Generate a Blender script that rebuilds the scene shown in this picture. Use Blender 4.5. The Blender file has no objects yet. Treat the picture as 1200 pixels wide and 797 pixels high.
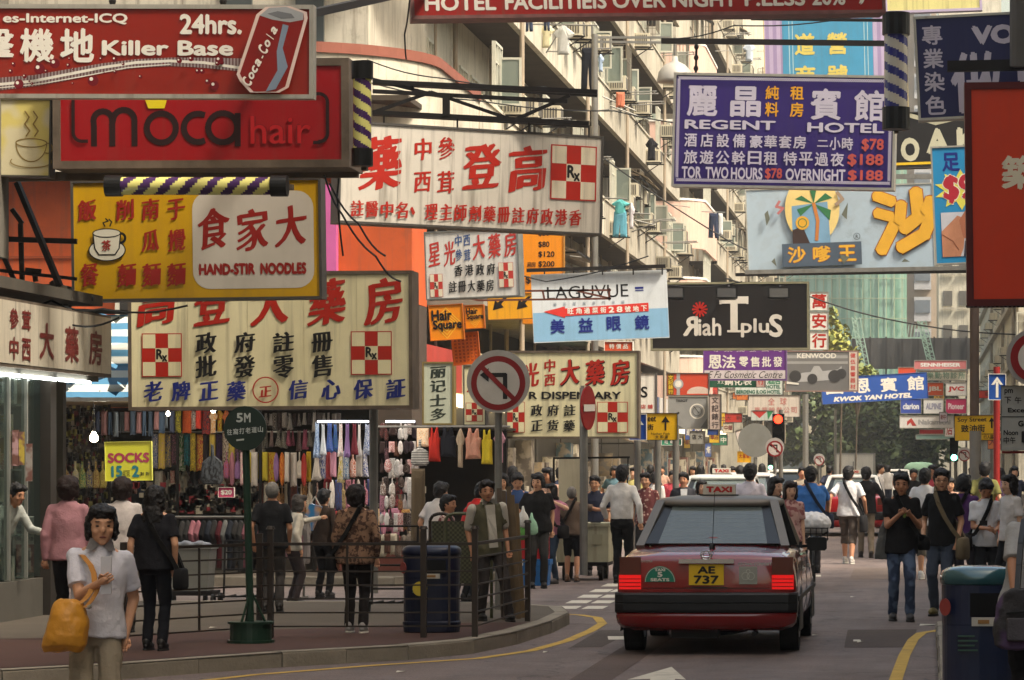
import bpy, bmesh, math, random, time
from mathutils import Vector, Matrix, Euler
R = math.radians
random.seed(7)
T0 = time.time()
S = bpy.context.scene
COL = S.collection
# ---------------------------------------------------------------- camera
F, VX, HY, CH = 4000.0, 1080.0, 541.0, 1.8          # lens in photo pixels, vanishing point, eye height
cam = bpy.data.cameras.new('camera'); camo = bpy.data.objects.new('camera', cam); COL.objects.link(camo)
cam.sensor_width = 36; cam.lens = 36 * F / 1200
cam.shift_x = (600 - VX) / 1200; cam.shift_y = (HY - 398.5) / 1200
cam.clip_start = 0.5; cam.clip_end = 3000
camo.location = (0, 0, CH); camo.rotation_euler = (R(90), 0, 0)
S.camera = camo
# ---------------------------------------------------------------- sky, sun, exposure
SUN_EL, SUN_AZ = 56, 118      # azimuth clockwise from +Y (the street's far end)
w = bpy.data.worlds.new("World"); S.world = w; w.use_nodes = True
nt = w.node_tree; bg = nt.nodes['Background']
sky = nt.nodes.new('ShaderNodeTexSky'); sky.sky_type = 'NISHITA'; sky.sun_disc = False
sky.sun_elevation = R(SUN_EL); sky.sun_rotation = R(SUN_AZ)
sky.air_density = 1.6; sky.dust_density = 6.0; sky.ozone_density = 0.6
tint = nt.nodes.new('ShaderNodeMix'); tint.data_type = 'RGBA'; tint.blend_type = 'MULTIPLY'; tint.inputs[0].default_value = 1; tint.inputs[7].default_value = (1.0, .96, .87, 1)   # dusty summer air
nt.links.new(sky.outputs[0], tint.inputs[6]); nt.links.new(tint.outputs[2], bg.inputs[0]); bg.inputs[1].default_value = 0.13
sl = bpy.data.lights.new('sun', 'SUN'); so = bpy.data.objects.new('sun', sl); COL.objects.link(so)
sl.energy = 2.6; sl.angle = R(10); sl.color = (1.0, 0.93, 0.82)
dv = Vector((math.sin(R(SUN_AZ)) * math.cos(R(SUN_EL)), math.cos(R(SUN_AZ)) * math.cos(R(SUN_EL)), math.sin(R(SUN_EL))))
so.rotation_euler = dv.to_track_quat('Z', 'Y').to_euler(); so.location = (30, -20, 60)
S.view_settings.view_transform = 'Standard'; S.view_settings.look = 'None'
S.view_settings.exposure = 1.38; S.view_settings.gamma = 1.0
S.cycles.use_denoising = True
S.cycles.max_bounces = 6; S.cycles.diffuse_bounces = 3; S.cycles.glossy_bounces = 3
S.cycles.transmission_bounces = 6; S.cycles.transparent_max_bounces = 12; S.cycles.volume_bounces = 0
# ---------------------------------------------------------------- helpers
def P(px, py, d): return Vector(((px - VX) / F * d, d, CH + (HY - py) / F * d))
def gx(px, d): return (px - VX) / F * d
def gz(py, d): return CH + (HY - py) / F * d
def gd(py, z=0.0): return (CH - z) * F / (py - HY)
def lin(c):
    return tuple(((v / 255 / 12.92) if v / 255 <= .04045 else ((v / 255 + .055) / 1.055) ** 2.4) for v in c[:3])
_M = {}
def mat(c, rough=.65, metal=0., n=.14, ns=2.5, bump=0., bs=40., streak=0., spec=.32, dirt=0., coat=0., pat=None, c2=None, ps=8.):
    k = ('m', tuple(c), rough, metal, n, ns, bump, bs, streak, spec, dirt, coat, pat, c2, ps)
    if k in _M: return _M[k]
    m = bpy.data.materials.new('paint'); m.use_nodes = True; t = m.node_tree; b = t.nodes['Principled BSDF']
    b.inputs['Roughness'].default_value = rough; b.inputs['Metallic'].default_value = metal
    b.inputs['Specular IOR Level'].default_value = spec
    if coat: b.inputs['Coat Weight'].default_value = coat; b.inputs['Coat Roughness'].default_value = .06
    L = lin(c); tc = t.nodes.new('ShaderNodeTexCoord')
    cur = None
    def mix(fac, a, bb, blend='MIX'):
        x = t.nodes.new('ShaderNodeMix'); x.data_type = 'RGBA'; x.blend_type = blend
        for sock, val in ((x.inputs[0], fac), (x.inputs[6], a), (x.inputs[7], bb)):
            if hasattr(val, 'is_linked') or hasattr(val, 'links'): t.links.new(val, sock)
            else: sock.default_value = val
        return x.outputs[2]
    def ramp(src, lo, hi):
        r = t.nodes.new('ShaderNodeMapRange'); t.links.new(src, r.inputs[0])
        r.inputs[1].default_value = lo; r.inputs[2].default_value = hi; return r.outputs[0]
    def noise(sc, det=4, vec=None, rg=.6):
        x = t.nodes.new('ShaderNodeTexNoise'); x.inputs['Scale'].default_value = sc; x.inputs['Detail'].default_value = det
        x.inputs['Roughness'].default_value = rg
        t.links.new(vec or tc.outputs['Object'], x.inputs['Vector']); return x.outputs[0]
    cur = (*L, 1)
    if pat:
        L2 = (*lin(c2), 1)
        if pat == 'stripe' or pat == 'stripev' or pat == 'diag':
            wv = t.nodes.new('ShaderNodeTexWave'); wv.inputs['Scale'].default_value = ps
            wv.bands_direction = {'stripe': 'Z', 'stripev': 'X', 'diag': 'DIAGONAL'}[pat]
            t.links.new(tc.outputs['Object'], wv.inputs[0]); f = ramp(wv.outputs[1], .45, .55)
        elif pat == 'blotch': f = ramp(noise(ps, 2), .48, .56)
        elif pat == 'dots':
            v = t.nodes.new('ShaderNodeTexVoronoi'); v.inputs['Scale'].default_value = ps
            t.links.new(tc.outputs['Object'], v.inputs[0]); f = ramp(v.outputs[0], .28, .33)
        elif pat == 'check':
            v = t.nodes.new('ShaderNodeTexChecker'); v.inputs['Scale'].default_value = ps
            t.links.new(tc.outputs['Object'], v.inputs[0]); f = v.outputs[1]
        elif pat == 'brick':
            v = t.nodes.new('ShaderNodeTexBrick'); v.inputs['Scale'].default_value = ps
            v.inputs['Mortar Size'].default_value = .03; v.inputs['Color1'].default_value = (0, 0, 0, 1); v.inputs['Color2'].default_value = (.35, .35, .35, 1); v.inputs['Mortar'].default_value = (1, 1, 1, 1)
            t.links.new(tc.outputs['Object'], v.inputs[0]); f = v.outputs[0]
        cur = mix(f, cur, L2)
    if n:
        f = ramp(noise(ns), .3, .7); d = 1 - n
        cur = mix(f, mix(1., cur, (d, d, d * .97, 1), 'MULTIPLY'), cur)
    if streak:
        mp = t.nodes.new('ShaderNodeMapping'); t.links.new(tc.outputs['Object'], mp.inputs[0]); mp.inputs['Scale'].default_value = (3.2, 3.2, .16)
        f = ramp(noise(2.5, 5, mp.outputs[0]), .52, .75)
        mu = t.nodes.new('ShaderNodeMath'); mu.operation = 'MULTIPLY'; t.links.new(f, mu.inputs[0]); mu.inputs[1].default_value = streak
        cur = mix(mu.outputs[0], cur, (.10, .075, .05, 1))
    if dirt:
        f = ramp(noise(1.3, 8, rg=.75), .55, .72)
        mu = t.nodes.new('ShaderNodeMath'); mu.operation = 'MULTIPLY'; t.links.new(f, mu.inputs[0]); mu.inputs[1].default_value = dirt
        cur = mix(mu.outputs[0], cur, (.06, .045, .03, 1))
    if hasattr(cur, 'links'): t.links.new(cur, b.inputs['Base Color'])
    else: b.inputs['Base Color'].default_value = cur
    if bump:
        bp = t.nodes.new('ShaderNodeBump'); bp.inputs['Strength'].default_value = bump; bp.inputs['Distance'].default_value = .02
        t.links.new(noise(bs, 3), bp.inputs['Height']); t.links.new(bp.outputs[0], b.inputs['Normal'])
    _M[k] = m; return m
def emat(c, s=5.):
    k = ('e', tuple(c), s)
    if k not in _M:
        m = bpy.data.materials.new('glow'); m.use_nodes = True; b = m.node_tree.nodes['Principled BSDF']
        b.inputs['Base Color'].default_value = (*lin(c), 1); b.inputs['Emission Color'].default_value = (*lin(c), 1); b.inputs['Emission Strength'].default_value = s
        _M[k] = m
    return _M[k]
def glass(c=(120, 135, 130), tr=.5, rough=.05):
    k = ('g', tuple(c), tr, rough)
    if k not in _M:
        m = bpy.data.materials.new('glass'); m.use_nodes = True; t = m.node_tree; b = t.nodes['Principled BSDF']
        b.inputs['Base Color'].default_value = (*lin(c), 1); b.inputs['Roughness'].default_value = rough; b.inputs['Specular IOR Level'].default_value = .9
        x = t.nodes.new('ShaderNodeMixShader'); tb = t.nodes.new('ShaderNodeBsdfTransparent'); tb.inputs[0].default_value = (.8, .85, .83, 1)
        x.inputs[0].default_value = 1 - tr; t.links.new(tb.outputs[0], x.inputs[1]); t.links.new(b.outputs[0], x.inputs[2])
        t.links.new(x.outputs[0], t.nodes['Material Output'].inputs[0]); _M[k] = m
    return _M[k]
IRON = mat((32, 28, 26), .6, .3, .3, 6); STEEL = mat((150, 148, 142), .4, .6, .2, 5, streak=.3)
BLACK = mat((12, 12, 12), .45); WHITE = mat((222, 218, 208), .6, streak=.15); GREYP = mat((128, 126, 120), .5, .3, .25, 4, streak=.3)
CONC = mat((150, 143, 130), .9, 0, .3, 1.5, .3, 20, streak=.5)

class MB:
    def __init__(s): s.v = []; s.f = []; s.m = []; s.mi = 0
    def add(s, vs, fs):
        o = len(s.v); s.v += [tuple(v) for v in vs]; s.f += [tuple(i + o for i in f) for f in fs]; s.m += [s.mi] * len(fs); return s
    def box(s, a, b, M=None):
        x0, y0, z0 = a; x1, y1, z1 = b
        vs = [Vector(p) for p in ((x0, y0, z0), (x1, y0, z0), (x1, y1, z0), (x0, y1, z0), (x0, y0, z1), (x1, y0, z1), (x1, y1, z1), (x0, y1, z1))]
        if M: vs = [M @ v for v in vs]
        return s.add(vs, ((3, 2, 1, 0), (4, 5, 6, 7), (0, 1, 5, 4), (1, 2, 6, 5), (2, 3, 7, 6), (3, 0, 4, 7)))
    def tube(s, p, q, r, r2=None, n=8, cap=True):
        p = Vector(p); q = Vector(q); r2 = r if r2 is None else r2; d = (q - p)
        if d.length < 1e-6: return s
        d.normalize(); a = d.orthogonal().normalized(); b = d.cross(a)
        vs = [p + (a * math.cos(k * 2 * math.pi / n) + b * math.sin(k * 2 * math.pi / n)) * r for k in range(n)]
        vs += [q + (a * math.cos(k * 2 * math.pi / n) + b * math.sin(k * 2 * math.pi / n)) * r2 for k in range(n)]
        fs = [(k, (k + 1) % n, n + (k + 1) % n, n + k) for k in range(n)]
        if cap: fs += [tuple(range(n - 1, -1, -1)), tuple(range(n, 2 * n))]
        return s.add(vs, fs)
    def bar(s, p, q, w, h=None):       # square bar
        h = h or w; p = Vector(p); q = Vector(q); d = (q - p).normalized()
        up = Vector((0, 0, 1)) if abs(d.z) < .95 else Vector((0, 1, 0)); a = d.cross(up).normalized(); b = a.cross(d)
        vs = [e + a * (i * w / 2) + b * (j * h / 2) for e in (p, q) for i, j in ((-1, -1), (1, -1), (1, 1), (-1, 1))]
        return s.add(vs, ((0, 1, 2, 3), (7, 6, 5, 4), (0, 4, 5, 1), (1, 5, 6, 2), (2, 6, 7, 3), (3, 7, 4, 0)))
    def path(s, pts, r, n=6):
        for a, b in zip(pts, pts[1:]): s.tube(a, b, r, n=n)
        return s
    def prism(s, pts, axis_off, off=Vector((0, 0, 0))):   # pts 3D loop, extruded by vector
        n = len(pts); a = [Vector(p) + off for p in pts]; b = [p + Vector(axis_off) for p in a]
        return s.add(a + b, [tuple(range(n)), tuple(range(2 * n - 1, n - 1, -1))] + [(i, n + i, n + (i + 1) % n, (i + 1) % n) for i in range(n)])
    def ell(s, c, r, n=12, m=8, M=None):
        c = Vector(c); vs = []; fs = []
        for i in range(m + 1):
            t = math.pi * i / m
            for k in range(n):
                p = 2 * math.pi * k / n
                v = Vector((r[0] * math.sin(t) * math.cos(p), r[1] * math.sin(t) * math.sin(p), r[2] * math.cos(t)))
                vs.append((M @ v if M else v) + c)
        for i in range(m):
            for k in range(n):
                fs.append((i * n + k, (i + 1) * n + k, (i + 1) * n + (k + 1) % n, i * n + (k + 1) % n))
        return s.add(vs, fs)
    def loft(s, rings, cap=True):     # rings: lists of equal length
        n = len(rings[0]); vs = [p for r in rings for p in r]; fs = []
        for i in range(len(rings) - 1):
            for k in range(n): fs.append((i * n + k, i * n + (k + 1) % n, (i + 1) * n + (k + 1) % n, (i + 1) * n + k))
        if cap: fs += [tuple(range(n - 1, -1, -1)), tuple(range((len(rings) - 1) * n, len(rings) * n))]
        return s.add(vs, fs)
    def mesh(s, mats, smooth=False):
        me = bpy.data.meshes.new('mesh'); me.from_pydata(s.v, [], s.f)
        for m in (mats if isinstance(mats, (list, tuple)) else [mats]): me.materials.append(m)
        if any(s.m): me.polygons.foreach_set('material_index', s.m)
        if smooth: me.polygons.foreach_set('use_smooth', [True] * len(me.polygons))
        me.update(); return me
    def build(s, name, mats, parent=None, world=True, smooth=False, label=None):
        if parent is not None and world:
            top = parent
            while top.parent: top = top.parent
            I = top.matrix_basis.inverted(); s.v = [tuple(I @ Vector(v)) for v in s.v]
        return link(name, s.mesh(mats, smooth), parent, label)
def link(name, me, parent=None, label=None):
    o = bpy.data.objects.new(name, me); COL.objects.link(o)
    if parent is not None: o.parent = parent
    if label: o['label'] = label
    return o
def tag(o, label, cat, group=None):
    o['label'] = label; o['category'] = cat
    if group: o['group'] = group
    return o
def thing(name, label, cat, loc=(0, 0, 0), rz=0, group=None):
    o = bpy.data.objects.new(name, None); COL.objects.link(o); o.empty_display_size = .2
    o.matrix_basis = Matrix.Translation(loc) @ Matrix.Rotation(rz, 4, 'Z'); return tag(o, label, cat, group)
def struct(o, kind='structure'): o['kind'] = kind; return o
def copy_tree(o, parent=None):
    c = o.copy(); COL.objects.link(c); c.parent = parent
    for ch in [x for x in o.children]: copy_tree(ch, c)
    return c
def inst(name, me, parent, loc, rz=0, sc=None, mats=None, label=None):   # shared mesh as a part at a world position
    o = link(name, me, parent, label); top = parent
    while top is not None and top.parent: top = top.parent
    M = Matrix.Translation(loc) @ Matrix.Rotation(rz, 4, 'Z')
    if sc: M = M @ Matrix.Diagonal((*sc, 1))
    o.matrix_basis = (top.matrix_basis.inverted() @ M) if top is not None and parent.parent is None else M
    if mats:
        for i, m in enumerate(mats): o.material_slots[i].link = 'OBJECT'; o.material_slots[i].material = m
    return o
# ---------------------------------------------------------------- lettering
_G = {}
def glyph(st, bold=0., shear=0., mir=False, kai=False):
    if bold > .02 and len(st) == 1 and ord(st) > 0x3000: bold = .012 + (bold - .012) * .5
    k = (st, round(bold, 3), shear, mir, kai)
    if k in _G: return _G[k]
    kk = ('raw', st, shear)
    if kk not in _G:
        c = bpy.data.curves.new('t', 'FONT'); c.body = st; c.shear = shear; c.resolution_u = 3
        o = bpy.data.objects.new('t', c)
        me = o.to_mesh()
        _G[kk] = ([tuple(v.co) for v in me.vertices], [tuple(p.vertices) for p in me.polygons])
        o.to_mesh_clear(); bpy.data.objects.remove(o); bpy.data.curves.remove(c)
    vs, fs = _G[kk]
    if not vs: return ([], [])
    x0 = min(v[0] for v in vs); x1 = max(v[0] for v in vs); y0 = min(v[1] for v in vs); y1 = max(v[1] for v in vs)
    V = []; FF = []
    sh = [(0, 0)] if not bold else [(0, 0), (bold, .3 * bold), (-bold, -.3 * bold), (.3 * bold, -bold), (-.3 * bold, bold)]
    for j, (a, b) in enumerate(sh):
        o = len(V)
        for x, y, z in vs: V.append((x + a, y + b, j))
        FF += [tuple(i + o for i in f) for f in fs]
    if kai and bold:      # broad pen: thick uprights, thin rising cross strokes
        sh = [(0, 0), (bold * 1.5, bold * .5), (-bold * 1.5, -bold * .5), (bold * .75, bold * .2), (-bold * .75, -bold * .2)]; V = []; FF = []
        for j, (a, b) in enumerate(sh):
            o = len(V); V += [(x + a + .05 * math.sin(3.1 * (y - y0)), y + b + .10 * (x - .5), j) for x, y, z in vs]; FF += [tuple(i + o for i in f) for f in fs]
        x0 = min(v[0] for v in V) + bold; x1 = max(v[0] for v in V) - bold; y0 = min(v[1] for v in V) + bold; y1 = max(v[1] for v in V) - bold
    x0 -= bold; x1 += bold; y0 -= bold; y1 += bold
    dx = max(x1 - x0, .05); dy = max(y1 - y0, .05)
    V = [((x - x0) / dx, (y - y0) / dy, j) for x, y, j in V]
    if mir: V = [(1 - x, y, j) for x, y, j in V]; FF = [f[::-1] for f in FF]
    _G[k] = (V, FF); return _G[k]

class Sign:
    """A sign box placed by its corner and width; its face is laid out in units of one photo pixel at its distance."""
    def __init__(s, label, TL, TR, h, d, dr=None, th=.22, face=WHITE, frame=GREYP, fw=3, name='hanging_sign', cat='sign', group=None, faceover=None, plain=False):
        A = P(TL[0], TL[1], d); B = P(TR[0], TR[1], dr or d); X = B - A; s.wm = X.length; X.normalize()
        Y = Vector((0, 0, 1)).cross(X).normalized(); Z = X.cross(Y)
        s.o = thing(name, label, cat, group=group)
        s.o.matrix_basis = Matrix(((X.x, Y.x, Z.x, A.x), (X.y, Y.y, Z.y, A.y), (X.z, Y.z, Z.z, A.z), (0, 0, 0, 1)))
        s.W = TR[0] - TL[0]; s.H = h; s.sx = s.wm / s.W; s.sz = (d + (dr or d)) / 2 / F; s.lay = 1; s.th = th
        hm = h * s.sz; f = fw * s.sz; s.ym = -.012
        if not plain:
            MB().box((0, 0, -hm), (s.wm, th, 0)).build('sign_box', frame, s.o, world=False)
            MB().box((f, -.012, -hm + f), (s.wm - f, .05, -f)).build('face_panel', face, s.o, world=False)
            if fw > 0:
                m = MB(); m.box((0, -.03, -f), (s.wm, -.0005, 0)); m.box((0, -.03, -hm), (s.wm, -.0005, -hm + f)); m.box((0, -.03, -hm + f), (f, -.0005, -f)); m.box((s.wm - f, -.03, -hm + f), (s.wm, -.0005, -f))
                m.build('frame', frame, s.o, world=False)
    def Y(s): s.lay += 1; return s.ym - .0014 * s.lay
    def done(s, m, name, mt): return m.build(name, mt, s.o, world=False)
    def rect(s, u, v, w, h, mt, name='panel', y=None):
        y = s.Y() if y is None else y
        m = MB(); m.add([(u * s.sx, y, -(v + h) * s.sz), ((u + w) * s.sx, y, -(v + h) * s.sz), ((u + w) * s.sx, y, -v * s.sz), (u * s.sx, y, -v * s.sz)], [(0, 1, 2, 3)])
        return s.done(m, name, mt)
    def poly(s, pts, mt, name='print', thick=0):
        y = s.Y(); m = MB(); p = [(a * s.sx, y, -b * s.sz) for a, b in pts]
        ar = sum(pts[i][0] * pts[(i + 1) % len(pts)][1] - pts[(i + 1) % len(pts)][0] * pts[i][1] for i in range(len(pts)))
        if ar > 0: p = p[::-1]
        if thick: m.prism(p, (0, -thick, 0)); m.f[1] = m.f[1]
        else: m.add(p, [tuple(range(len(p)))])
        return s.done(m, name, mt)
    def ring(s, u, v, r, r0, mt, n=28, name='ring', ry=None):
        y = s.Y(); m = MB(); ry = ry or r; q = ry / r
        a = [((u + r * math.cos(2 * math.pi * k / n)) * s.sx, y, -(v + ry * math.sin(2 * math.pi * k / n)) * s.sz) for k in range(n)]
        if r0 <= 0: m.add(a, [tuple(range(n))[::-1]])
        else:
            b = [((u + r0 * math.cos(2 * math.pi * k / n)) * s.sx, y, -(v + q * r0 * math.sin(2 * math.pi * k / n)) * s.sz) for k in range(n)]
            m.add(a + b, [(k, n + k, n + (k + 1) % n, (k + 1) % n) for k in range(n)])
        return s.done(m, name, mt)
    def line(s, pts, w, mt, name='print'):
        y = s.Y(); m = MB()
        for (a, b), (c, d) in zip(pts, pts[1:]):
            L = math.hypot(c - a, d - b) or 1; nx, ny = -(d - b) / L * w / 2, (c - a) / L * w / 2; ex, ey = (c - a) / L * w * .3, (d - b) / L * w * .3
            q = [(a - ex + nx, b - ey + ny), (c + ex + nx, d + ey + ny), (c + ex - nx, d + ey - ny), (a - ex - nx, b - ey - ny)]
            m.add([(x * s.sx, y - .00002 * len(m.f), -z * s.sz) for x, z in q], [(0, 1, 2, 3)])
        return s.done(m, name, mt)
    def _g(s, m, st, u, v, w, h, y, bold, shear, mir=False):
        V, FF = glyph(st, bold, shear, mir, getattr(s, 'kai', False) and ord(st[0]) > 0x3000)
        m.add([((u + x * w) * s.sx, y - .0003 * j, -(v + (1 - z) * h) * s.sz) for x, z, j in V], FF)
    def t(s, st, u, v, w, h, mt, bold=.02, shear=0, mir=False, name='lettering'):
        m = MB(); s._g(m, st, u, v, w, h, s.Y(), bold, shear, mir); return s.done(m, name, mt)
    def row(s, st, u0, u1, v, h, mt, gw=None, bold=.035, shear=0, dv=0, jit=0, name='lettering'):
        gw = gw or h; m = MB(); n = len(st); y = s.Y()
        for i, ch in enumerate(st):
            if ch == ' ': continue
            gw_ = gw * .4 if ch == '、' else gw
            u = u0 + (u1 - u0 - gw) * (i / (n - 1) if n > 1 else 0)
            k = .45 if ch in '一二' else 1; hh = h * (.5 if ch in '一二、' else 1)
            s._g(m, ch, u, v + dv * i + (h - hh) / 2 + jit * math.sin(i * 2.3), gw_, hh, y, bold, shear)
        return s.done(m, name, mt)
    def col(s, st, u, v0, v1, w, mt, gh=None, bold=.035, name='lettering'):
        gh = gh or w; m = MB(); n = len(st); y = s.Y()
        for i, ch in enumerate(st):
            v = v0 + (v1 - v0 - gh) * (i / (n - 1) if n > 1 else 0); s._g(m, ch, u, v, w, gh, y, bold, 0)
        return s.done(m, name, mt)
    def rx(s, u, v, w, h, red, white, ink, ol=1.2):
        s.rect(u, v, w, h, red, 'emblem')
        y = s.Y(); m = MB()
        for i in range(3):
            for j in range(3):
                if (i + j) % 2 == 0:
                    a = u + ol + (w - 2 * ol) * i / 3; b = v + ol + (h - 2 * ol) * j / 3; c = a + (w - 2 * ol) / 3; d = b + (h - 2 * ol) / 3
                    m.add([(a * s.sx, y, -d * s.sz), (c * s.sx, y, -d * s.sz), (c * s.sx, y, -b * s.sz), (a * s.sx, y, -b * s.sz)], [(0, 1, 2, 3)])
        s.done(m, 'emblem', white)
        s.t('R', u + w * .36, v + h * .36, w * .17, h * .24, ink, .04); s.t('x', u + w * .5, v + h * .5, w * .14, h * .15, ink, .04)
# ================================================================ THE SETTING
def sheet(name, pts, z, m):
    b = MB(); b.add([(x, y, z) for x, y in pts], [tuple(range(len(pts)))]); o = b.build(name, m); return struct(o)
ASPH = mat((102, 86, 78), .8, 0, .35, .35, .7, 90, dirt=.5)
PAVE = mat((90, 81, 70), .9, 0, .2, 1.2, .2, 30, dirt=.3, pat='brick', c2=(84, 76, 66), ps=4.)
PAVR = mat((82, 54, 47), .9, 0, .2, 1.2, .2, 30, dirt=.3, pat='brick', c2=(70, 52, 46), ps=4.)
KERB = mat((142, 134, 120), .9, 0, .3, 2, .4, 30, dirt=.5)
ground = sheet('ground', [(-900, -300), (900, -300), (900, 1500), (-900, 1500)], -.012, mat((96, 88, 80), .95))
def asphalt():
    m = bpy.data.materials.new('asphalt'); m.use_nodes = True; t = m.node_tree; b = t.nodes['Principled BSDF']; L = t.links.new; tc = t.nodes.new('ShaderNodeTexCoord')
    def nz(sc, st=(1, 1, 1), det=6):
        mp = t.nodes.new('ShaderNodeMapping'); mp.inputs['Scale'].default_value = st; L(tc.outputs['Object'], mp.inputs[0]); x = t.nodes.new('ShaderNodeTexNoise'); x.inputs['Scale'].default_value = sc; x.inputs['Detail'].default_value = det; x.inputs['Roughness'].default_value = .65; L(mp.outputs[0], x.inputs['Vector']); return x.outputs[0]
    def mr(src, a, b_, c, d):
        r = t.nodes.new('ShaderNodeMapRange'); L(src, r.inputs[0])
        for i, v in enumerate((a, b_, c, d)): r.inputs[i + 1].default_value = v
        return r.outputs[0]
    def mul(a, b_): x = t.nodes.new('ShaderNodeMath'); x.operation = 'MULTIPLY'; L(a, x.inputs[0]); L(b_, x.inputs[1]); return x.outputs[0]
    f = mul(mr(nz(.35), .3, .7, .72, 1.15), mr(nz(1.0, (1.6, .12, 1)), .35, .65, .78, 1.12)); f = mul(f, mr(nz(45, det=3), .3, .7, .62, 1.4)); f = mul(f, mr(nz(2.2, (1, .5, 1), 8), .55, .72, 1.0, .62))
    v = t.nodes.new('ShaderNodeTexVoronoi'); v.feature = 'DISTANCE_TO_EDGE'; v.inputs['Scale'].default_value = .45; mp = t.nodes.new('ShaderNodeMapping'); L(tc.outputs['Object'], mp.inputs[0]); ad = t.nodes.new('ShaderNodeVectorMath'); L(mp.outputs[0], ad.inputs[0]); q = t.nodes.new('ShaderNodeTexNoise'); q.inputs['Scale'].default_value = 1.5; L(tc.outputs['Object'], q.inputs['Vector']); L(q.outputs[1], ad.inputs[1]); L(ad.outputs[0], v.inputs['Vector'])
    f = mul(f, mr(v.outputs[0], .0, .012, .45, 1.0)); mx = t.nodes.new('ShaderNodeVectorMath'); mx.operation = 'SCALE'; mx.inputs[0].default_value = lin((106, 92, 86)); L(f, mx.inputs['Scale']); L(mx.outputs[0], b.inputs['Base Color'])
    L(mr(nz(1.2), .3, .7, .62, .9), b.inputs['Roughness']); bp = t.nodes.new('ShaderNodeBump'); bp.inputs['Strength'].default_value = .6; bp.inputs['Distance'].default_value = .01; L(nz(90, det=2), bp.inputs['Height']); L(bp.outputs[0], b.inputs['Normal']); return m
ASPH = asphalt()
road = sheet('road', [(-30, -60), (30, -60), (30, 420), (-30, 420)], 0, ASPH)
kerbL = [(-9.4, 25), (-6.68, 28.1), (-5.6, 29.9), (-4.66, 31.0), (-4.2, 32.0), (-3.98, 33.6), (-3.88, 35.8), (-3.9, 37.8), (-4.15, 39.4), (-4.9, 40.4), (-9.5, 41)]
sheet('pavement', [(-14, 19.5)] + kerbL + [(-26, 41.5), (-26, 19.5)], .13, PAVE)
sheet('paving_strip', [(-9.5, 25.2), (-6.8, 28.3), (-5.75, 30.05), (-4.85, 31.15), (-4.4, 32.1), (-4.15, 33.6), (-4.1, 35.4), (-4.9, 35.2), (-6.4, 33.9), (-8.9, 31.8), (-11.5, 27.5)], .134, PAVR)
def kerbstones(pts, closed_side=1):
    # one object per kerb stone, joints left between
    k = 0
    for (x0, y0), (x1, y1) in zip(pts, pts[1:]):
        L = math.hypot(x1 - x0, y1 - y0); n = max(1, round(L / .95)); ux, uy = (x1 - x0) / L, (y1 - y0) / L
        nx, ny = uy * closed_side, -ux * closed_side
        for i in range(n):
            a = L * i / n + .006; b = L * (i + 1) / n - .006; h = .136 + random.uniform(-.003, .004); o = random.uniform(-.006, .006)
            q = [(x0 + ux * a + nx * o, y0 + uy * a + ny * o), (x0 + ux * b + nx * o, y0 + uy * b + ny * o)]
            q2 = [(q[1][0] - nx * .16, q[1][1] - ny * .16), (q[0][0] - nx * .16, q[0][1] - ny * .16)]
            pts4 = q + q2; m = MB(); bot = [(x, y, -.05) for x, y in pts4]
            top = [(pts4[j][0] - (nx * .018 if j < 2 else 0), pts4[j][1] - (ny * .018 if j < 2 else 0), h) for j in range(4)]
            mid = [(x, y, h - .02) for x, y in pts4]
            m.loft([bot, mid, top]); o_ = m.build('kerb_stone', KERB, kerb_root, world=False); k += 1
kerb_root = struct(bpy.data.objects.new('kerb', None)); COL.objects.link(kerb_root)
kerbstones(kerbL, 1)
kerbR = [(.12, 14), (.15, 35.5), (.5, 36.6), (1.3, 37.1), (12, 37.3)]
sheet('pavement', [(.13, -10), (.13, 14)] + kerbR[1:] + [(12, -10)], .13, PAVE)
kerbstones(kerbR, -1)
sheet('pavement', [(-26, 49.2), (-7.6, 49.2), (-6.3, 51), (-6.2, 330), (-26, 330)], .13, PAVE); kerbstones([(-20, 49.2), (-7.6, 49.2), (-6.3, 51), (-6.2, 76)], 1)
sheet('pavement', [(2.4, 50), (12, 50), (12, 330), (2.4, 330)], .13, PAVE); kerbstones([(12, 50), (2.4, 50), (2.4, 76)], -1)
# painted markings, a few mm proud
YEL = mat((196, 160, 70), .8, 0, .3, 6, dirt=.6); WPAINT = mat((205, 198, 182), .8, 0, .25, 6, dirt=.5)
def ribbon(pts, w, m, z=.004, name='road_marking'):
    b = MB(); L = []; n = len(pts)
    for i, (x, y) in enumerate(pts):
        a = pts[max(0, i - 1)]; c = pts[min(n - 1, i + 1)]; dx, dy = c[0] - a[0], c[1] - a[1]; l = math.hypot(dx, dy)
        L.append((x - dy / l * w / 2, y + dx / l * w / 2, z)); L.append((x + dy / l * w / 2, y - dx / l * w / 2, z))
    b.add(L, [(2 * i, 2 * i + 1, 2 * i + 3, 2 * i + 2) for i in range(n - 1)]); struct(b.build(name, m))
def gp(px, py): d = gd(py); return (gx(px, d), d)
ribbon([gp(150, 808), gp(300, 791), gp(440, 780), gp(560, 772), gp(622, 763), gp(665, 751), gp(693, 739), gp(706, 731), gp(700, 724), gp(680, 721), gp(640, 719)], .11, YEL)
ribbon([(-.24, 26), gp(1050, 796), gp(1060, 768), gp(1070, 750), gp(1080, 742), gp(1106, 738)], .11, YEL)
for i in range(6):
    y0, y1 = 714 - 6.6 * i, 710.5 - 6.6 * i
    for (xa, wd) in ((648 + 14 * i, 27 - 1.6 * i), (681 + 11 * i, 25 - 1.8 * i)):
        if i == 5 and xa > 720: continue
        b = MB(); a = [gp(xa, y0), gp(xa + wd, y0), gp(xa + wd + 7, y1), gp(xa + 8, y1)]
        b.add([(x, y, .004) for x, y in a], [(0, 1, 2, 3)]); struct(b.build('road_marking', WPAINT))
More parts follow.
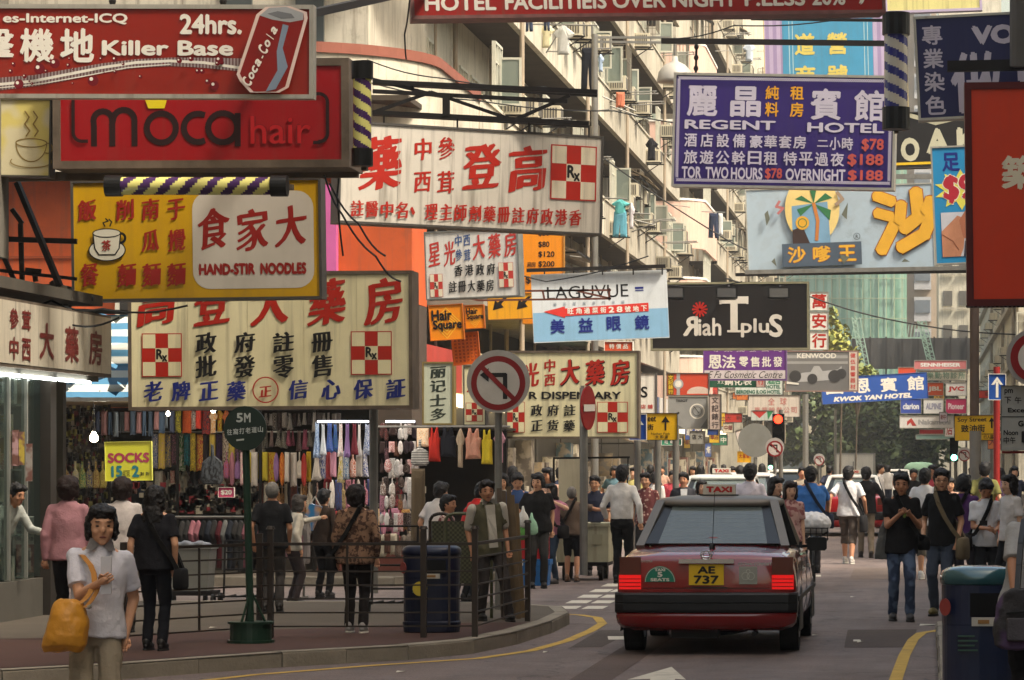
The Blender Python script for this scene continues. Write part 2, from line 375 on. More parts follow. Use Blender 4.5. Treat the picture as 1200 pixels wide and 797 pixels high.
for pts in ([(735, 797), (787, 782), (804, 797), (791, 796), (793, 830), (757, 830), (762, 796)], [(713, 750), (735, 750), (731, 746), (712, 746)],
            [(948, 676), (962, 676), (962, 674), (948, 674)], [(1000, 752), (1009, 752), (1008, 750), (1000, 750)]):
    b = MB(); b.add([(*gp(x, y), .004) for x, y in pts][::-1], [tuple(range(len(pts)))]); struct(b.build('road_marking', WPAINT))
# patches, covers, litter
for i, (x0, y0, x1, y1, c) in enumerate(((-3.3, 42.5, -2.2, 46.5, (84, 72, 66)), (-2.9, 27.5, -2.55, 60, (94, 80, 74)), (-.75, 33, -.1, 36.6, (84, 72, 66)), (-1.1, 52, 1.2, 58, (112, 98, 90)), (-3.4, 33.0, -3.1, 36.5, (84, 74, 68)))):
    b = MB(); b.add([(x0, y0, .003 - .0002 * i), (x1, y0 + .1, .003 - .0002 * i), (x1 + .05, y1, .003 - .0002 * i), (x0 - .04, y1 - .1, .003 - .0002 * i)], [(0, 1, 2, 3)]); struct(b.build('road_patch', mat(c, .85, 0, .3, .8, .6, 90, dirt=.6)))
for i, (x, y, r) in enumerate(((1088, 733, .1), (1008, 753, .03), (955, 745, .03), (470, 788, .04), (640, 765, .03), (1000, 700, .04), (560, 731, .05), (250, 752, .04))):
    a = gp(x, y); z0 = .138 if x in (560, 250) else .003; b = MB(); b.add([(a[0] - r, a[1] - r, z0), (a[0] + r, a[1] - r * .6, z0 + .01), (a[0] + r * .8, a[1] + r, z0 + .004), (a[0] - r * .9, a[1] + r * .7, z0 + .012)], [(0, 1, 2), (0, 2, 3)]); tag(b.build('litter', WPAINT), 'scrap of pale paper litter on the ground', 'litter', 'litter scraps')
# manhole cover
o = MB().tube((-1.6, 37.5, 0), (-1.6, 37.5, .005), .3, n=24).build('manhole_cover', IRON); struct(o)

# ---------------------------------------------------------------- buildings
CREAM = mat((204, 197, 178), .85, 0, .3, .7, .15, 15, streak=.7, dirt=.5)
CREAM2 = mat((184, 176, 158), .85, 0, .35, .6, .15, 15, streak=.8, dirt=.6)
PINK = mat((214, 178, 160), .8, 0, .15, .8, streak=.4, dirt=.2)
ORANGE = mat((200, 88, 38), .8, 0, .3, 1, streak=.5, dirt=.4)
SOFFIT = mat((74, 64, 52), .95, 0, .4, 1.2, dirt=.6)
COPING = mat((140, 84, 68), .8, 0, .2, 2)
WFRAME = mat((196, 194, 178), .6, 0, .15, 3); PANE = glass((70, 86, 84), .12, .08); PANEC = mat((150, 160, 148), .35, 0, .4, .9)
ACM = mat((205, 196, 172), .6, 0, .25, 3, streak=.4); DARK = mat((30, 27, 24), .9, 0, .3, 2)
ALU = mat((170, 170, 162), .35, .6, .2, 3)
# shared meshes
def window_mesh(wd=1.3, ht=1.5, nx=3):   # faces +X, origin at bottom centre (y along width)
    m = MB(); t = .06
    for a, b in (((-.04, -wd / 2, 0), (.05, wd / 2, t)), ((-.04, -wd / 2, ht - t), (.05, wd / 2, ht))): m.box(a, b)
    for i in range(nx + 1):
        y = -wd / 2 + (wd - t) * i / nx; m.box((-.038, y, t), (.048, y + t, ht - t))
    m.box((-.03, -wd / 2 + t, ht * .68), (.045, wd / 2 - t, ht * .68 + .04))
    f = m.mesh(WFRAME); p = MB().box((-.02, -wd / 2 + .03, .03), (-.005, wd / 2 - .03, ht - .03)).mesh(PANE); return f, p
WIN = window_mesh(); WIN2 = window_mesh(.9, 1.4, 2); WINL = window_mesh(2.2, 1.5, 4)
def casement_mesh(wd=.5, ht=1.1):
    m = MB(); t = .05
    m.box((0, -.02, 0), (wd, .02, t)); m.box((0, -.02, ht - t), (wd, .02, ht)); m.box((0, -.02, t), (t, .02, ht - t)); m.box((wd - t, -.02, t), (wd, .02, ht - t))
    return m.mesh(WFRAME), MB().box((t, -.006, t), (wd - t, .006, ht - t)).mesh(glass((140, 150, 140), .45))
CAS = casement_mesh()
def cage_mesh():
    m = MB(); w_, h, dp = .8, 1.5, .5
    for k in range(9): y = -w_ + 2 * w_ * k / 8; m.bar((dp, y, 0), (dp, y, h), .018)
    for k in range(4):
        z = h * k / 3; m.bar((dp, -w_, z), (dp, w_, z), .02); m.bar((0, -w_, z), (dp, -w_, z), .02); m.bar((0, w_, z), (dp, w_, z), .02)
    for k in range(4): x = dp * k / 4; m.bar((x, -w_, 0), (x, -w_, h), .016); m.bar((x, w_, 0), (x, w_, h), .016)
    return m.mesh(mat((120, 112, 98), .7, .3, .3, 4))
CAGE = cage_mesh()
def ac_mesh():
    m = MB(); m.box((0, -.38, 0), (.52, .38, .44)); m.mi = 1
    for k in range(6): m.box((.05 + .07 * k, -.392, .06), (.085 + .07 * k, -.38, .38))
    m.box((.521, -.3, .05), (.53, .3, .39)); m.mi = 2; m.bar((0, -.34, -.03), (.6, -.34, -.03), .04); m.bar((0, .34, -.03), (.6, .34, -.03), .04); m.bar((0, -.34, -.4), (.55, -.34, -.04), .03)
    return m.mesh([ACM, mat((90, 86, 78), .7), IRON])
ACS = ac_mesh()
nAC = [0]
def facade(b, xw, y0, y1, floors, xo, pitch=3.0, wallm=CREAM, balc=True, seed=1, zh=3.45, parm=None, par_h=.9, ac=.75, awn=.3):
    """windows, balconies, air conditioners on the street face; xo is the balcony edge, floors are slab heights"""
    rnd = random.Random(seed); parm = parm or wallm
    for z in floors:
        if balc:
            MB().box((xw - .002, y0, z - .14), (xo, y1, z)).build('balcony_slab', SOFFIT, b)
            MB().box((xo - .12, y0, z - .16), (xo + .03, y1, z + par_h)).build('parapet', parm, b)
            MB().box((xo - .16, y0, z + par_h), (xo + .07, y1, z + par_h + .07)).build('coping', wallm, b)
        y = y0 + 1.1
        while y < y1 - .8:
            w_ = rnd.choice((WIN, WIN, WIN2, WINL)); xx = xw
            enclosed = balc and rnd.random() < .5
            if enclosed: xx = xo - .06
            zb = z + (par_h + .1 if enclosed else .75)
            wi = inst('window', w_[0], b, (xx, y, zb)); pn = link('pane', w_[1], wi)
            if enclosed and rnd.random() < .8:
                c = inst('casement', CAS[0], b, (xx + .05, y + rnd.uniform(-.5, .5), zb + .1), rnd.uniform(-.35, .25)); link('pane', CAS[1], c)
            if rnd.random() < ac:
                nAC[0] += 1; inst('air_conditioner', ACS, b, ((xo if balc else xw) + .01, y + pitch / 2 * rnd.choice((.6, 1)), z + rnd.choice((-.05, .95, 1.15, 1.5))), 0)
            if rnd.random() < .35: inst('window_cage', CAGE, b, (xx + .02, y, zb))
            if rnd.random() < awn:
                m = MB(); za = zb + 1.62; yy = y; m.add([(xx, yy - .95, za), (xx, yy + .95, za), (xx + .8, yy + .95, za - .42), (xx + .8, yy - .95, za - .42), (xx, yy - .95, za - .03), (xx, yy + .95, za - .03), (xx + .8, yy + .95, za - .45), (xx + .8, yy - .95, za - .45)],
                        ((0, 3, 2, 1), (4, 5, 6, 7), (0, 1, 5, 4), (2, 3, 7, 6), (1, 2, 6, 5), (3, 0, 4, 7)))
                m.build('awning', mat((120, 105, 80), .8, .1, .3, 2, streak=.5), b)
            y += pitch * rnd.uniform(.85, 1.15)
        if rnd.random() < .9:
            m = MB()
            for k in range(3):
                yy = rnd.uniform(y0 + 2, y1 - 2); m.tube((xo, yy, z + 1.1), (xo + 1.3, yy, z + 1.15), .02, n=5); m.tube((xo, yy + .7, z + 1.1), (xo + 1.3, yy + .7, z + 1.15), .02, n=5); m.tube((xo + 1.2, yy - .1, z + 1.15), (xo + 1.2, yy + .8, z + 1.15), .02, n=5)
            m.build('drying_rack', STEEL, b)
    for k in range(int((y1 - y0) / 3.2)):
        yy = y0 + 1 + 3.2 * k; xp_ = xo - .05 if k % 5 == 2 else xw; MB().tube((xp_ + .12, yy, 3), (xp_ + .12, yy, floors[-1] + 3), .06 if k % 3 else .035, n=8).build('drainpipe', mat((165, 150, 130), .7, 0, .2, 2, streak=.4), b)

# left corner building with the orange ground storeys and the curved cream balcony
B = thing('apartment_building', 'cream corner tenement with orange lower storeys and curved balcony with red brown coping', 'building', (-20, 75, 0))
zt = 30
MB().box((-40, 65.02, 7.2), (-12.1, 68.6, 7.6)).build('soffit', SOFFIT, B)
MB().box((-40, 66.6, 7.3), (-10.8, 103, zt)).build('wall', CREAM, B)
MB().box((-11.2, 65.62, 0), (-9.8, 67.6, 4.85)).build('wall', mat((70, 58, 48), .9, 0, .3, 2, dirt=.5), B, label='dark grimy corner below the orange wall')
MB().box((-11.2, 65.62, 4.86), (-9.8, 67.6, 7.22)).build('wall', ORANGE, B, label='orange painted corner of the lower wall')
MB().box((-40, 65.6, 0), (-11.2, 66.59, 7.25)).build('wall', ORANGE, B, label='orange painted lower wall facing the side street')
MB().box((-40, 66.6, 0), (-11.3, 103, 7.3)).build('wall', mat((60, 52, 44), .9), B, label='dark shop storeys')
def arc(cx, cy, r, a0, a1, n): return [(cx + r * math.cos(R(a0 + (a1 - a0) * i / n)), cy + r * math.sin(R(a0 + (a1 - a0) * i / n))) for i in range(n + 1)]
def band(name, path, z0, z1, t, m, b):
    mb = MB(); n = len(path); Li = []
    for i, (x, y) in enumerate(path):
        a = path[max(0, i - 1)]; c = path[min(n - 1, i + 1)]; dx, dy = c[0] - a[0], c[1] - a[1]; l = math.hypot(dx, dy); Li.append((x - dy / l * t, y + dx / l * t))
    rings = [[(x, y, z0), (x, y, z1), (u, v, z1), (u, v, z0)] for (x, y), (u, v) in zip(path, Li)]
    mb.loft(rings); return mb.build(name, m, b)
pb = [(-40, 65)] + arc(-12.6, 68, 3, -90, 0, 12) + [(-9.6, 74)]
band('parapet', pb, 7.25, 9.62, .15, CREAM, B)
band('coping', [(x, y - .06) if y < 66 else (x + .05, y) for x, y in pb], 9.62, 9.82, .28, COPING, B)
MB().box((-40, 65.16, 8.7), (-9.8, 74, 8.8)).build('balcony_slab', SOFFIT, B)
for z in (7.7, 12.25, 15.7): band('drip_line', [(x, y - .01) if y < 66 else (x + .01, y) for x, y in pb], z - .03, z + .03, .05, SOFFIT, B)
band('parapet', pb, 12.15, 13.2, .15, CREAM, B)
for i, x in enumerate((-12.2, -13.6)): MB().box((x, 66.5, 9.7), (x + .55, 66.62, 12.1)).build('window', mat((72, 78, 78), .3), B)
facade(B, -10.8, 74, 103, [8.8, 12.25, 15.7, 19.15, 22.6], -9.6, 2.6, CREAM, True, 3)
MB().box((-11.2, 74, 5.2), (-9.5, 103, 5.5)).build('canopy', CONC, B)
# orange front details
m = MB()
for z in (2.9, 4.4, 5.7): m.box((-40, 65.56, z), (-11.2, 65.6, z + .05))
for x in (-17.6, -15.4, -13.2, -11.9): m.box((x, 65.55, 2.6), (x + .05, 65.6, 7.2))
m.build('panel_joint', mat((150, 66, 28), .8), B)
MB().box((-15.36, 65.4, 3), (-14.9, 65.6, 7.2)).build('window', mat((50, 48, 46), .4), B, label='dark window strip in the orange wall')
MB().box((-15.45, 65.38, 3), (-15.37, 65.6, 7.2)).build('window_frame', WFRAME, B)
MB().box((-11.45, 65.3, 3.6), (-11.2, 65.55, 7.1)).build('neon_strip', mat((190, 92, 150), .5), B, label='pink vertical sign strip')

B2 = thing('apartment_building', 'stained cream tenement with long stepped balconies behind the second lamp post', 'building', (-20, 119, 0))
MB().box((-30, 103.02, 0), (-10.8, 135, 32)).build('wall', CREAM2, B2)
facade(B2, -10.8, 103.1, 135, [5.35, 8.8, 12.25, 15.7, 19.15, 22.6], -9.6, 2.7, CREAM2, True, 11)
C_ = thing('apartment_building', 'pale pink corner block with rounded balcony and wide windows', 'building', (-20, 160, 0))
MB().box((-30, 151.5, 0), (-10.9, 185, 32)).build('wall', CREAM2, C_)
pc = [(-22, 150)] + arc(-11.2, 151.6, 1.6, -90, 0, 8) + [(-9.6, 160)]
for z in (4.3, 7.75, 11.2, 14.65, 18.1):
    band('parapet', pc, z, z + 2.1, .15, PINK, C_); band('coping', [(x, y - .05) if y < 151 else (x + .04, y) for x, y in pc], z + 2.1, z + 2.2, .3, WHITE, C_)
    for k, x in enumerate((-12.2, -13.9, -15.6)):
        f = inst('window', WIN[0], C_, (x, 150.15, z - 1.35), R(-90)); link('pane', MB().box((-.02, -.6, .03), (-.005, .6, 1.45)).mesh(PANEC), f)
    for k in range(3):
        f = inst('window', WIN2[0], C_, (-9.75, 153.4 + 1.6 * k, z - 1.35)); link('pane', WIN2[1], f)
facade(C_, -10.9, 160, 185, [4.3, 7.75, 11.2, 14.65, 18.1, 21.5], -9.6, 2.6, CREAM2, True, 5)
D_ = thing('apartment_building', 'distant cream block past the pink building', 'building', (-20, 205, 0))
MB().box((-30, 189, 0), (-9.9, 235, 34)).build('wall', CREAM, D_)
facade(D_, -9.9, 189, 235, [4.5, 7.9, 11.3, 14.7, 18.1, 21.5], -9.2, 3.4, CREAM, True, 8, ac=.9)
E_ = thing('building', 'low beige building with a curved end wall beside the distant trees', 'building', (-10, 260, 0))
band('wall', [(-24, 246)] + arc(-12.4, 250, 4, -90, 0, 10) + [(-8.4, 300)], 0, 7.5, .3, mat((196, 184, 160), .8, 0, .2, .4, streak=.3), E_)
MB().box((-24, 250, 7.5), (-8.3, 300, 7.8)).build('roof', CONC, E_)
for i in range(4):
    MB().box((-17 + 2.3 * i, 245.9, 1), (-15.4 + 2.3 * i, 246, 6.8)).build('window', mat((120, 128, 130), .25), E_)
# far end: netted scaffold tower, towers, dark hoarding
NET = mat((146, 190, 170), .8, 0, .25, .12, pat='stripev', c2=(172, 208, 190), ps=.35)
G_ = thing('building', 'tall tower under construction wrapped in pale green scaffold netting', 'building', (-6, 340, 0))
MB().box((-15, 340, 8), (-1.2, 356, 60)).build('wall', mat((150, 150, 138), .9), G_)
for i in range(9):
    x = -15 + i * 1.53; m = MB(); d = .25 * (i % 2); m.box((x, 339.3 - d, 9), (x + 1.5, 339.5 - d, 48)); m.build('netting', NET, G_)
m = MB()
for i in range(19): m.bar((-15.2 + .78 * i, 338.9, 9), (-15.2 + .78 * i, 338.9, 48), .09)
for j in range(20): m.bar((-15.3, 338.85, 10 + 2 * j), (-1, 338.85, 10 + 2 * j), .09)
m.build('scaffold', mat((176, 190, 160), .8), G_)
H_ = thing('building', 'grey brown tower with stacked bay windows right of the netted tower', 'building', (-.2, 320, 0))
MB().box((-1.4, 322, 0), (1.4, 335, 60)).build('wall', mat((168, 152, 134), .8, 0, .2, .3, streak=.3), H_)
for j in range(13):
    f = MB().box((-.7, 321.2, 9 + 3 * j), (.9, 321.95, 11.3 + 3 * j)).build('bay', mat((176, 176, 178), .6), H_); MB().box((-.6, 321.1, 9.8 + 3 * j), (.8, 321.19, 11 + 3 * j)).build('pane', mat((110, 118, 126), .2), f)
I_ = thing('building', 'cream apartment tower with small dark windows far down the street', 'building', (3, 300, 0))
MB().box((1.5, 300, 0), (7, 312, 60)).build('wall', CREAM, I_)
for j in range(14):
    for x in (1.9, 3.3):
        f = MB().box((x, 299.9, 9.5 + 3 * j), (x + .8, 299.98, 10.8 + 3 * j)).build('window', mat((96, 92, 86), .4), I_); MB().box((x - .15, 299.7, 9.2 + 3 * j), (x + .95, 299.9, 9.35 + 3 * j)).build('sill', CREAM2, I_)
J_ = thing('building', 'cream tenement with open window shutters and pipes on the right', 'building', (8, 200, 0))
MB().box((5.0, 176, 0), (14, 292, 24)).build('wall', CREAM, J_)
for z in (3.5, 6.8, 10.1, 13.4, 16.7):
    MB().box((4.7, 176, z), (5, 292, z + .25)).build('ledge', CREAM2, J_)
    for k in range(14):
        f = inst('window', WIN[0], J_, (4.98, 180 + 8 * k, z + .9), R(180)); link('pane', WIN[1], f)
        if k % 2: inst('air_conditioner', ACS, J_, (4.97, 184 + 8 * k, z + 1), R(180))
for y in (182, 206, 240): MB().tube((4.9, y, 0), (4.9, y, 22), .1, n=8).build('drainpipe', CONC, J_)
f = inst('window', WINL[0], J_, (6, 175.9, 8), R(-90))
K_ = thing('hoarding', 'dark hoarding across the far end below the netted tower', 'hoarding', (-2, 300, 0))
MB().box((-6.1, 298, 9.9), (4.4, 298.5, 12.6)).build('panel', mat((62, 60, 58), .85, 0, .2, .3), K_)
m = MB()
for i in range(8): m.bar((-5.9 + 1.4 * i, 297.8, 0), (-5.9 + 1.4 * i, 297.8, 12.7), .15)
m.build('post', IRON, K_)
def lattice(label, a, b, w_):
    t = thing('lattice_mast', label, 'mast', a); m = MB(); a = Vector(a); b = Vector(b); n = 12; c = [Vector((-w_, 0, 0)), Vector((w_, 0, 0)), Vector((0, w_, 0))]
    for k in c: m.bar(a + k, b + k, .09)
    for i in range(n):
        p = a.lerp(b, i / n); q = a.lerp(b, (i + 1) / n); s_ = 1 if i % 2 else -1
        m.bar(p + c[0 if s_ > 0 else 1], q + c[1 if s_ > 0 else 0], .06); m.bar(p + c[2], q + c[0], .05); m.bar(p + c[0], p + c[1], .05)
    m.build('lattice', mat((150, 178, 160), .6), t)
lattice('pale green lattice mast rising from the dark hoarding, left one', P(1016, 440, 296), P(1003, 372, 296), .35)
lattice('pale green lattice mast rising from the dark hoarding, right one', P(1093, 430, 296), P(1080, 376, 296), .35)
t_ = thing('arched_trellis', 'pale green arched trellis on top of the dark hoarding', 'trellis', P(1065, 398, 297)); m = MB()
for x0, x1 in ((958, 1004), (1052, 1082)):
    for k in range(9):
        a = x0 + (x1 - x0) * k / 8; h = 14 * math.sin(math.pi * (k + .5) / 9.0) ** .6; m.bar(P(a, 396, 297), P(a + 2, 394 - h, 297), .08)
    m.bar(P(x0 - 4, 396, 297), P(x1 + 4, 396, 297), .12); m.build('trellis_bar', mat((150, 178, 160), .6), t_); m = MB()

# side canyon walls outside the frame: they shade the near street
o = thing('tenement', 'tall grey tenement whose wall lines the left pavement beside the pharmacy', 'building', (-12, 10, 0))
UW = mat((118, 112, 100), .9, 0, .3, .8, .2, 15, streak=.6)
MB().box((-30, -60, 4.1), (-10.35, 38.7, 25)).build('wall', UW, o); TEN = o
MB().box((-30, -60, 0), (-9.6, 33.4, 4.1)).build('wall', UW, o)
MB().box((-30, -60, 3.6), (-9.5, 39.6, 3.72)).build('canopy', mat((84, 78, 68), .9, 0, .4, 1.5, streak=.5, dirt=.7), o)
o = thing('tenement', 'tall tenement lining the right pavement near the camera', 'building', (9, 10, 0))
MB().box((7.2, -25, 0), (20, 47, 29)).build('wall', UW, o)
for z in range(5, 22, 3):
    for k in range(8):
        f = inst('window', WINL[0], o, (7.18, -8 + 6 * k, z), R(180)); link('pane', WINL[1], f)
o = thing('tenement', 'tenement closing the street far behind the camera', 'building', (0, -80, 0))
MB().box((-40, -120, 0), (40, -105, 12)).build('wall', CREAM2, o)
o = thing('tenement', 'mid height tenement on the right beyond the side street', 'building', (12, 80, 0))
MB().box((7.5, 58, 0), (20, 120, 17)).build('wall', CREAM2, o)
MB().box((7.5, 125, 0), (20, 170, 15)).build('wall', CREAM2, o)

# ---------------------------------------------------------------- trees
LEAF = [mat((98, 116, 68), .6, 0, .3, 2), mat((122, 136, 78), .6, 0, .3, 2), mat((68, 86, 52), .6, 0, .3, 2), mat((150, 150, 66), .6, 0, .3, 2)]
BARK = mat((92, 80, 64), .9, 0, .3, 4, .4, 30)
def tree(label, x, y, h, rad, seed, pal=(0, 1, 2), n=2600, slim=1.0, lo=.25):
    rnd = random.Random(seed); t = thing('tree', label, 'tree', (x, y, 0), 0, 'trees at the far end of the street')
    m = MB(); m.tube((0, 0, 0), (.12, 0, h * max(.45, lo)), h * (.02 if slim < 1.1 else .006), h * (.012 if slim < 1.1 else .004), 8); cl = []
    for k in range(9):
        a = rnd.uniform(0, 6.28); r = rad * rnd.uniform(.35, .8); z = h * rnd.uniform(lo + .05, .92)
        e = Vector((r * math.cos(a), r * math.sin(a), z)); m.tube((.1, 0, h * rnd.uniform(max(.3, lo - .12), max(.45, lo))), e, h * .012, h * .004, 6); cl.append((e, rad * rnd.uniform(.3, .55)))
    for k in range(6): cl.append((Vector((rnd.uniform(-.5, .5) * rad, rnd.uniform(-.5, .5) * rad, h * rnd.uniform(lo, 1))), rad * rnd.uniform(.3, .5)))
    m.build('trunk', BARK, t, world=False); c = MB()
    for k in range(n):
        e, r = rnd.choice(cl); v = Vector((rnd.gauss(0, 1), rnd.gauss(0, 1), rnd.gauss(0, 1))).normalized() * r * rnd.uniform(.55, 1.05); v.z *= .8 * slim
        p = e + v; s_ = rnd.uniform(.14, .34) / slim; q = Euler((rnd.uniform(-1, 1), rnd.uniform(-1, 1), rnd.uniform(0, 6.3))).to_matrix()
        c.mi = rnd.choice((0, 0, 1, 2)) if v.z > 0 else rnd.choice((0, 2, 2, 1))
        c.add([p + q @ Vector(a) * s_ for a in ((-1, -.4, 0), (0, -.6, .15), (1, 0, 0), (0, .6, .15), (-1, .4, 0))], [(0, 1, 2, 3, 4)])
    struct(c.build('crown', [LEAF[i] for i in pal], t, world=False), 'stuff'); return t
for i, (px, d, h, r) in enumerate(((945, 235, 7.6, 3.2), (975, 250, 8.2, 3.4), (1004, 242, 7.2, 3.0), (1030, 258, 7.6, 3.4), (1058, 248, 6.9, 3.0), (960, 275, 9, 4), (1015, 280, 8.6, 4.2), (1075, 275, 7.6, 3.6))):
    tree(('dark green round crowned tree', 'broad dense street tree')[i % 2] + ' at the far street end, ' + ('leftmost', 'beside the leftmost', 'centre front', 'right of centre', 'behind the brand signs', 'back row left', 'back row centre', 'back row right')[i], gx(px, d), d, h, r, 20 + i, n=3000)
tree('slender yellow green tree rising behind the racing car sign', gx(984, 165), 165, 9.2, .9, 55, (3, 1, 3), 800, 1.6, .66)
tree('small yellow green tree beside the racing car sign', gx(1002, 172), 172, 7.2, 1.0, 56, (3, 1, 1), 900, 1.3, .7)
o = MB().box((-12, 300.5, 0), (6, 301, 9.3)).build('tree_backdrop', mat((66, 84, 58), .9, 0, .5, .8)); struct(o, 'stuff')  # dark green slab put in as backdrop for the dark gap behind the trees
# ================================================================ SIGNS
def fm(c, **k): return mat(c, k.pop('rough', .45), 0, k.pop('n', .14), k.pop('ns', 1.2), streak=k.pop('streak', .3) * 1.5, dirt=k.pop('dirt', .1), **k)
RED = fm((176, 34, 22), streak=.12); INKR = mat((178, 38, 22), .5); OFFW = fm((226, 214, 188)); CRM = fm((228, 218, 176)); INK = mat((24, 22, 22), .5); NAVY = mat((28, 40, 120), .5)
SILV = mat((176, 172, 162), .4, .4, .2, 4, streak=.4); RUST = mat((112, 98, 84), .7, .2, .5, 3, streak=.5, dirt=.6); WH = mat((224, 218, 206), .5, 0, .06)
CY = mat((232, 190, 40), .5); GREYD = mat((84, 80, 76), .6, .2, .3, 3, streak=.4)
GS = 'signs hanging over the street'
def hang(sign, pts, up=18, r=.02, name='hanger'):   # rods or chains from the sign top to the beam above
    m = MB()
    for u in pts:
        m.tube((u * sign.sx, sign.th / 2, 0), (u * sign.sx, sign.th / 2, up * sign.sz), r, n=6)
        for k in range(3): m.ell((u * sign.sx, sign.th / 2, (k + .5) * up * sign.sz / 3), (r * 2, r * 1.4, r * 2.4), 6, 4)
    m.build(name, IRON, sign.o, world=False)
def beam(label, a, b, w=.08, name='steel_beam', m=None, group='steel beams carrying the signs'):
    o = MB().bar(a, b, w).build(name, m or IRON); return tag(o, label, 'beam', group)
# --- red sign at the very top
s = Sign('long red hotel sign cut by the top edge of the photo', (480, -30), (1036, -36), 52, 46, 47.2, th=.5, face=fm((150, 30, 24)), frame=mat((130, 88, 84), .6, 0, .4, 5, streak=.4, dirt=.5), fw=4, group=GS)
s.row('HOTELFACILITIEIS', 16, 17, 0, 1, WH) if 0 else None
for st, u, w_ in (('HOTEL', 16, 82), ('FACILITIEIS', 108, 118), ('OVER', 233, 62), ('NIGHT', 303, 76), ('P.LESS', 388, 72), ('20%', 468, 40), ('.,', 514, 18)): s.t(st, u, 24.5 - .002 * u, w_, 18.5, WH, .03)
# --- cola sign
s = Sign('red internet cafe sign with a drinks can and silver frame at top left', (-70, 5), (368, 6), 110, 36, th=.14, face=fm((138, 30, 16), streak=.08), frame=SILV, fw=5, group=GS)
o70 = 70
s.poly([(70, 86), (110, 83), (150, 76), (190, 69), (230, 64), (270, 62), (310, 62), (354, 63), (352, 78), (310, 74), (270, 72), (230, 74), (190, 80), (150, 89), (110, 96), (70, 101)], mat((180, 165, 165), .3, .4, .3, 3, pat='stripev', c2=(120, 90, 90), ps=9), 'ribbon')
s.line([(70, 94), (110, 90), (150, 82), (190, 74), (230, 68), (270, 66), (310, 68), (352, 74)], 3.2, WH, 'ribbon'); s.line([(70, 98), (120, 93), (170, 84), (220, 74), (270, 70)], 1.2, WH, 'ribbon')
s.t('es-Internet-ICQ', 74, 10.5, 146, 13, WH, .03); s.row('擊機地', 47, 181, 28, 40, WH, 40, .05)
s.t('Killer Base', 190, 42, 154, 18, WH, .035); s.t('24hrs.', 281, 11, 73, 24, WH, .035)
for k in range(34):
    rnd = random.Random(k); u = rnd.choice((rnd.uniform(80, 160), rnd.uniform(250, 345), rnd.uniform(180, 250))); v = rnd.uniform(64, 96); r = rnd.uniform(1, 3.4) if k % 6 else rnd.uniform(4.5, 6.5)
    s.ring(u, v, r, 0, mat((110, 26, 36), .2), 14, 'bubble'); s.ring(u - r * .3, v - r * .3, r * .35, 0, WH, 8, 'bubble')
can = [(377, 14), (388, 5), (408, 4), (428, 11), (429, 18), (407, 97), (396, 103), (370, 103), (358, 90), (354, 82)]
s.poly([(a + (4 if a > 392 else -4), b + (1 if b > 50 else -1)) for a, b in can], mat((214, 190, 180), .5), 'can_print'); s.poly(can, mat((126, 22, 18), .35), 'can_print')
s.poly([(377, 14), (388, 5), (408, 4), (428, 11), (428, 19), (412, 22), (392, 19)], mat((170, 172, 176), .3, .4), 'can_print'); s.poly([(386, 12), (398, 9), (414, 12), (418, 17), (402, 18)], mat((110, 112, 116), .4), 'can_print')
s.poly([(404, 24), (411, 26), (404, 52), (410, 74), (396, 100), (384, 103), (398, 78), (397, 56)], mat((120, 134, 152), .4), 'can_print')
for i, ch in enumerate('Coca-Cola'):
    V, FF = glyph(ch, .035, .3); m = MB(); a = R(62); cx, cy = 366 + 30 * i / 8, 93 - 60 * i / 8; y = s.Y(); q = 13 if ch == 'C' else 1.5 if ch == '-' else 11 if ch == 'l' else 7.5; w2 = {'l': 2.5, '-': 4}.get(ch, 8)
    m.add([((cx + (x - .5) * w2 * math.cos(a) - (z - .2) * q * math.sin(a)) * s.sx, y - .0006 * j, -(cy - (x - .5) * w2 * math.sin(a) - (z - .2) * q * math.cos(a)) * s.sz) for x, z, j in V], FF); s.done(m, 'lettering', WH)
hang(s, (60, 200, 330), 30)
# --- moca hair
s = Sign('bright red hair salon sign with black rounded lettering', (62, 70), (409, 68), 128, 38.2, th=.9, face=fm((146, 10, 18), streak=.08), frame=RUST, fw=9, group=GS)
BK = mat((36, 14, 14), .5)
def arcp(cx, cy, r, a0, a1, n=14, ry=None): return [(cx + r * math.cos(R(a0 + (a1 - a0) * i / n)), cy - (ry or r) * math.sin(R(a0 + (a1 - a0) * i / n))) for i in range(n + 1)]
for pts in ([(48, 100), (48, 80)] + arcp(58.5, 72, 11, 180, 0, 10) + [(69.5, 100)], [(69.5, 100), (69.5, 76)] + arcp(83, 72, 12.5, 160, 0, 10) + [(95.5, 100)],
            arcp(127, 81, 17, 0, 360, 26), arcp(170, 81, 16.5, 68, 292, 18), arcp(199, 81, 17, 0, 360, 26), [(216.5, 66), (216.5, 101)]): s.line(pts, 7, BK, 'lettering')
s.poly([(108, 47), (134, 47), (131, 58), (112, 58)], mat((222, 200, 30), .5), 'print')
s.t('hair', 231, 67, 72, 34, mat((120, 14, 18), .5), .03); s.t('hair', 231.5, 67.5, 71, 33, mat((172, 18, 24), .5), .004)
s.line([(24, 47), (24, 86)] + arcp(34, 86, 10, 180, 270, 6) + [(40, 96)], 4, BK); s.line([(306, 99), (312, 99)] + arcp(312, 88, 10, 270, 360, 6) + [(322, 55)] + arcp(312, 52, 10, 0, 90, 6) + [(300, 42)], 4, BK)
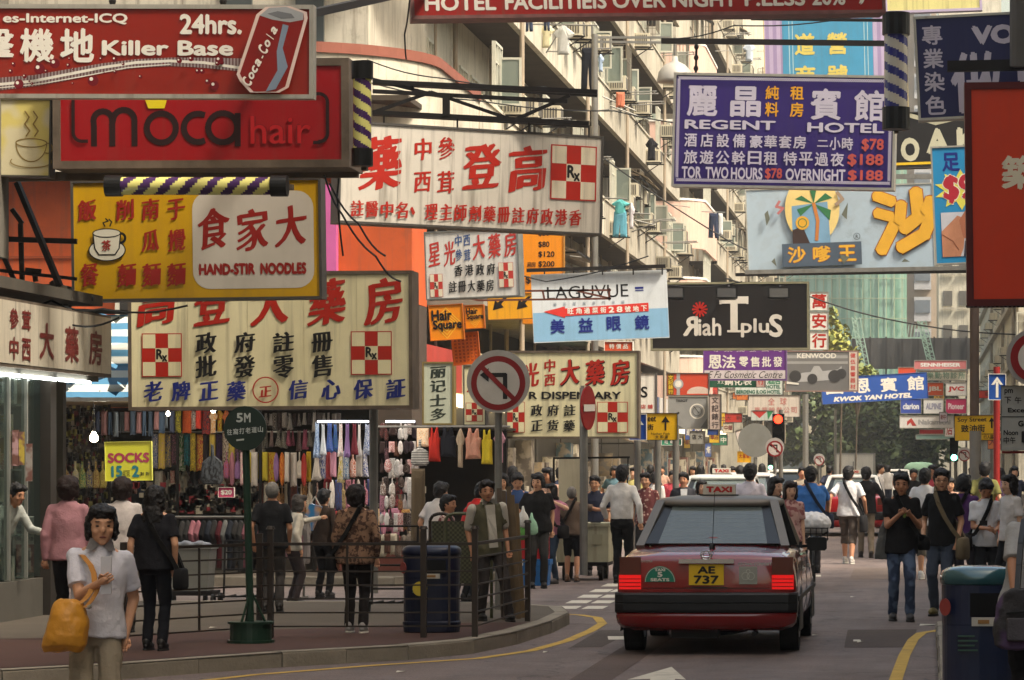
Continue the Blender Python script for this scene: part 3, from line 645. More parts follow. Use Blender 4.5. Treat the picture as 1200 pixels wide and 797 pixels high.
# --- coffee poster
s = Sign('cream poster with a steaming coffee cup outline at the left edge', (-60, 114), (61, 116), 92, 38.4, th=.2, face=mat((206, 196, 160), .6, 0, .12, 1.4, pat='blotch', c2=(206, 190, 110), ps=1.6), frame=GREYD, fw=2, group=GS)
OC = mat((140, 116, 60), .6)
s.line(arcp(98, 52, 18, 180, 360, 16, 22) + arcp(98, 52, 18, 0, 180, 16, 5), 1.3, OC); s.line(arcp(98, 52, 18, 180, 360, 12, 5), 1.2, OC); s.line(arcp(117, 58, 6, 100, -110, 8, 6), 1.3, OC); s.line(arcp(98, 74, 24, 160, 380, 16, 7), 1.2, OC)
for k in (0, 10): s.line([(92 + k, 44), (96 + k, 38), (90 + k, 30), (95 + k, 22), (90 + k, 15)], 1.6, OC)
# --- barber poles
def barber(label, a, b, r, c1, c2, hor=False, turns=3.0, caps=.2):
    t = thing('barber_pole', label, 'barber pole', a, 0, 'striped barber poles'); a = Vector(a); b = Vector(b); d = b - a
    m = MB(); n = 24; seg = 60; dn = d.normalized(); u = dn.orthogonal().normalized(); v = dn.cross(u); vs = []; fs = []; p = a + d * caps; q = a + d * (1 - caps)
    for i in range(seg + 1):
        for k in range(n):
            an = 2 * math.pi * k / n; vs.append(p.lerp(q, i / seg) + (u * math.cos(an) + v * math.sin(an)) * r)
    for i in range(seg):
        for k in range(n): fs.append((i * n + k, i * n + (k + 1) % n, (i + 1) * n + (k + 1) % n, (i + 1) * n + k))
    m.add(vs, fs); m.m = [int(((i / seg * turns + k / n) % .5) / .5 < .52) + (2 if ((i / seg * turns + k / n) % 1) > .5 and False else 0) for i in range(seg) for k in range(n)]
    m.build('striped_glass', [mat(c1, .15), mat(c2, .15)], t, smooth=True)
    for e0, e1 in ((a, a + d * caps), (b - d * caps, b)): MB().tube(e0, e1, r * 1.18, n=20).build('end_cap', BLACK, t)
    MB().box(tuple(min(a[i], b[i]) - (.03 if i != 1 else 0) + (0 if i != 1 else r * 1.1) for i in range(3)), tuple(max(a[i], b[i]) + (.03 if i != 1 else 0) + (0 if i != 1 else r * 1.1 + .12) for i in range(3))).build('bracket', RUST, t)
barber('upright yellow and purple striped barber pole at the end of the red salon sign', P(424.5, 72, 37.6), P(424.5, 195, 37.6), .1, (66, 40, 84), (206, 200, 120), caps=.17, turns=2.1)
barber('level yellow and purple striped barber pole over the noodle sign', P(124, 218, 37.9), P(337, 218, 37.9), .1, (66, 40, 84), (206, 200, 120), caps=.09, turns=3.4)
barber('upright blue and white striped barber pole beside the purple hotel sign', P(1050, 15, 49), P(1050, 152, 49), .17, (54, 56, 120), (190, 184, 170), caps=.19, turns=2)
# --- noodle sign
s = Sign('yellow noodle shop sign with a teacup and a pale rounded panel', (83, 212), (376, 208), 142, 40, th=.3, face=fm((208, 160, 14), streak=.08), frame=GREYD, fw=3, group=GS)
RR = mat((158, 34, 26), .5)
rp = arcp(264, 35, 20, 0, 90, 6) + arcp(162, 35, 20, 90, 180, 6) + arcp(162, 109, 20, 180, 270, 6) + arcp(264, 109, 20, 270, 360, 6)
s.poly(rp, fm((214, 204, 190), streak=.05), 'panel')
s.kai = True; s.row('食家大', 148, 276, 34, 50, RR, 38, .045, jit=2); s.t('HAND-STIR', 149, 99, 66, 14, RR, .06); s.t('NOODLES', 221, 99, 54, 14, RR, .06)
s.row('飯', 8, 34, 22, 26, RR, 22, .04); s.row('削南于', 53, 134, 22, 26, RR, 21, .04); s.row('瓜攪', 82, 134, 58, 27, RR, 21, .04); s.row('餐', 10, 34, 97, 28, RR, 22, .04); s.row('麵麵麵', 53, 134, 98, 28, RR, 23, .04)
CW = mat((222, 216, 196), .5)
s.ring(42, 82, 22, 0, INK, 28, 'teacup', 13); s.ring(42, 82, 20.6, 0, CW, 28, 'teacup', 11.8); s.ring(58, 68, 7, 4, INK, 16, 'teacup')
s.poly([(25, 62), (59, 62), (57, 80), (52, 88), (32, 88), (27, 80)], INK, 'teacup'); s.poly([(26.5, 62), (57.5, 62), (55.5, 80), (51, 86.6), (33, 86.6), (28.5, 80)], CW, 'teacup'); s.ring(42, 62, 17, 0, INK, 24, 'teacup', 5.5); s.ring(42, 62, 15.6, 0, CW, 24, 'teacup', 4.3)
s.row('茶', 36, 50, 70, 13, RR, 11, .04); s.line([(40, 54), (38, 50), (44, 48), (41, 45)], 1.6, INK); s.line([(46, 54), (48, 49), (45, 46)], 1.6, INK)
# --- big cream pharmacy sign
s = Sign('large cream pharmacy sign with black and blue characters under the noodle sign', (150, 319), (483, 317), 162, 42.6, th=.55, face=CRM, frame=RUST, fw=4, group=GS)
s.kai = True; [s.line([(u, 4), (u, 158)], .5, mat((196, 186, 148), .6)) for u in (70, 140, 206, 268)]; s.row('高登大藥房', 10, 322, 8, 57, INKR, 46, .055); s.rx(16, 72, 47, 51, INKR, CRM, INK); s.rx(261, 71, 48, 51, INKR, CRM, INK)
s.row('政府註冊', 79, 240, 71, 25, INK, 25, .045); s.row('批發零售', 79, 240, 98, 27, INK, 25, .045)
s.row('老牌正藥', 18, 138, 128, 24, NAVY, 23, .05); s.ring(161, 139, 15.5, 14, INKR, 28); s.row('正', 153, 169, 134, 14, INKR, 15, .045); s.row('信心保証', 188, 325, 127, 24, NAVY, 23, .05)
tag(MB().tube((gx(438, 43.3), 43.3, .13), (gx(438, 43.3), 43.3, gz(470, 43.3)), .055, n=12).build('sign_post', GREYP), 'grey steel post under the right part of the large cream pharmacy sign', 'post')
# --- slanted pharmacy fascia, along the left wall
t = thing('shop_fascia', 'dirty white pharmacy fascia receding along the left wall above the shop', 'sign', (-9.45, 35, 2.8))
Z0, Z1 = 2.78, 3.5
MB().box((-9.7, 34.2, Z0), (-9.46, 39.85, Z1)).build('sign_box', RUST, t); MB().box((-9.47, 34.25, Z0 + .04), (-9.452, 39.8, Z1 - .03)).build('face_panel', fm((200, 190, 170), streak=.5, dirt=.3), t)
def side_glyphs(st, y0, y1, z0, z1, n, m, X=-9.446, gw=.5):
    b = MB()
    for i, ch in enumerate(st):
        V, FF = glyph(ch, .04); yy = y0 + (y1 - y0 - gw) * (i / max(1, n - 1)); b.add([(X + .0006 * j, yy + x * gw, z0 + z * (z1 - z0)) for x, z, j in V], FF)
    b.build('lettering', m, t)
DR = mat((110, 32, 26), .6)
side_glyphs('大藥房', 36.55, 39.35, 2.9, 3.3, 3, DR, gw=.62); side_glyphs('參茸', 35.35, 36.2, 3.18, 3.4, 2, DR, gw=.36); side_glyphs('中西', 35.35, 36.2, 2.86, 3.1, 2, DR, gw=.36)
# --- white sign reading right to left
s = Sign('wide white pharmacy sign with red characters hung from a dark truss', (398, 141), (707, 160), 118, 50, 51.6, th=.45, face=fm((216, 208, 194), streak=.45), frame=GREYD, fw=2.5, group=GS)
s.kai = True; s.row('藥', 22, 74, 14, 66, INKR, 50, .06); s.col('中西', 86, 15, 79, 20, INKR, 26); s.col('參茸', 113, 12, 78, 20, INKR, 27); s.row('登高', 142, 242, 16, 57, INKR, 46, .06)
[s.line([(u, 4), (u, 114)], .5, mat((186, 178, 164), .6)) for u in (68, 130, 186, 236)]; s.rx(246, 13, 55, 65, INKR, OFFW, INK, 1.6); s.row('註醫中名、理主師劑藥冊註府政港香', 14, 284, 91, 20, INKR, 15, .04, dv=-.15)
# --- tilted star light sign
s = Sign('small white pharmacy sign with blue characters tilted upward to the right', (497, 272), (607, 267), 80, 60, 59.8, th=.35, face=fm((216, 212, 204)), frame=mat((120, 122, 118), .6, .2, .3, 3, streak=.5), fw=1.5, group=GS)
BLU = mat((66, 92, 140), .5); IR2 = mat((190, 60, 52), .5)
s.kai = True; s.row('星光', 4, 36, 12, 30, IR2, 14, .04); s.row('中西', 36, 54, 5, 14, BLU, 8, .03); s.row('參茸', 36, 54, 22, 14, BLU, 8, .03); s.row('大藥房', 56, 108, 6, 30, IR2, 15, .04, dv=-1)
s.row('香港政府', 34, 82, 40, 14, INK, 10, .03); s.row('註冊大藥房', 27, 80, 59, 14, INK, 9.5, .03); s.rx(5, 50, 15, 27, IR2, OFFW, INK, .4); s.rx(86, 40, 17, 29, IR2, OFFW, INK, .4)
# --- truss above the white sign
t = thing('sign_truss', 'dark steel truss spanning above the wide white pharmacy sign', 'truss', P(437, 120, 51)); m = MB()
def Q(x, y, d=51): return P(x, y, d)
for a, b, w_ in (((437, 96), (700, 108), .07), ((437, 107), (665, 119), .06), ((437, 132), (690, 145), .07)): m.bar(Q(*a), Q(*b), w_)
for a, b in (((437, 132), (505, 108)), ((505, 108), (602, 141)), ((602, 141), (668, 112)), ((437, 93), (512, 112)), ((523, 111), (523, 136)), ((483, 98), (483, 106))): m.bar(Q(*a), Q(*b), .05 if a[0] != 523 else .1)
for a, b, w_ in (((437, 98), (700, 112), .05), ((437, 134), (690, 148), .05)): m.bar(P(*a, 52), P(*b, 52), w_)
m.build('truss_bar', IRON, t); m = MB()
for x in (450, 536, 620, 690): m.path([Q(x, 134 + (x - 437) * .05), Q(x, 144 + (x - 437) * .065)], .015)
m.build('hook', IRON, t)
# --- lamp post by the tenement
t = thing('lamp_post', 'tall grey lamp post with a flat arm rising behind the white pharmacy sign', 'lamp post', (gx(697, 74), 74, .13)); m = MB()
m.tube((gx(697, 74), 74, .13), P(697, 40, 74), .085, .07, 12); m.build('pole', STEEL, t)
m = MB(); m.bar(P(699, 44, 74), P(786, 44, 74), .05); m.bar(P(699, 49, 74), P(786, 50, 74), .05); m.build('arm', STEEL, t)
t = thing('street_lamp', 'domed grey street lamp hanging from a wire left of the purple hotel sign', 'street lamp', P(791, 95, 70)); m = MB()
prof = [(0, 66), (3, 66), (4, 72), (12, 76), (19, 84), (21, 93), (21, 97), (0, 99)]; rings = []
for r_, y_ in prof: rings.append([P(791, y_, 70) + Vector((r_ * .0175 * math.cos(a * .5236), r_ * .0175 * math.sin(a * .5236), 0)) for a in range(12)])
m.loft(rings); m.build('shade', mat((168, 164, 156), .5, .1), t, smooth=True); MB().tube(P(791, 66, 70), P(791, 44, 70), .03).build('stem', STEEL, t)
# --- price board
s = Sign('orange price board with dollar amounts behind the tilted pharmacy sign', (612, 262), (661, 262), 118, 72, th=.2, face=fm((226, 140, 26), streak=.1), frame=mat((160, 110, 40), .6), fw=1, group=GS)
for i, (a, y) in enumerate((('$50', 8), ('$80', 21), ('$120', 32.5), ('$200', 44))): s.t(a, 19, y, 13 if i < 2 else 19, 7.5, INK, .02)
s.t('$8..', 4, 62, 18, 9, INK, .02); s.row('廂房', 6, 16, 45, 6, INK, 5, .01)
# --- acuvue board
s = Sign('white and pale blue optician board with a red arrow', (622, 322), (781, 316), 80, 66, 66.3, th=.05, face=fm((208, 212, 214), streak=.15), frame=mat((200, 204, 206), .6), fw=0, group=GS)
s.rect(.5, 45, 158, 34, fm((134, 176, 206), streak=.1), 'panel', y=-.014)
s.t('LAGUVUE', 18, 15, 95, 15, INK, -0.0); s.rect(121, 19, 10, 2.4, NAVY); s.rect(121, 22.6, 10, 1.2, NAVY)
s.row('隱形眼鏡專門店鋪', 25, 108, 34, 3.6, mat((150, 160, 170), .6), 3.4, .01)
AR = mat((206, 54, 46), .5)
s.poly([(13, 44), (38, 38.6), (38, 41), (136, 38), (136, 48), (38, 50), (38, 52)], AR, 'arrow'); s.row('旺角通菜街28號地下', 41, 134, 41, 7, WH, 7, .035)
s.row('美益眼鏡', 20, 136, 53, 17, NAVY, 17, .04, dv=-.3)
beam('black rod carrying the optician board', P(617, 317, 65.9), P(780, 312, 66.2), .07)
m = MB()
for u in (638, 672, 706, 742, 776): m.tube(P(u, 314, 66.1), P(u, 322, 66.1), .015, n=5)
tag(m.build('hooks', IRON) if 0 else m.build('hook_row', IRON), 'row of small hooks joining the optician board to its rod', 'hooks')
t = thing('truss_arm', 'thin brown truss arm crossing in front of the optician board', 'truss', P(560, 342, 63)); m = MB()
for a, b in (((520, 342), (716, 340)), ((560, 352), (716, 350)), ((520, 342), (560, 352)), ((636, 341), (638, 351)), ((672, 340), (716, 350)), ((638, 341), (690, 340)), ((714, 338), (714, 352))): m.bar(P(*a, 63), P(*b, 63), .035)
m.build('truss_bar', mat((104, 60, 48), .7, .2), t)
# --- mirror hair salon sign
s = Sign('black sign with mirrored hair salon lettering and three spotlights', (762, 331), (948, 330), 80, 75, th=.3, face=mat((34, 31, 30), .4, 0, .05), frame=mat((140, 136, 110), .6, .1, .3, 4), fw=2.5, group=GS)
SG = mat((214, 208, 196), .45)
s.t('R', 38, 40, 18, 23, SG, .03, mir=True); s.t('iah', 56, 42, 27, 21, SG, .02); s.t('T', 81, 17, 34, 42, SG, .03); s.rect(81, 17, 2.5, 9, SG); s.rect(112.5, 17, 2.5, 9, SG); s.rect(90, 56.5, 16, 2.5, SG)
s.t('plu', 106, 43, 33, 22, SG, .02); s.t('S', 139, 38, 16, 27, SG, .03)
for k in range(12): a = k * .5236; s.line([(58 + 2 * math.cos(a), 32 + 2 * math.sin(a)), (58 + 8.5 * math.cos(a), 32 + 8.5 * math.sin(a))], 2, RED, 'flower')
for x in (790, 852, 913):
    t = thing('spotlight', {790: 'left', 852: 'middle', 913: 'right'}[x] + ' black spotlight on the top edge of the black hair salon sign', 'spotlight', P(x, 340, 74.2)); m = MB()
    a = P(x, 346, 74.2); m.loft([[a + Vector((i * .24, -.16, j * .13 + .05)) for i, j in ((-1, -1), (1, -1), (1, 1), (-1, 1))], [a + Vector((i * .17, .12, j * .1)) for i, j in ((-1, -1), (1, -1), (1, 1), (-1, 1))]]); m.build('lamp_body', BLACK, t)
    MB().bar(a + Vector((0, .1, .05)), a + Vector((0, .7, .24)), .04).build('bracket', IRON, t); MB().box(a + Vector((-.2, -.175, -.05)), a + Vector((.2, -.165, .14))).build('lens', glass((90, 90, 90), .2), t)
# --- regent
PUR = fm((52, 36, 104), streak=.06)
s = Sign('large purple hotel sign with white and orange characters', (790, 85), (1051, 89), 134, 58, 57.7, th=.3, face=PUR, frame=SILV, fw=3, group=GS)
LV = mat((196, 188, 202), .5); OR_ = mat((224, 160, 40), .5); RP = mat((190, 84, 74), .5)
s.row('麗晶', 16, 103, 15, 36, LV, 36, .04); s.row('賓館', 161, 248, 16, 37, LV, 36, .04, dv=1); s.row('純租', 108, 153, 14, 16, OR_, 16, .035); s.row('料房', 108, 153, 33, 17, OR_, 16, .035)
s.t('REGENT', 14, 55, 107, 11, LV, .03); s.t('HOTEL', 158, 56, 90, 11.5, LV, .03)
s.row('酒店設備', 14, 86, 71, 16, LV, 15, .03); s.row('豪華套房', 91, 157, 72, 15, LV, 15, .03); s.row('二小時', 170, 212, 73, 15, LV, 13, .03); s.t('$78', 222, 74, 26, 15, RP, .03)
s.row('旅遊公幹日租', 14, 124, 91, 16, LV, 16, .03); s.row('特平過夜', 131, 202, 91, 16, LV, 16, .03); s.t('$188', 206, 92, 42, 15, RP, .03)
for st, u, w_, m_ in (('TOR', 12, 23, LV), ('TWO', 40, 27, LV), ('HOURS', 70, 37, LV), ('$78', 110, 20, RP), ('OVERNIGHT', 134, 70, LV), ('$188', 207, 41, RP)): s.t(st, u, 110 + .004 * u, w_, 14, m_, .03)
for v in (6.5, 126):
    s.line([(6 + k * 2.5, v + (1.6 if k % 2 else -1.6)) for k in range(101)], .8, LV, 'border'); s.line([(6 + k * 2.5, v + (-1.6 if k % 2 else 1.6)) for k in range(101)], .8, LV, 'border')
for u in (6.5, 255):
    s.line([(u + (1.6 if k % 2 else -1.6), 8 + k * 2.5) for k in range(47)], .8, LV, 'border'); s.line([(u + (-1.6 if k % 2 else 1.6), 8 + k * 2.5) for k in range(47)], .8, LV, 'border')
hang(s, (24, 250), 38, .022)
beam('black beam over the purple hotel sign, upper one', P(880, 22, 57), P(1045, 24, 57), .05); beam('black beam over the purple hotel sign, lower one', P(775, 48, 58), P(1040, 51, 58), .09)
# --- navy dye sign
s = Sign('navy blue hair dyeing sign with tall white characters at top right', (1070, 20), (1262, 10), 122, 46, th=.25, face=fm((34, 36, 82), streak=.05), frame=SILV, fw=3, group=GS)
s.col('專業染色', 9, 11, 116, 24, LV, 23, .03); s.t('VOGUE', 67, 14, 120, 23, LV, .06); s.row('做頭', 40, 178, 44, 72, LV, 62, .05)
s = Sign('black sign with cream letters and a yellow stripe behind the barber pole', (1046, 132), (1160, 128), 66, 74, th=.3, face=mat((36, 34, 34), .5), frame=GREYD, fw=1, group=GS)
s.t('O', 8, 30, 22, 28, mat((200, 196, 170), .5), .05); s.t('A K', 38, 20, 60, 30, mat((200, 196, 170), .5), .05); s.rect(1, 59, 112, 3, CY); s.line([(20, 4), (50, 14), (90, 6)], 5, mat((180, 176, 150), .5))
tag(MB().tube(P(1192, -40, 45), P(1192, 78, 45), .1, n=10).build('sign_post', mat((96, 92, 88), .6, .3)), 'grey post dropping in front of the navy hair dyeing sign', 'post')
beam('dark beam holding the navy sign post', P(1110, 78, 45.2), P(1210, 76, 45.2), .14)
# --- red box right
s = Sign('big plain red sign box with a pale character cut by the right edge', (1130, 97), (1290, 95), 262, 34, th=.4, face=fm((206, 56, 14), streak=.08), frame=mat((84, 16, 12), .5, 0, .2, 3), fw=8, group=GS)
s.row('築', 42, 88, 86, 40, OFFW, 44, .06)
m = MB()
for k in range(24): m.bar(P(1132 + 5 * k, 359, 34.1), P(1135 + 5 * k, 359, 34.1), .02)
m.build('light_strip', IRON, s.o)
# --- foot massage
s = Sign('blue foot massage sign with a yellow burst and a red price', (1090, 172), (1180, 168), 139, 62, th=.15, face=fm((40, 134, 184), streak=.05), frame=SILV, fw=2, group=GS)
s.row('足', 13, 34, 8, 22, NAVY, 21, .045)
st_ = [(34 + (32 if k % 2 else 20) * math.cos(k * math.pi / 10), 52 + (24 if k % 2 else 14) * math.sin(k * math.pi / 10)) for k in range(20)]
s.poly(st_, mat((222, 214, 90), .5), 'burst'); s.t('$9', 12, 33, 38, 36, mat((232, 224, 200), .5), .08); s.t('$9', 13, 34, 36, 34, mat((176, 40, 54), .5), .045)
s.rect(9, 78, 60, 52, mat((196, 196, 204), .5), 'photo_print'); SK = mat((192, 132, 100), .5, 0, .3, 3)
s.poly([(9, 100), (22, 88), (28, 82), (33, 84), (31, 94), (36, 104), (34, 120), (30, 130), (9, 130)], SK, 'photo_print'); s.poly([(30, 88), (38, 76), (48, 78), (52, 96), (44, 112), (34, 108)], mat((178, 110, 82), .5, 0, .3, 3), 'photo_print'); s.line([(10, 104), (22, 112), (28, 122)], .8, mat((120, 60, 40), .5))
s.poly([(36, 112), (56, 108), (62, 130), (34, 130)], mat((40, 44, 60), .5), 'photo_print')
# --- satay sign
s = Sign('pale blue satay sign with a puffy yellow character and palm picture', (873, 222), (1093, 214), 100, 85, th=.25, face=mat((168, 186, 200), .6, 0, .12, 1, pat='blotch', c2=(164, 180, 192), ps=2, dirt=.35), frame=mat((180, 180, 172), .6, 0, .3, 3), fw=1.5, group=GS)
YO = mat((222, 168, 52), .45, 0, .15, 3); YE = mat((160, 84, 40), .5)
def blob(pts, w_, thick=.03):
    s.line(pts, w_ + 2, YE, 'raised_lettering')
    for (a, b) in pts: s.ring(a, b, w_ * .5 + 1.2, 0, YE, 16, 'raised_lettering')
def blob2(pts, w_):
    s.line(pts, w_, YO, 'raised_lettering')
    for (a, b) in pts: s.ring(a, b, w_ * .5, 0, YO, 16, 'raised_lettering')
BL = (([(155, 14), (170, 20)], 13), ([(155, 34), (168, 38)], 12), ([(158, 76), (170, 54), (174, 46)], 14), ([(200, 12), (202, 40), (186, 52)], 15), ([(182, 26), (180, 42)], 13), ([(216, 22), (212, 32)], 13), ([(217, 40), (208, 60), (182, 74)], 15))
for p_, w_ in BL: blob(p_, w_)
for p_, w_ in BL: blob2(p_, w_)
s.ring(78, 26, 32, 0, mat((226, 200, 130), .5), 32, 'picture', 40); s.poly([(54, 22), (96, 18), (98, 66), (54, 66)], mat((120, 160, 190), .5, 0, .2, 2), 'picture')
GR = mat((50, 112, 70), .5)
for a, b, c in (((80, 20), (58, 14), (66, 10)), ((80, 20), (102, 14), (94, 8)), ((80, 20), (64, 34), (60, 26)), ((80, 20), (98, 40), (100, 28)), ((80, 20), (76, 4), (84, 2))): s.poly([a, b, c], GR, 'picture')
s.line([(80, 20), (84, 40), (82, 62)], 4, mat((190, 120, 60), .5)); s.poly([(54, 50), (66, 46), (74, 66), (54, 66)], mat((60, 44, 40), .5), 'picture'); s.ring(66, 42, 8, 0, YO, 18, 'picture'); s.ring(66, 42, 5.4, 4.4, GR, 14, 'picture')
s.rect(41, 66, 93, 27, mat((74, 88, 104), .6, 0, .2, 2), 'panel'); s.row('沙嗲王', 47, 128, 70, 19, YE, 22, .06); s.row('沙嗲王', 47.5, 127.5, 69.5, 19, YO, 21, .045)
s.ring(129, 60, 4, 3.4, INK, 16); s.t('R', 127.6, 58, 3, 4, INK, .02)
for pts in (((22, 30), (26, 26), (28, 36), (24, 44)), ((112, 34), (120, 20), (118, 40)), ((108, 80), (120, 84), (112, 92)), ((28, 86), (32, 82), (34, 92)), ((180, 92), (184, 88), (190, 92))): s.poly(pts, mat((100, 104, 92), .8), 'peeled_patch')
s.line([(40, 16), (36, 22), (44, 24), (38, 30)], 3, mat((180, 110, 110), .6)); s.line([(108, 8), (114, 16), (106, 22)], 4, mat((150, 130, 110), .6))
beam('long flat beam under the pale blue satay sign', P(873, 319, 84.6), P(1135, 314, 84.6), .1, m=STEEL); beam('thin black beam under the pale blue satay sign', P(862, 322, 84.8), P(1135, 318, 84.8), .08); beam('pale rail above the satay sign beside the purple sign', P(1048, 207, 85), P(1100, 207, 85), .12, m=STEEL)
# --- blue upper sign on lilac panels
s = Sign('blue signboard with raised yellow characters framed by lilac panels at the top', (894, 16), (1062, 12), 135, 120, th=1.0, face=mat((176, 160, 190), .7, 0, .15, .5, pat='stripev', c2=(150, 132, 170), ps=1.2), frame=mat((196, 176, 120), .7), fw=1, group=GS)
s.rect(22, 8, 106, 126, mat((60, 140, 178), .6, 0, .15, 1, streak=.2), 'panel')
for u in (30, 34, 118, 122): s.line([(u, 10), (u, 132)], .9, mat((170, 196, 200), .5))
s.row('道營', 36, 98, 24, 26, mat((208, 190, 96), .4), 24, .05); s.row('商號', 36, 98, 62, 24, mat((208, 190, 96), .4), 24, .05)
s = Sign('pale yellow and lilac sign above the navy sign', (1036, -20), (1150, -24), 36, 110, th=.4, face=fm((204, 196, 130)), frame=mat((170, 156, 184), .6), fw=3, group=GS)
# --- wan on hang
for i, ch in enumerate('萬安行'):
    s = Sign('white square panel with one red character, ' + ('top', 'middle', 'bottom')[i] + ' of three above the racing car sign', (949, 342 + 23 * i), (971, 342 + 23 * i), 22, 100, th=.12, face=fm((226, 222, 212), streak=.05), frame=SILV, fw=.6, group=GS); s.row(ch, 2.5, 19.5, 2.5, 17, INKR, 17, .045)
# --- cosmetic
s = Sign('purple cosmetics wholesaler sign with script on a pale strip', (824, 404), (922, 404), 42, 95, th=.3, face=fm((104, 52, 130), streak=.05), frame=mat((112, 84, 130), .5), fw=1.2, group=GS)
s.row('恩法', 6, 38, 12, 16, WH, 16, .04); s.row('零售批發', 42, 93, 14, 12, WH, 11, .035); s.row('專業批發公司', 10, 92, 1.5, 7, mat((190, 170, 190), .5), 10, .03); s.rect(1.5, 30, 95, 10, fm((206, 196, 196)), 'panel'); s.t('E Fa Cosmetic Centre', 5, 31, 88, 8, INK, 0, .5)
# --- racing car
s = Sign('grey racing car billboard with a red lettered strip', (920, 411), (1006, 411), 48, 110, th=.3, face=mat((118, 116, 114), .5, 0, .25, .6), frame=mat((150, 120, 110), .5), fw=1.2, group=GS)
s.rect(1.5, 1.5, 72, 14, mat((160, 158, 154), .5, 0, .2, .6, pat='stripe', c2=(120, 118, 116), ps=1.6)); s.t('KENWOOD', 14, 3, 46, 6, WH, .04)
CARG = mat((66, 64, 64), .4); s.poly([(8, 33), (20, 26), (30, 25), (34, 18), (40, 18), (44, 24), (62, 22), (66, 18), (68, 30), (60, 34), (30, 36), (10, 37)], mat((176, 174, 172), .4), 'picture')
for a, b, r in ((12, 30, 7), (32, 33, 6), (58, 30, 7.5), (66, 27, 6)): s.ring(a, b, r, 0, CARG, 16, 'picture')
s.poly([(2, 36), (16, 38), (16, 40), (2, 39)], WH, 'picture'); s.rect(75, 1.5, 9.5, 45, fm((206, 190, 176)), 'panel'); s.col('健伍音響器材', 76.5, 3, 45, 6, IR2, 5.5, .03)
# --- kwok yan hotel
s = Sign('blue hotel banner tilted with big white characters', (962, 443), (1086, 436), 31, 130, 131, th=.15, face=fm((44, 84, 164), streak=.05), frame=mat((60, 90, 150), .5), fw=.6, group=GS)
s.row('國恩賓館', 5, 120, 3, 17, WH, 20, .045, dv=.3, ); s.t('KWOK YAN HOTEL', 13, 23, 92, 6, WH, .06, .2)
# --- brand boards
for i, (x0, y0, x1, y1, c, st, c2_, lb) in enumerate(((1071, 422, 1133, 433, (200, 120, 120), 'SENNHEISER', (230, 226, 220), 'pink and blue brand strip on top of the brand boards'), (1075, 434, 1133, 446, (214, 210, 190), '百樂動物診所', (120, 150, 130), 'cream brand board with grey characters'),
        (1085, 448, 1106, 464, (222, 92, 40), 'JBL', (236, 226, 210), 'orange audio brand board'), (1108, 448, 1133, 464, (220, 218, 212), 'JVC', (190, 50, 50), 'white board with red initials'), (1055, 467, 1080, 485, (60, 84, 170), 'clarion', (230, 230, 230), 'blue audio brand board'),
        (1082, 467, 1106, 485, (222, 220, 216), 'ALPINE', (150, 150, 170), 'white audio brand board with faint letters'), (1108, 467, 1133, 485, (190, 50, 96), 'Pioneer', (232, 210, 214), 'magenta audio brand board'), (1054, 487, 1118, 502, (224, 220, 214), 'Nakamichi', (170, 168, 166), 'long white audio brand board'),
        (1077, 503, 1106, 509, (196, 60, 60), '', (0, 0, 0), 'thin red strip under the brand boards'), (1107, 494, 1119, 512, (226, 220, 214), '店', (190, 60, 60), 'little white board with a red mark'), (1064, 420, 1084, 425, (214, 80, 50), '', (0, 0, 0), 'small red sign above the brand boards'), (1073, 509, 1118, 515, (120, 150, 140), '', (0, 0, 0), 'long green grey strip below the brand boards'))):
    if lb.startswith('small red'): x0, y0, x1, y1 = 1052, 430, 1074, 440
    s = Sign(lb, (x0, y0), (x1, y0), y1 - y0, 140 + .4 * i, th=.2, face=fm(c, streak=.1), frame=SILV, fw=.7, group='audio brand boards over the far street')
    W_ = x1 - x0; H_ = y1 - y0; mm = mat(c2_, .5)
    if st and ord(st[0]) > 200: s.row(st, 2, W_ - 2, 2, H_ - 4, mm, min(H_ - 4, (W_ - 4) / len(st) * .9), .03)
    elif st: s.t(st, W_ * .12 if st != 'Nakamichi' else 22, H_ * .3, W_ * .76 if st != 'Nakamichi' else 38, H_ * .42, mm, .05)
    if st == 'Nakamichi': s.poly([(9, 12), (9, 7), (14, 3), (20, 12), (15, 12), (13, 8)], IR2)
# --- watch adverts, hotel signs, etc.
s = Sign('red wristwatch advertisement with gold characters at its left', (781, 437), (831, 437), 27, 92, th=.3, face=fm((196, 70, 44), streak=.05), frame=GREYD, fw=1, group=GS)
s.rect(1.5, 1.5, 7, 24, mat((120, 90, 20), .5)); s.col('文記錶行', 2.2, 3, 25, 5.5, CY, 5, .03); s.rect(12, 1, 4, 25, mat((196, 196, 200), .3, .5)); s.ring(14, 13, 6, 0, mat((196, 196, 200), .3, .5), 20); s.ring(14, 13, 4, 0, WH, 18); s.ring(38, 24, 14, 0, mat((214, 190, 176), .4), 20, 'picture', 8); s.rect(22, 24.5, 27, 2, mat((196, 70, 44), .5)) 
s = Sign('grey close up watch face advertisement', (783, 464), (830, 464), 39, 91, th=.3, face=mat((150, 150, 148), .5, 0, .3, 1.2), frame=SILV, fw=1, group=GS)
s.ring(34, 18, 9, 7.6, WH, 22); s.ring(34, 18, 5.5, 5, INK, 20); s.ring(12, 20, 1.3, 0, INK, 10); s.t('TISSOT', 9, 4, 14, 3, INK, .03); s.poly([(1.5, 37), (1.5, 30), (18, 37.5)], mat((90, 90, 88), .5)); s.poly([(38, 37.5), (46, 26), (46, 37.5)], mat((96, 96, 94), .5)); s.line([(36, 20), (30, 12)], .8, INK)
s = Sign('narrow pinkish watch shop strip with four dark characters', (831, 462), (845, 462), 42, 90.6, th=.3, face=fm((196, 176, 166)), frame=GREYD, fw=1, group=GS); s.col('文記錶行', 3, 3, 40, 8, mat((70, 60, 60), .5), 8, .03)
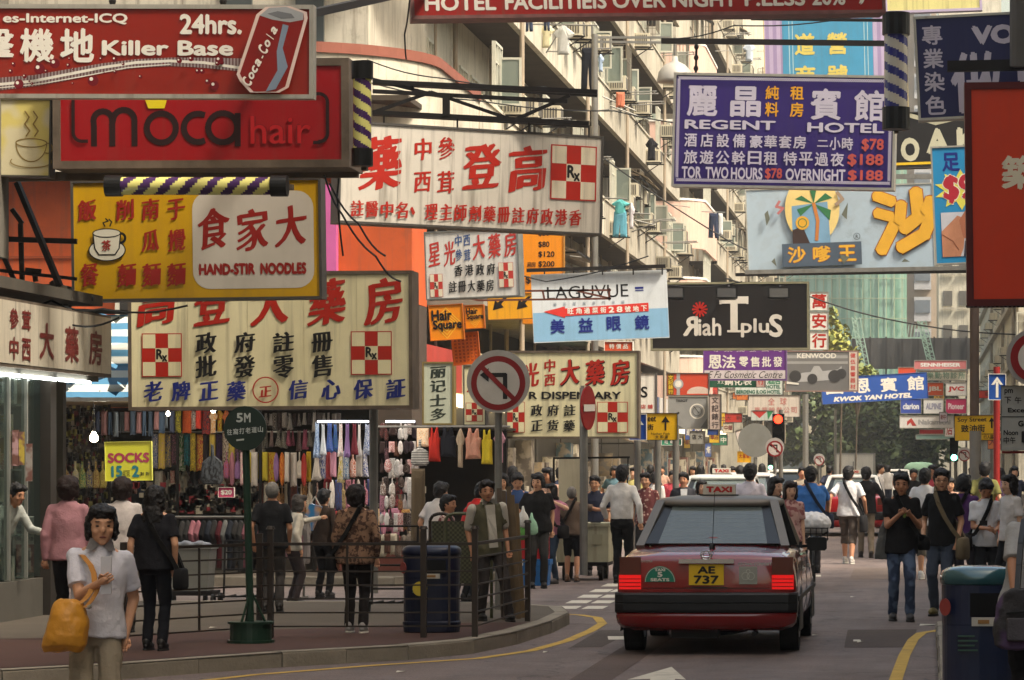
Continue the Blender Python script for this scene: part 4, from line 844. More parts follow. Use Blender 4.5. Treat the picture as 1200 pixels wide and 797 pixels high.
s = Sign('dark green sign with pale characters below the purple cosmetics sign', (831, 440), (886, 440), 14, 100, th=.25, face=fm((32, 84, 62)), frame=mat((40, 80, 60), .5), fw=.8, group=GS); s.row('鋼化表', 18, 50, 2.5, 9, WH, 10, .035); s.row('大文', 10, 17, 5, 5, WH, 3, .02)
s = Sign('small pinkish square sign beside the dark green sign', (886, 440), (897, 440), 14, 99.6, th=.25, face=fm((190, 160, 150)), frame=GREYD, fw=.6, group=GS); s.row('行', 2, 9, 3, 8, IR2, 7, .03)
s = Sign('pale hotel sign with green lettering in two lines', (861, 440), (918, 440), 23, 108, th=.25, face=fm((210, 216, 206)), frame=GREYD, fw=.6, group=GS); s.row('酒店', 38, 54, 1.5, 9, mat((50, 130, 90), .5), 8, .04); s.t('HOTEL', 37, 11, 17, 4.5, mat((60, 110, 90), .5), .04); s.t('BERDENG ILOG HOTEL', 2, 17, 52, 4.5, mat((60, 110, 90), .5), .04)
s = Sign('faded pinkish white wide sign above the red traffic light', (876, 463), (938, 463), 26, 116, th=.25, face=fm((212, 200, 186)), frame=GREYD, fw=.6, group=GS); s.row('全球', 24, 46, 3, 9, mat((196, 130, 120), .5), 8, .03); s.row('專業時裝公司', 8, 58, 14, 7, mat((196, 140, 130), .5), 7, .02)
s = Sign('white sign with a serif letter at the left of the blue arrow sign', (747, 437), (769, 437), 48, 70, th=.3, face=fm((226, 220, 206)), frame=GREYD, fw=1, group=GS); s.t('S', 4, 16, 8, 13, INK, .02); s.row('店舖', 4, 18, 37, 5, IR2, 6, .02)
s = Sign('small red patterned sign beneath the optician board', (708, 400), (742, 400), 12, 67.5, th=.2, face=fm((206, 84, 50)), frame=WH, fw=.8, group=GS); s.row('特價品', 6, 28, 3, 6, WH, 6, .03)
s = Sign('small green street sign beside the yellow street sign', (775, 514), (799, 514), 8, 63, th=.06, face=fm((50, 130, 100)), frame=WH, fw=.5, group=GS); s.row('旺角道', 4, 20, 2, 4, WH, 4, .02)
s = Sign('small blue sign under the watch shop strip', (829, 503), (842, 503), 7, 90, th=.1, face=fm((40, 70, 140)), frame=GREYD, fw=.4, group=GS)
s = Sign('small grey framed panel under the watch advertisement', (808, 505), (826, 505), 16, 90, th=.2, face=fm((150, 148, 140)), frame=GREYD, fw=.8, group=GS); s.row('店大', 3, 15, 4, 6, INK, 5, .02)
s = Sign('white fan shaped menu board with red print near the traffic light', (861, 505), (880, 500), 26, 98, th=.1, face=fm((226, 214, 206)), frame=GREYD, fw=.5, group=GS); s.row('大平', 3, 17, 4, 7, IR2, 6, .03); s.row('中心', 3, 17, 15, 6, IR2, 6, .03)
s = Sign('small bright yellow notice near the traffic light', (864, 529), (880, 529), 13, 96, th=.05, face=fm((230, 176, 30)), frame=CY, fw=.3, group=GS); s.row('大減價', 2, 14, 3, 5, INKR, 3.6, .02)
s = Sign('small yellow and white notice beside the bright yellow notice', (880, 514), (894, 514), 18, 99, th=.05, face=fm((220, 214, 200)), frame=GREYD, fw=.3, group=GS); s.rect(1, 1, 12, 7, CY); s.row('停車', 2, 12, 10, 5, INK, 4.5, .02)
s = Sign('green and red hanging pennant sign near the red traffic light', (880, 481), (907, 481), 12, 112, th=.05, face=fm((200, 206, 196)), frame=GREYD, fw=.3, group=GS); s.poly([(1, 1), (19, 1), (10, 9)], IR2); s.poly([(19, 1), (26, 1), (20, 11)], mat((60, 140, 90), .5))
# --- vertical store sign, dispensary
s = Sign('upright greenish white store sign with four dark characters', (495, 424), (532, 424), 74, 60, th=.3, face=fm((176, 180, 160)), frame=mat((120, 104, 60), .6, .2), fw=2, group=GS); s.kai = True; s.col('丽记士多', 9, 5, 69, 19, mat((40, 48, 40), .5), 14.5, .04)
s = Sign('cream dispensary sign with red shadowed characters behind the no left turn sign', (592, 411), (749, 411), 103, 56, th=.35, face=CRM, frame=RUST, fw=2.5, group=GS)
s.kai = True; s.row('光', 20, 42, 14, 30, INKR, 20, .05); s.col('中西', 46, 10, 42, 13, INKR, 15, .035); s.row('大藥房', 65, 147, 11, 31, INK, 23, .05, dv=0); s.row('大藥房', 64, 146, 10, 31, INKR, 23, .045)
s.t('R DISPENSARY', 28, 48, 108, 9, INK, .03); s.row('政府註冊', 30, 102, 63, 14, INK, 14, .035); s.row('正货藥', 30, 82, 81, 14, INK, 14, .035); s.rx(2, 60, 21, 36, INKR, CRM, INK, .6); s.rx(108, 60, 36, 36, INKR, CRM, INK, .8)
s = Sign('narrow cream sign part with an emblem left of the no left turn sign', (543, 428), (570, 428), 71, 56.4, th=.3, face=CRM, frame=GREYD, fw=1.5, group=GS); s.kai = True; s.row('光', 4, 22, 8, 24, INKR, 17, .05); s.rx(3, 44, 20, 22, INKR, CRM, INK, .6)
# --- hair square boards
OS_ = fm((226, 134, 20), streak=.05)
for a, w_, h_, lb in ((502, 40, 42, 'larger'), (544, 23, 28, 'smaller')):
    s = Sign(lb + ' orange hair salon board with a diamond pattern', (a, 358), (a + w_, 358 - w_ * .06), h_, 58 + (w_ < 30) * .4, th=.08, face=OS_, frame=mat((170, 90, 20), .6), fw=.8, group=GS)
    for k in range(4): s.line([(w_ * .5, h_ * (.95 - .1 * k)), (w_ * (.9 - .08 * k), h_ * .5), (w_ * .5, h_ * (.1 + .1 * k)), (w_ * (.1 + .08 * k), h_ * .5), (w_ * .5, h_ * (.95 - .1 * k))], w_ * .02, mat((240, 190, 60), .5))
    V = w_ / 40; s.t('Hair', 3 * V, 6 * V, 24 * V, 13 * V, INK, .04); s.t('Square', 4 * V, 18 * V, 34 * V, 14 * V, INK, .04)
s = Sign('orange printed price list below the orange hair salon boards', (528, 391), (560, 388), 38, 58.6, th=.06, face=fm((224, 106, 30), streak=.05), frame=mat((170, 80, 20), .6), fw=.5, group=GS)
for k in range(8): s.row('剪髮電燙染護', 3, 29, 4 + 4 * k, 2.6, mat((150, 50, 20), .6), 3, .02)
s = Sign('yellow board with two black arrows behind the tilted pharmacy sign', (571, 345), (628, 343), 30, 70, th=.2, face=fm((222, 160, 30)), frame=mat((160, 110, 40), .6), fw=.6, group=GS)
for u in (6, 34): s.poly([(u + 14, 4), (u + 18, 4), (u + 10, 12), (u + 13, 16), (u, 19), (u + 3, 7), (u + 6, 10)], INK, 'arrow')
# --- traffic and street signs
def post(label, px, py_top, d, r=.04, m=GREYP, group='sign posts', z0=.13, cap=False):
    o = tag(MB().tube((gx(px, d), d, z0), P(px, py_top, d), r, n=12).build('sign_post', m), label, 'post', group); return o
s = Sign('round no left turn sign on a tall pole at the pavement corner', (547, 410), (621, 410), 74, 38.4, th=.02, plain=True, name='road_sign')
def disc(s, u, v, r, mt, y0, y1, name, r2=0):
    m = MB(); n = 36
    a = [Vector(((u + r * math.cos(k * 2 * math.pi / n)) * s.sx, y0, -(v + r * math.sin(k * 2 * math.pi / n)) * s.sz)) for k in range(n)]
    m.prism(a, (0, y1 - y0, 0)); s.done(m, name, mt)
def noleft(s, c, r):
    disc(s, c, c, r, mat((176, 172, 166), .5, .1, .25, 3, dirt=.3), -.01, .02, 'disc'); s.ring(c, c + 2, r * .86, 0, mat((132, 28, 30), .5), 40); s.ring(c, c + 2, r * .68, 0, mat((196, 190, 182), .5, 0, .2, 3), 40)
    s.line([(c + r * .22, c + r * .52), (c + r * .22, c - r * .2)], r * .14, INK, 'arrow'); s.line([(c + r * .22, c - r * .2), (c - r * .3, c - r * .2)], r * .14, INK, 'arrow'); s.poly([(c - r * .3, c - r * .42), (c - r * .3, c + .02 * r), (c - r * .58, c - r * .2)], INK, 'arrow')
    s.line([(c - r * .5, c - r * .44), (c + r * .5, c + r * .56)], r * .15, mat((132, 28, 30), .5), 'bar')
noleft(s, 37, 37); MB().box((33 * s.sx, .02, -66 * s.sz), (41 * s.sx, .05, -2 * s.sz)).build('bracket', STEEL, s.o, world=False)
post('grey pole of the round no left turn sign at the pavement corner', 584, 412, 38.5, .042)
s = Sign('no entry sign seen nearly edge on in front of the dispensary sign', (681, 452), (698, 452), 52, 50, 50.55, th=.02, plain=True, name='road_sign')
n = 30; m = MB(); a = [Vector(((8.5 + 8.5 * math.cos(k * 2 * math.pi / n)) * s.sx, 0, -(26 + 26 * math.sin(k * 2 * math.pi / n)) * s.sz)) for k in range(n)]; m.prism(a, (0, .02, 0)); s.done(m, 'disc', mat((150, 30, 30), .4)); s.rect(2, 22, 13, 8, WH, 'bar')
MB().box((3 * s.sx, .02, 0), (5 * s.sx, .05, -.6)).build('bracket', STEEL, s.o, world=False)
post('grey pole of the edge on no entry sign', 684, 455, 50.3, .06)
s = Sign('blue ahead arrow sign on a grey pole left of the taxi', (737, 485), (758, 485), 31, 60, th=.03, face=mat((30, 70, 150), .4), frame=WH, fw=.7, name='road_sign'); s.line([(10.5, 27), (10.5, 10)], 3, WH, 'arrow'); s.poly([(3.5, 13), (10.5, 3.5), (17.5, 13), (14, 13), (10.5, 8), (7, 13)], WH, 'arrow')
s = Sign('yellow street direction sign beside the blue arrow at left', (756, 484), (794, 484), 32, 60.1, th=.03, face=mat((224, 174, 20), .45), frame=INK, fw=.6, name='road_sign'); s.t('eet', 3, 4, 10, 6, INK, .02); s.row('街', 3, 11, 13, 7, INK, 7, .03); s.line([(24, 20), (24, 9)], 2, INK, 'arrow'); s.poly([(19, 11), (24, 4), (29, 11)], INK, 'arrow'); s.t('Nathan Path', 7, 23, 22, 2.6, INK, .01); s.row('太和道', 12, 27, 26, 4, INK, 4, .02)
for x in (747, 771, 792): post({747: 'pole of the blue ahead arrow sign', 771: 'middle pole of the yellow street direction sign', 792: 'right thin pole near the yellow street direction sign'}[x], x, 500, 60.4, .06)
s = Sign('yellow soy street sign with an arrow on the right', (1118, 487), (1170, 486), 30, 64, th=.04, face=mat((224, 176, 24), .45), frame=INK, fw=.6, name='road_sign'); s.t('Soy Street', 4, 2.6, 34, 6.5, INK, .02); s.row('豉油街', 8, 36, 11, 9, INK, 9, .03); s.line([(44, 15), (44, 6)], 2, INK, 'arrow'); s.poly([(40.5, 8), (44, 3), (47.5, 8)], INK, 'arrow'); s.t('Pedestrian', 30, 21, 16, 2.5, INK, .01); s.row('行人區', 34, 46, 24, 4, INK, 4, .02)
tag(MB().tube((gx(1143, 63), 63, .13), P(1143, 505, 63), .11, n=14).build('sign_post', GREYP), 'thick grey post in front of the soy street sign', 'post')
tag(MB().tube((gx(1142, 85), 85, .13), P(1142, 355, 85), .12, n=12).build('lamp_post', mat((92, 78, 70), .6, .2)), 'tall brown pole rising beside the brand boards', 'post')
s = Sign('blue ahead arrow sign above a red pole on the right', (1158, 438), (1179, 438), 31, 60, th=.03, face=mat((30, 74, 150), .4), frame=WH, fw=.7, name='road_sign'); s.line([(10.5, 27), (10.5, 10)], 3, WH, 'arrow'); s.poly([(3.5, 13), (10.5, 3.5), (17.5, 13), (14, 13), (10.5, 8), (7, 13)], WH, 'arrow')
tag(MB().tube((gx(1168, 60.3), 60.3, .13), P(1168, 430, 60.3), .06, n=12).build('sign_post', mat((150, 40, 36), .5, 0, .2, 3)), 'red painted pole under the blue arrow sign on the right', 'post')
s = Sign('round no entry sign cut by the right edge', (1178, 386), (1248, 386), 66, 40, th=.02, plain=True, name='road_sign'); disc(s, 35, 33, 34, mat((170, 166, 160), .5, .2), -.005, .02, 'disc'); s.ring(35, 33, 29, 0, mat((150, 34, 34), .5), 36); s.ring(35, 33, 20, 0, WH, 36)
s = Sign('grey parking hours plate on a red frame at the right edge', (1173, 452), (1250, 452), 76, 40.2, th=.03, face=mat((176, 176, 170), .5, .1, .15, 3), frame=mat((60, 60, 58), .5), fw=.5, name='road_sign')
s.t('pm', 4, 4, 10, 7, INK, .03); s.row('下午', 4, 24, 13, 8, INK, 8, .03); s.t('Except for', 8, 26, 44, 7, INK, .03); s.rect(1, 36, 75, 1, INK); s.t('Goods', 20, 41, 24, 7, INK, .04); s.t('Noon', 3, 52, 17, 6, INK, .03); s.row('中午', 3, 17, 60, 8, INK, 6.5, .03); s.t('12', 24, 53, 20, 14, INK, .04)
tag(MB().tube((gx(1205, 40.4), 40.4, .13), P(1205, 380, 40.4), .045, n=10).build('sign_post', mat((150, 40, 36), .5)), 'red pole of the no entry sign at the right edge', 'post')
MB().bar(P(1174, 530, 40.3), P(1250, 530, 40.3), .03).build('rail', mat((150, 40, 36), .5), s.o)
# --- 5M round sign on the green stand
t = thing('stand_sign', 'dark green round sign on a green pole with a drum base', 'sign stand', (gx(296, 31.4), 31.4, .13)); X0 = gx(294, 31.4); GRN = mat((30, 56, 42), .45, .1, .2, 4)
def TX(x, y, d=31.4): return P(x, y, d)
m = MB(); m.tube((X0, 31.4, .18), TX(288, 520), .034, n=12); m.build('pole', GRN, t)
m = MB(); m.tube((X0, 31.4, .13), (X0, 31.4, .31), .19, .19, 24); m.tube((X0, 31.4, .31), (X0, 31.4, .33), .21, .21, 24); m.tube((X0, 31.4, .131), (X0, 31.4, .16), .215, .215, 24); m.build('base_drum', GRN, t)
for a in (0, 2.1, 4.2): MB().tube((X0 + .13 * math.cos(a), 31.4 + .13 * math.sin(a), .33), (X0, 31.4, .62), .012, n=6).build('brace', GRN, t)
c = TX(287, 502, 31.33); n = 36; m = MB(); m.prism([c + Vector((.195 * math.cos(k * 2 * math.pi / n), 0, .205 * math.sin(k * 2 * math.pi / n))) for k in range(n)][::-1], (0, .03, 0)); m.build('disc', mat((26, 44, 36), .5, 0, .2, 4), t)
def chalk(st, x, y, w_, h_, dy=0):
    m = MB(); a = TX(x, y, 31.325)
    for i, ch in enumerate(st):
        V, FF = glyph(ch, .03); m.add([a + Vector((.00785 * (i * w_ + u * w_ * .85), -.0006 * j, .00785 * (-h_ * (1 - v) - dy * i))) for u, v, j in V], FF)
    m.build('lettering', mat((190, 196, 190), .7), t)
chalk('5M', 277, 484, 9, 11); chalk('往窩打老道山', 266, 503, 7.2, 7, -.7); MB().add([TX(277, 515, 31.325), TX(286, 514, 31.325), TX(286, 516, 31.325), TX(277, 517, 31.325)], [(0, 3, 2, 1)]).build('lettering', mat((190, 196, 190), .7), t)
# --- traffic lights
def tlight(label, px, py0, py1, d, lit, col):
    t = thing('traffic_light', label, 'traffic light', (gx(px, d), d, .13)); s_ = d / F; h = (py1 - py0) * s_; c = P(px, py0, d); w_ = h * .36
    MB().box(c + Vector((-w_ / 2, 0, -h)), c + Vector((w_ / 2, .22, 0))).build('housing', BLACK, t)
    for k in range(3):
        z = c.z - h * (k + .5) / 3; on = k == lit
        MB().tube((c.x, c.y - .012, z), (c.x, c.y - .001, z), h * .13, n=18).build('lens', emat(col, 5) if on else mat((40, 34, 30), .3), t)
        m = MB(); ri = []
        for y_, a_ in ((-.16, 0), (0, 0)): ri.append([Vector((c.x + h * .15 * math.cos(R(200 - 22 * q)), c.y + y_, z + h * .15 * math.sin(R(200 - 22 * q)))) for q in range(11)])
        m.loft(ri, cap=False); m.build('visor', BLACK, t)
    MB().tube((c.x + w_ * .2, d + .12, .13), (c.x + w_ * .2, d + .12, c.z + .1), .05, n=10).build('pole', GREYP, t); return t
tlight('red lit traffic light left of the far trees', 912, 485, 524, 80, 0, (255, 40, 20)); tlight('green lit traffic light right of the brand boards', 1118, 513, 541, 95, 2, (120, 255, 210)); tlight('small green lit traffic light far away behind the red one', 903, 532, 551, 120, 2, (120, 255, 200))
for lb, x, y, r, d in (('small round no left turn sign under the red traffic light', 908, 524, 11, 79.5), ('tiny no right turn sign far behind the traffic lights', 960, 538, 6.5, 120), ('small round sign beside the green traffic light', 1130, 532, 8, 94)):
    s = Sign(lb, (x - r, y - r), (x + r, y - r), 2 * r, d, th=.02, plain=True, name='road_sign', group='small far road signs'); noleft(s, r, r); MB().tube((r * s.sx, .06, -2 * r * s.sz), (r * s.sx, .06, -(P(0, 0, 0).z * 0 + gz(y - r, d) - .13)), .04, n=8).build('pole', GREYP, s.o, world=False)
tag(MB().tube((gx(880, 150), 150, .13), P(880, 500, 150), .1, n=8).build('lamp_post', GREYP), 'far grey pole left of the red traffic light', 'post')
tag(MB().tube((gx(944, 180), 180, .13), P(944, 462, 180), .16, n=8).build('lamp_post', STEEL), 'tall pale pole in front of the far beige building', 'post')
tag(MB().tube((gx(979, 200), 200, .13), P(979, 480, 200), .08, n=8).build('lamp_post', STEEL), 'thin pale pole in front of the far trees', 'post')
s = Sign('back of a round grey road sign left of the red traffic light', (872, 498), (904, 498), 36, 90, th=.02, plain=True, name='road_sign'); disc(s, 13, 18, 20, mat((140, 140, 134), .5, .2, .2, 3), -.005, .02, 'disc'); MB().tube((13 * s.sx, .05, -38 * s.sz), (13 * s.sx, .05, -(gz(498, 90) - .13)), .05, n=8).build('pole', GREYP, s.o, world=False)
# --- awning, girders and cables at left
t = thing('striped_awning', 'blue and white striped canvas awning behind the pharmacy', 'awning', P(120, 440, 46)); m = MB(); rs = []
for j in range(9):
    rs.append([P(60 + 130 * i / 12, 368 + 100 * j / 8 + 3 * math.sin(i * 1.1 + j), 47 - 2.5 * j / 8 + .06 * math.sin(i * 2 + j * 1.7)) for i in range(13)])
m.loft(rs, cap=False); m.build('canvas', mat((196, 196, 186), .8, 0, .12, 2, pat='stripe', c2=(70, 120, 150), ps=1.6), t, smooth=True)
MB().bar(P(55, 468, 44.4), P(400, 468, 44.6), .05).build('front_rail', STEEL, t)
beam('dark diagonal girder in front of the orange wall', P(20, 214, 39), P(70, 335, 38.8), .06); beam('level dark girder in front of the orange wall', P(0, 280, 39), P(90, 283, 39), .06); beam('lower dark girder in front of the orange wall', P(0, 317, 39), P(90, 327, 39), .04)
beam('heavy girder above the yellow noodle sign', P(-40, 208, 38.9), P(420, 203, 38.9), .1, m=RUST); beam('upper girder holding the cola sign', P(300, 30, 36.5), P(500, -14, 46), .09)
CBL = ['from the salon sign past the tilted sign', 'short one beside the salon sign', 'along the top of the pharmacy fascia', 'level one above the white pharmacy sign', 'crossing the tenement balconies', 'hanging below the red top sign', 'across the cream curved balcony', 'long one over the brand boards', 'right of the domed street lamp', 'dropping beside the noodle sign', 'over the dirty white fascia', 'behind the optician board', 'below the orange price board']
for k, pts in enumerate(([(380, 205), (400, 250), (440, 300), (470, 330)], [(386, 215), (420, 262), (452, 300)], [(0, 360), (60, 352), (120, 362), (220, 358)], [(430, 96), (560, 118), (720, 130), (860, 150)], [(700, 180), (850, 280), (900, 300)], [(480, 0), (474, 40), (476, 70)], [(430, 70), (520, 92), (640, 102)], [(850, 326), (950, 348), (1060, 378), (1190, 392)], [(780, 46), (860, 30), (1000, 20)], [(400, 160), (395, 230), (402, 300)], [(10, 372), (80, 380), (140, 372)], [(700, 330), (790, 335), (870, 330)], [(560, 300), (640, 330), (760, 300)])):
    d = (38, 38, 38, 60, 90, 46, 60, 90, 58, 39, 38, 68, 62)[k]; m = MB(); q = [P(x, y, d) for x, y in pts]; dense = []
    for a, b in zip(q, q[1:]):
        for i in range(6): tt = i / 6; dense.append(a.lerp(b, tt) - Vector((0, 0, .06 * math.sin(math.pi * tt))))
    dense.append(q[-1]); m.path(dense, .012 if d < 70 else .02, 5); tag(m.build('overhead_cable', BLACK), 'thin dark cable ' + CBL[k], 'cable', 'overhead cables')
# ================================================================ PEOPLE
PENDING = []
def soft(o, vox, it=4, disp=0., dsz=.12):
    md = o.modifiers.new('r', 'REMESH'); md.mode = 'VOXEL'; md.voxel_size = vox; md.use_smooth_shade = True
    if it: ms = o.modifiers.new('s', 'SMOOTH'); ms.factor = .5; ms.iterations = it
    if disp:
        k = 'cl%.3f' % dsz; tx = bpy.data.textures.get(k) or bpy.data.textures.new(k, 'CLOUDS'); tx.noise_scale = dsz; tx.noise_depth = 2
        mdp = o.modifiers.new('d', 'DISPLACE'); mdp.texture = tx; mdp.strength = disp; mdp.mid_level = .5; mdp.texture_coords = 'GLOBAL'
    PENDING.append(o); return o
def finish_soft():
    bpy.context.view_layer.update(); dg = bpy.context.evaluated_depsgraph_get(); new = {}
    for o in PENDING: new[o.name] = bpy.data.meshes.new_from_object(o.evaluated_get(dg))
    for o in PENDING:
        old = o.data; o.modifiers.clear(); o.data = new[o.name]; extra = o.get('_x')
        if not len(o.data.materials): 
            for m in old.materials: o.data.materials.append(m)
    PENDING.clear()
def ik(S_, T_, a, b, hint):
    d = T_ - S_; L = min(d.length, (a + b) * .999); dn = d.normalized(); x = (a * a - b * b + L * L) / (2 * L); h = math.sqrt(max(0, a * a - x * x))
    hp = (hint - dn * hint.dot(dn)); hp = hp.normalized() if hp.length > 1e-4 else dn.orthogonal()
    return S_ + dn * x + hp * h, S_ + dn * L
def ering(c, rx, ry, n=16, M=None, tilt=0):
    r = []
    for k in range(n):
        a = 2 * math.pi * k / n; v = Vector((rx * math.cos(a), ry * math.sin(a), 0)); r.append(c + (M @ v if M else v))
    return r
def caps(m, p, q, r, r2, n=10):
    m.tube(p, q, r, r2, n); m.ell(p, (r, r, r), n, 6); m.ell(q, (r2, r2, r2), n, 6)
HAIRC = mat((20, 16, 15), .5, 0, .3, 20, .6, 60, spec=.35)
EYE = mat((20, 14, 12), .3); MOUTH = mat((120, 62, 54), .5); BROW = mat((26, 20, 18), .8)
def cloth(c, **k):
    if sum(c) < 135: c = tuple(int(v * .62) for v in c)
    return mat(c, k.pop('rough', .85), 0, k.pop('n', .22), k.pop('ns', 5), k.pop('bump', .25), k.pop('bs', 60), spec=.25, **k)
SKIN = {'a': (208, 156, 122), 'b': (188, 134, 102), 'c': (222, 176, 146)}
def person(label, px, d, H, yaw=0, z0=0., w=1.08, sk='a', hair='short', hc=None, top=(60, 60, 60), sleeve=1, topkw=None, tuck=False, topend=.84, bot=(40, 40, 46), legs='long', shoe=(34, 30, 28),
           aL=None, aR=None, wL=None, wR=None, lean=0, st=0., head=(0, 0), feet=None, vox=None, fat=1., face=None, X=None, group=None, side=0, collar=None, hip=0., botkw=None, open_front=None, fingers=True):
    """yaw 0 faces the camera; L is the side at +x then. aL/aR: hand targets in metres from the shoulder for a 1.7 m figure."""
    k = H / 1.7; vox = vox or (.0115 if d < 42 else .014 if d < 58 else .021); face = (d < 62) if face is None else face
    t = thing('person', label, 'person', (gx(px, d) if X is None else X, d, z0), R(yaw), group)
    ww = w
    def V(x, y, z): return Vector((x * k, y * k, z * k))
    pel = V(hip, 0, .93); ML = Matrix.Rotation(R(lean), 3, 'X') @ Matrix.Rotation(R(side), 3, 'Y')
    def TT(x, y, z): return pel + ML @ (Vector((x * ww, y, z - .93)) * k)
    neck = TT(0, .01, 1.46) ; hcn = TT(0, -.02, 1.578)
    HM = Matrix.Rotation(R(head[0]), 3, 'Z') @ Matrix.Rotation(R(head[1] + lean * .4), 3, 'X')
    def HD(x, y, z): return hcn + HM @ (Vector((x, y, z)) * k * 1.1)
    HMs = lambda s_: HM
    shL, shR = TT(.15, .005, 1.378), TT(-.15, .005, 1.378)
    aL = aL or (.07, .0, -.52); aR = aR or (-.07, .0, -.52)
    arms = []; rj = random.Random(int(px * 7 + d)); MI = t.matrix_basis.inverted()
    aL = tuple(v + rj.uniform(-.03, .03) for v in aL); aR = tuple(v + rj.uniform(-.03, .03) for v in aR)
    if wL is not None: aL = tuple((MI @ P(*wL) - shL) / k)
    if wR is not None: aR = tuple((MI @ P(*wR) - shR) / k)
    for sh, a, sg in ((shL, aL, 1), (shR, aR, -1)):
        e, h = ik(sh, sh + Vector(a) * k, .285 * k, .255 * k, Vector((sg * .5, .8, -.4))); arms.append((sh, e, h, sg))
    fl = feet or ((.09, -st, .0), (-.09, st, .0)); lg = []
    for (fx, fy, fz), sg in zip(fl, (1, -1)):
        hp = pel + V(sg * .085, 0, -.04); kn, an = ik(hp, V(fx, fy, .085 + fz), .42 * k, .42 * k, Vector((0, -1, .1))); lg.append((hp, kn, an, sg))
    skm = mat(SKIN[sk], .55, 0, .12, 8, .1, 80, spec=.4)
    # body: one continuous surface
    b = MB()
    b.ell(HD(0, 0, .01), tuple(v * k * 1.1 for v in (.075, .092, .112)), 16, 12, HM); b.ell(HD(0, -.02, -.045), tuple(v * k * 1.1 for v in (.056, .066, .068)), 14, 8, HM); b.ell(HD(0, -.06, -.088), tuple(v * k * 1.1 for v in (.026, .022, .02)), 10, 6, HM)
    b.ell(HD(0, -.096, -.018), tuple(v * k * 1.1 for v in (.014, .017, .02)), 8, 6, HM); b.ell(HD(0, -.088, .005), tuple(v * k * 1.1 for v in (.009, .014, .03)), 8, 6, HM)
    for sg in (1, -1):
        b.ell(HD(sg * .074, .008, -.012), tuple(v * k * 1.1 for v in (.012, .02, .032)), 8, 6, HM); b.ell(HD(sg * .04, -.066, -.024), tuple(v * k * 1.1 for v in (.022, .02, .018)), 8, 6, HM)
    b.ell(HD(0, -.08, .036), tuple(v * k * 1.1 for v in (.05, .016, .014)), 10, 6, HM)
    caps(b, neck + Vector((0, 0, -.05)) * k, HD(0, .005, -.07), .056 * k, .054 * k)
    b.loft([ering(TT(0, 0, z), rx * k * ww * fat, ry * k * fat, 14, ML) for z, rx, ry in ((.92, .12, .08), (1.1, .12, .08), (1.3, .14, .09), (1.42, .12, .06), (1.47, .05, .045))])
    for sh, e, h, sg in arms:
        caps(b, sh, e, .046 * k, .038 * k); caps(b, e, h, .038 * k, .026 * k)
        dn = (h - e).normalized(); b.ell(h + dn * .045 * k, (.03 * k, .03 * k, .05 * k), 8, 6, dn.to_track_quat('Z', 'Y').to_matrix())
    if legs != 'long':
        for hp, kn, an, sg in lg:
            caps(b, hp, kn, .075 * k, .05 * k); md = kn.lerp(an, .35) + Vector((0, .015, 0)) * k; caps(b, kn, md, .05 * k, .055 * k); caps(b, md, an, .055 * k, .034 * k)
            b.ell(an + Vector((0, -.06, -.045)) * k, (.04 * k, .11 * k, .035 * k), 10, 6)
    else:
        for hp, kn, an, sg in lg: caps(b, hp, hp.lerp(kn, .4), .06 * k, .05 * k)
    soft(b.build('body', skm, t, world=False), vox, 2)
    if fingers and d < 58:
        for sh, e, h, sg in arms:
            m = MB(); dn = (h - e).normalized(); sd = dn.cross(Vector((0, 1, 0))); sd = sd.normalized() if sd.length > .2 else Vector((1, 0, 0)); cu = dn.cross(sd).normalized()
            for i in range(4):
                p0 = h + dn * .075 * k + sd * (.0165 * (i - 1.5)) * k; L = (.036, .042, .04, .032)[i] * k; p1 = p0 + dn * L * .6 + cu * L * .25 * sg; p2 = p1 + dn * L * .35 + cu * L * .55 * sg
                m.tube(p0 - dn * .02 * k, p1, .0088 * k, .008 * k, 6); m.tube(p1, p2, .008 * k, .0065 * k, 6)
            m.tube(h + dn * .02 * k + sd * .024 * k, h + dn * .055 * k + sd * .042 * k, .01 * k, .0085 * k, 6); m.tube(h + dn * .055 * k + sd * .042 * k, h + dn * .08 * k + sd * .036 * k + cu * .012 * k, .0085 * k, .007 * k, 6)
            m.build('hand', skm, t, world=False, smooth=True)
    # top
    tm = cloth(top, **(topkw or {})); c = MB(); e0 = .9 if tuck else topend
    rg = [(e0, .182, .14), (.9, .182, .138), (.98, .172, .132), (1.06, .158, .122), (1.18, .162, .122), (1.28, .165, .12), (1.35, .16, .105), (1.39, .135, .09), (1.43, .098, .078), (1.465, .066, .066)]
    if tuck: rg[0] = (.93, .15, .11); rg[1] = (.95, .152, .112); rg[2] = (.99, .158, .118)
    c.loft([ering(TT(0, .004, z), rx * k * ww * (fat if z < 1.3 else 1), ry * k * (fat if z < 1.35 else 1), 20, ML) for z, rx, ry in rg])
    for sh, e, h, sg in arms:
        caps(c, sh + ML @ Vector((-.03 * sg, 0, -.0)) * k, sh.lerp(e, .5), .055 * k, .055 * k)
        if sleeve >= .5: caps(c, sh, sh.lerp(e, min(1, .55 + .45 * (sleeve > .6))), .056 * k, (.058 if sleeve <= .6 else .05) * k)
        if sleeve >= 1: caps(c, e, e.lerp(h, .95), .052 * k, .04 * k)
        if sleeve == .5: c.tube(sh.lerp(e, .2), sh.lerp(e, .75), .056 * k, .068 * k, 12)
    soft(c.build('shirt' if sleeve < 1 else 'jacket' if open_front else 'shirt', tm, t, world=False), vox * 1.1, 3, .024 * k, .11)
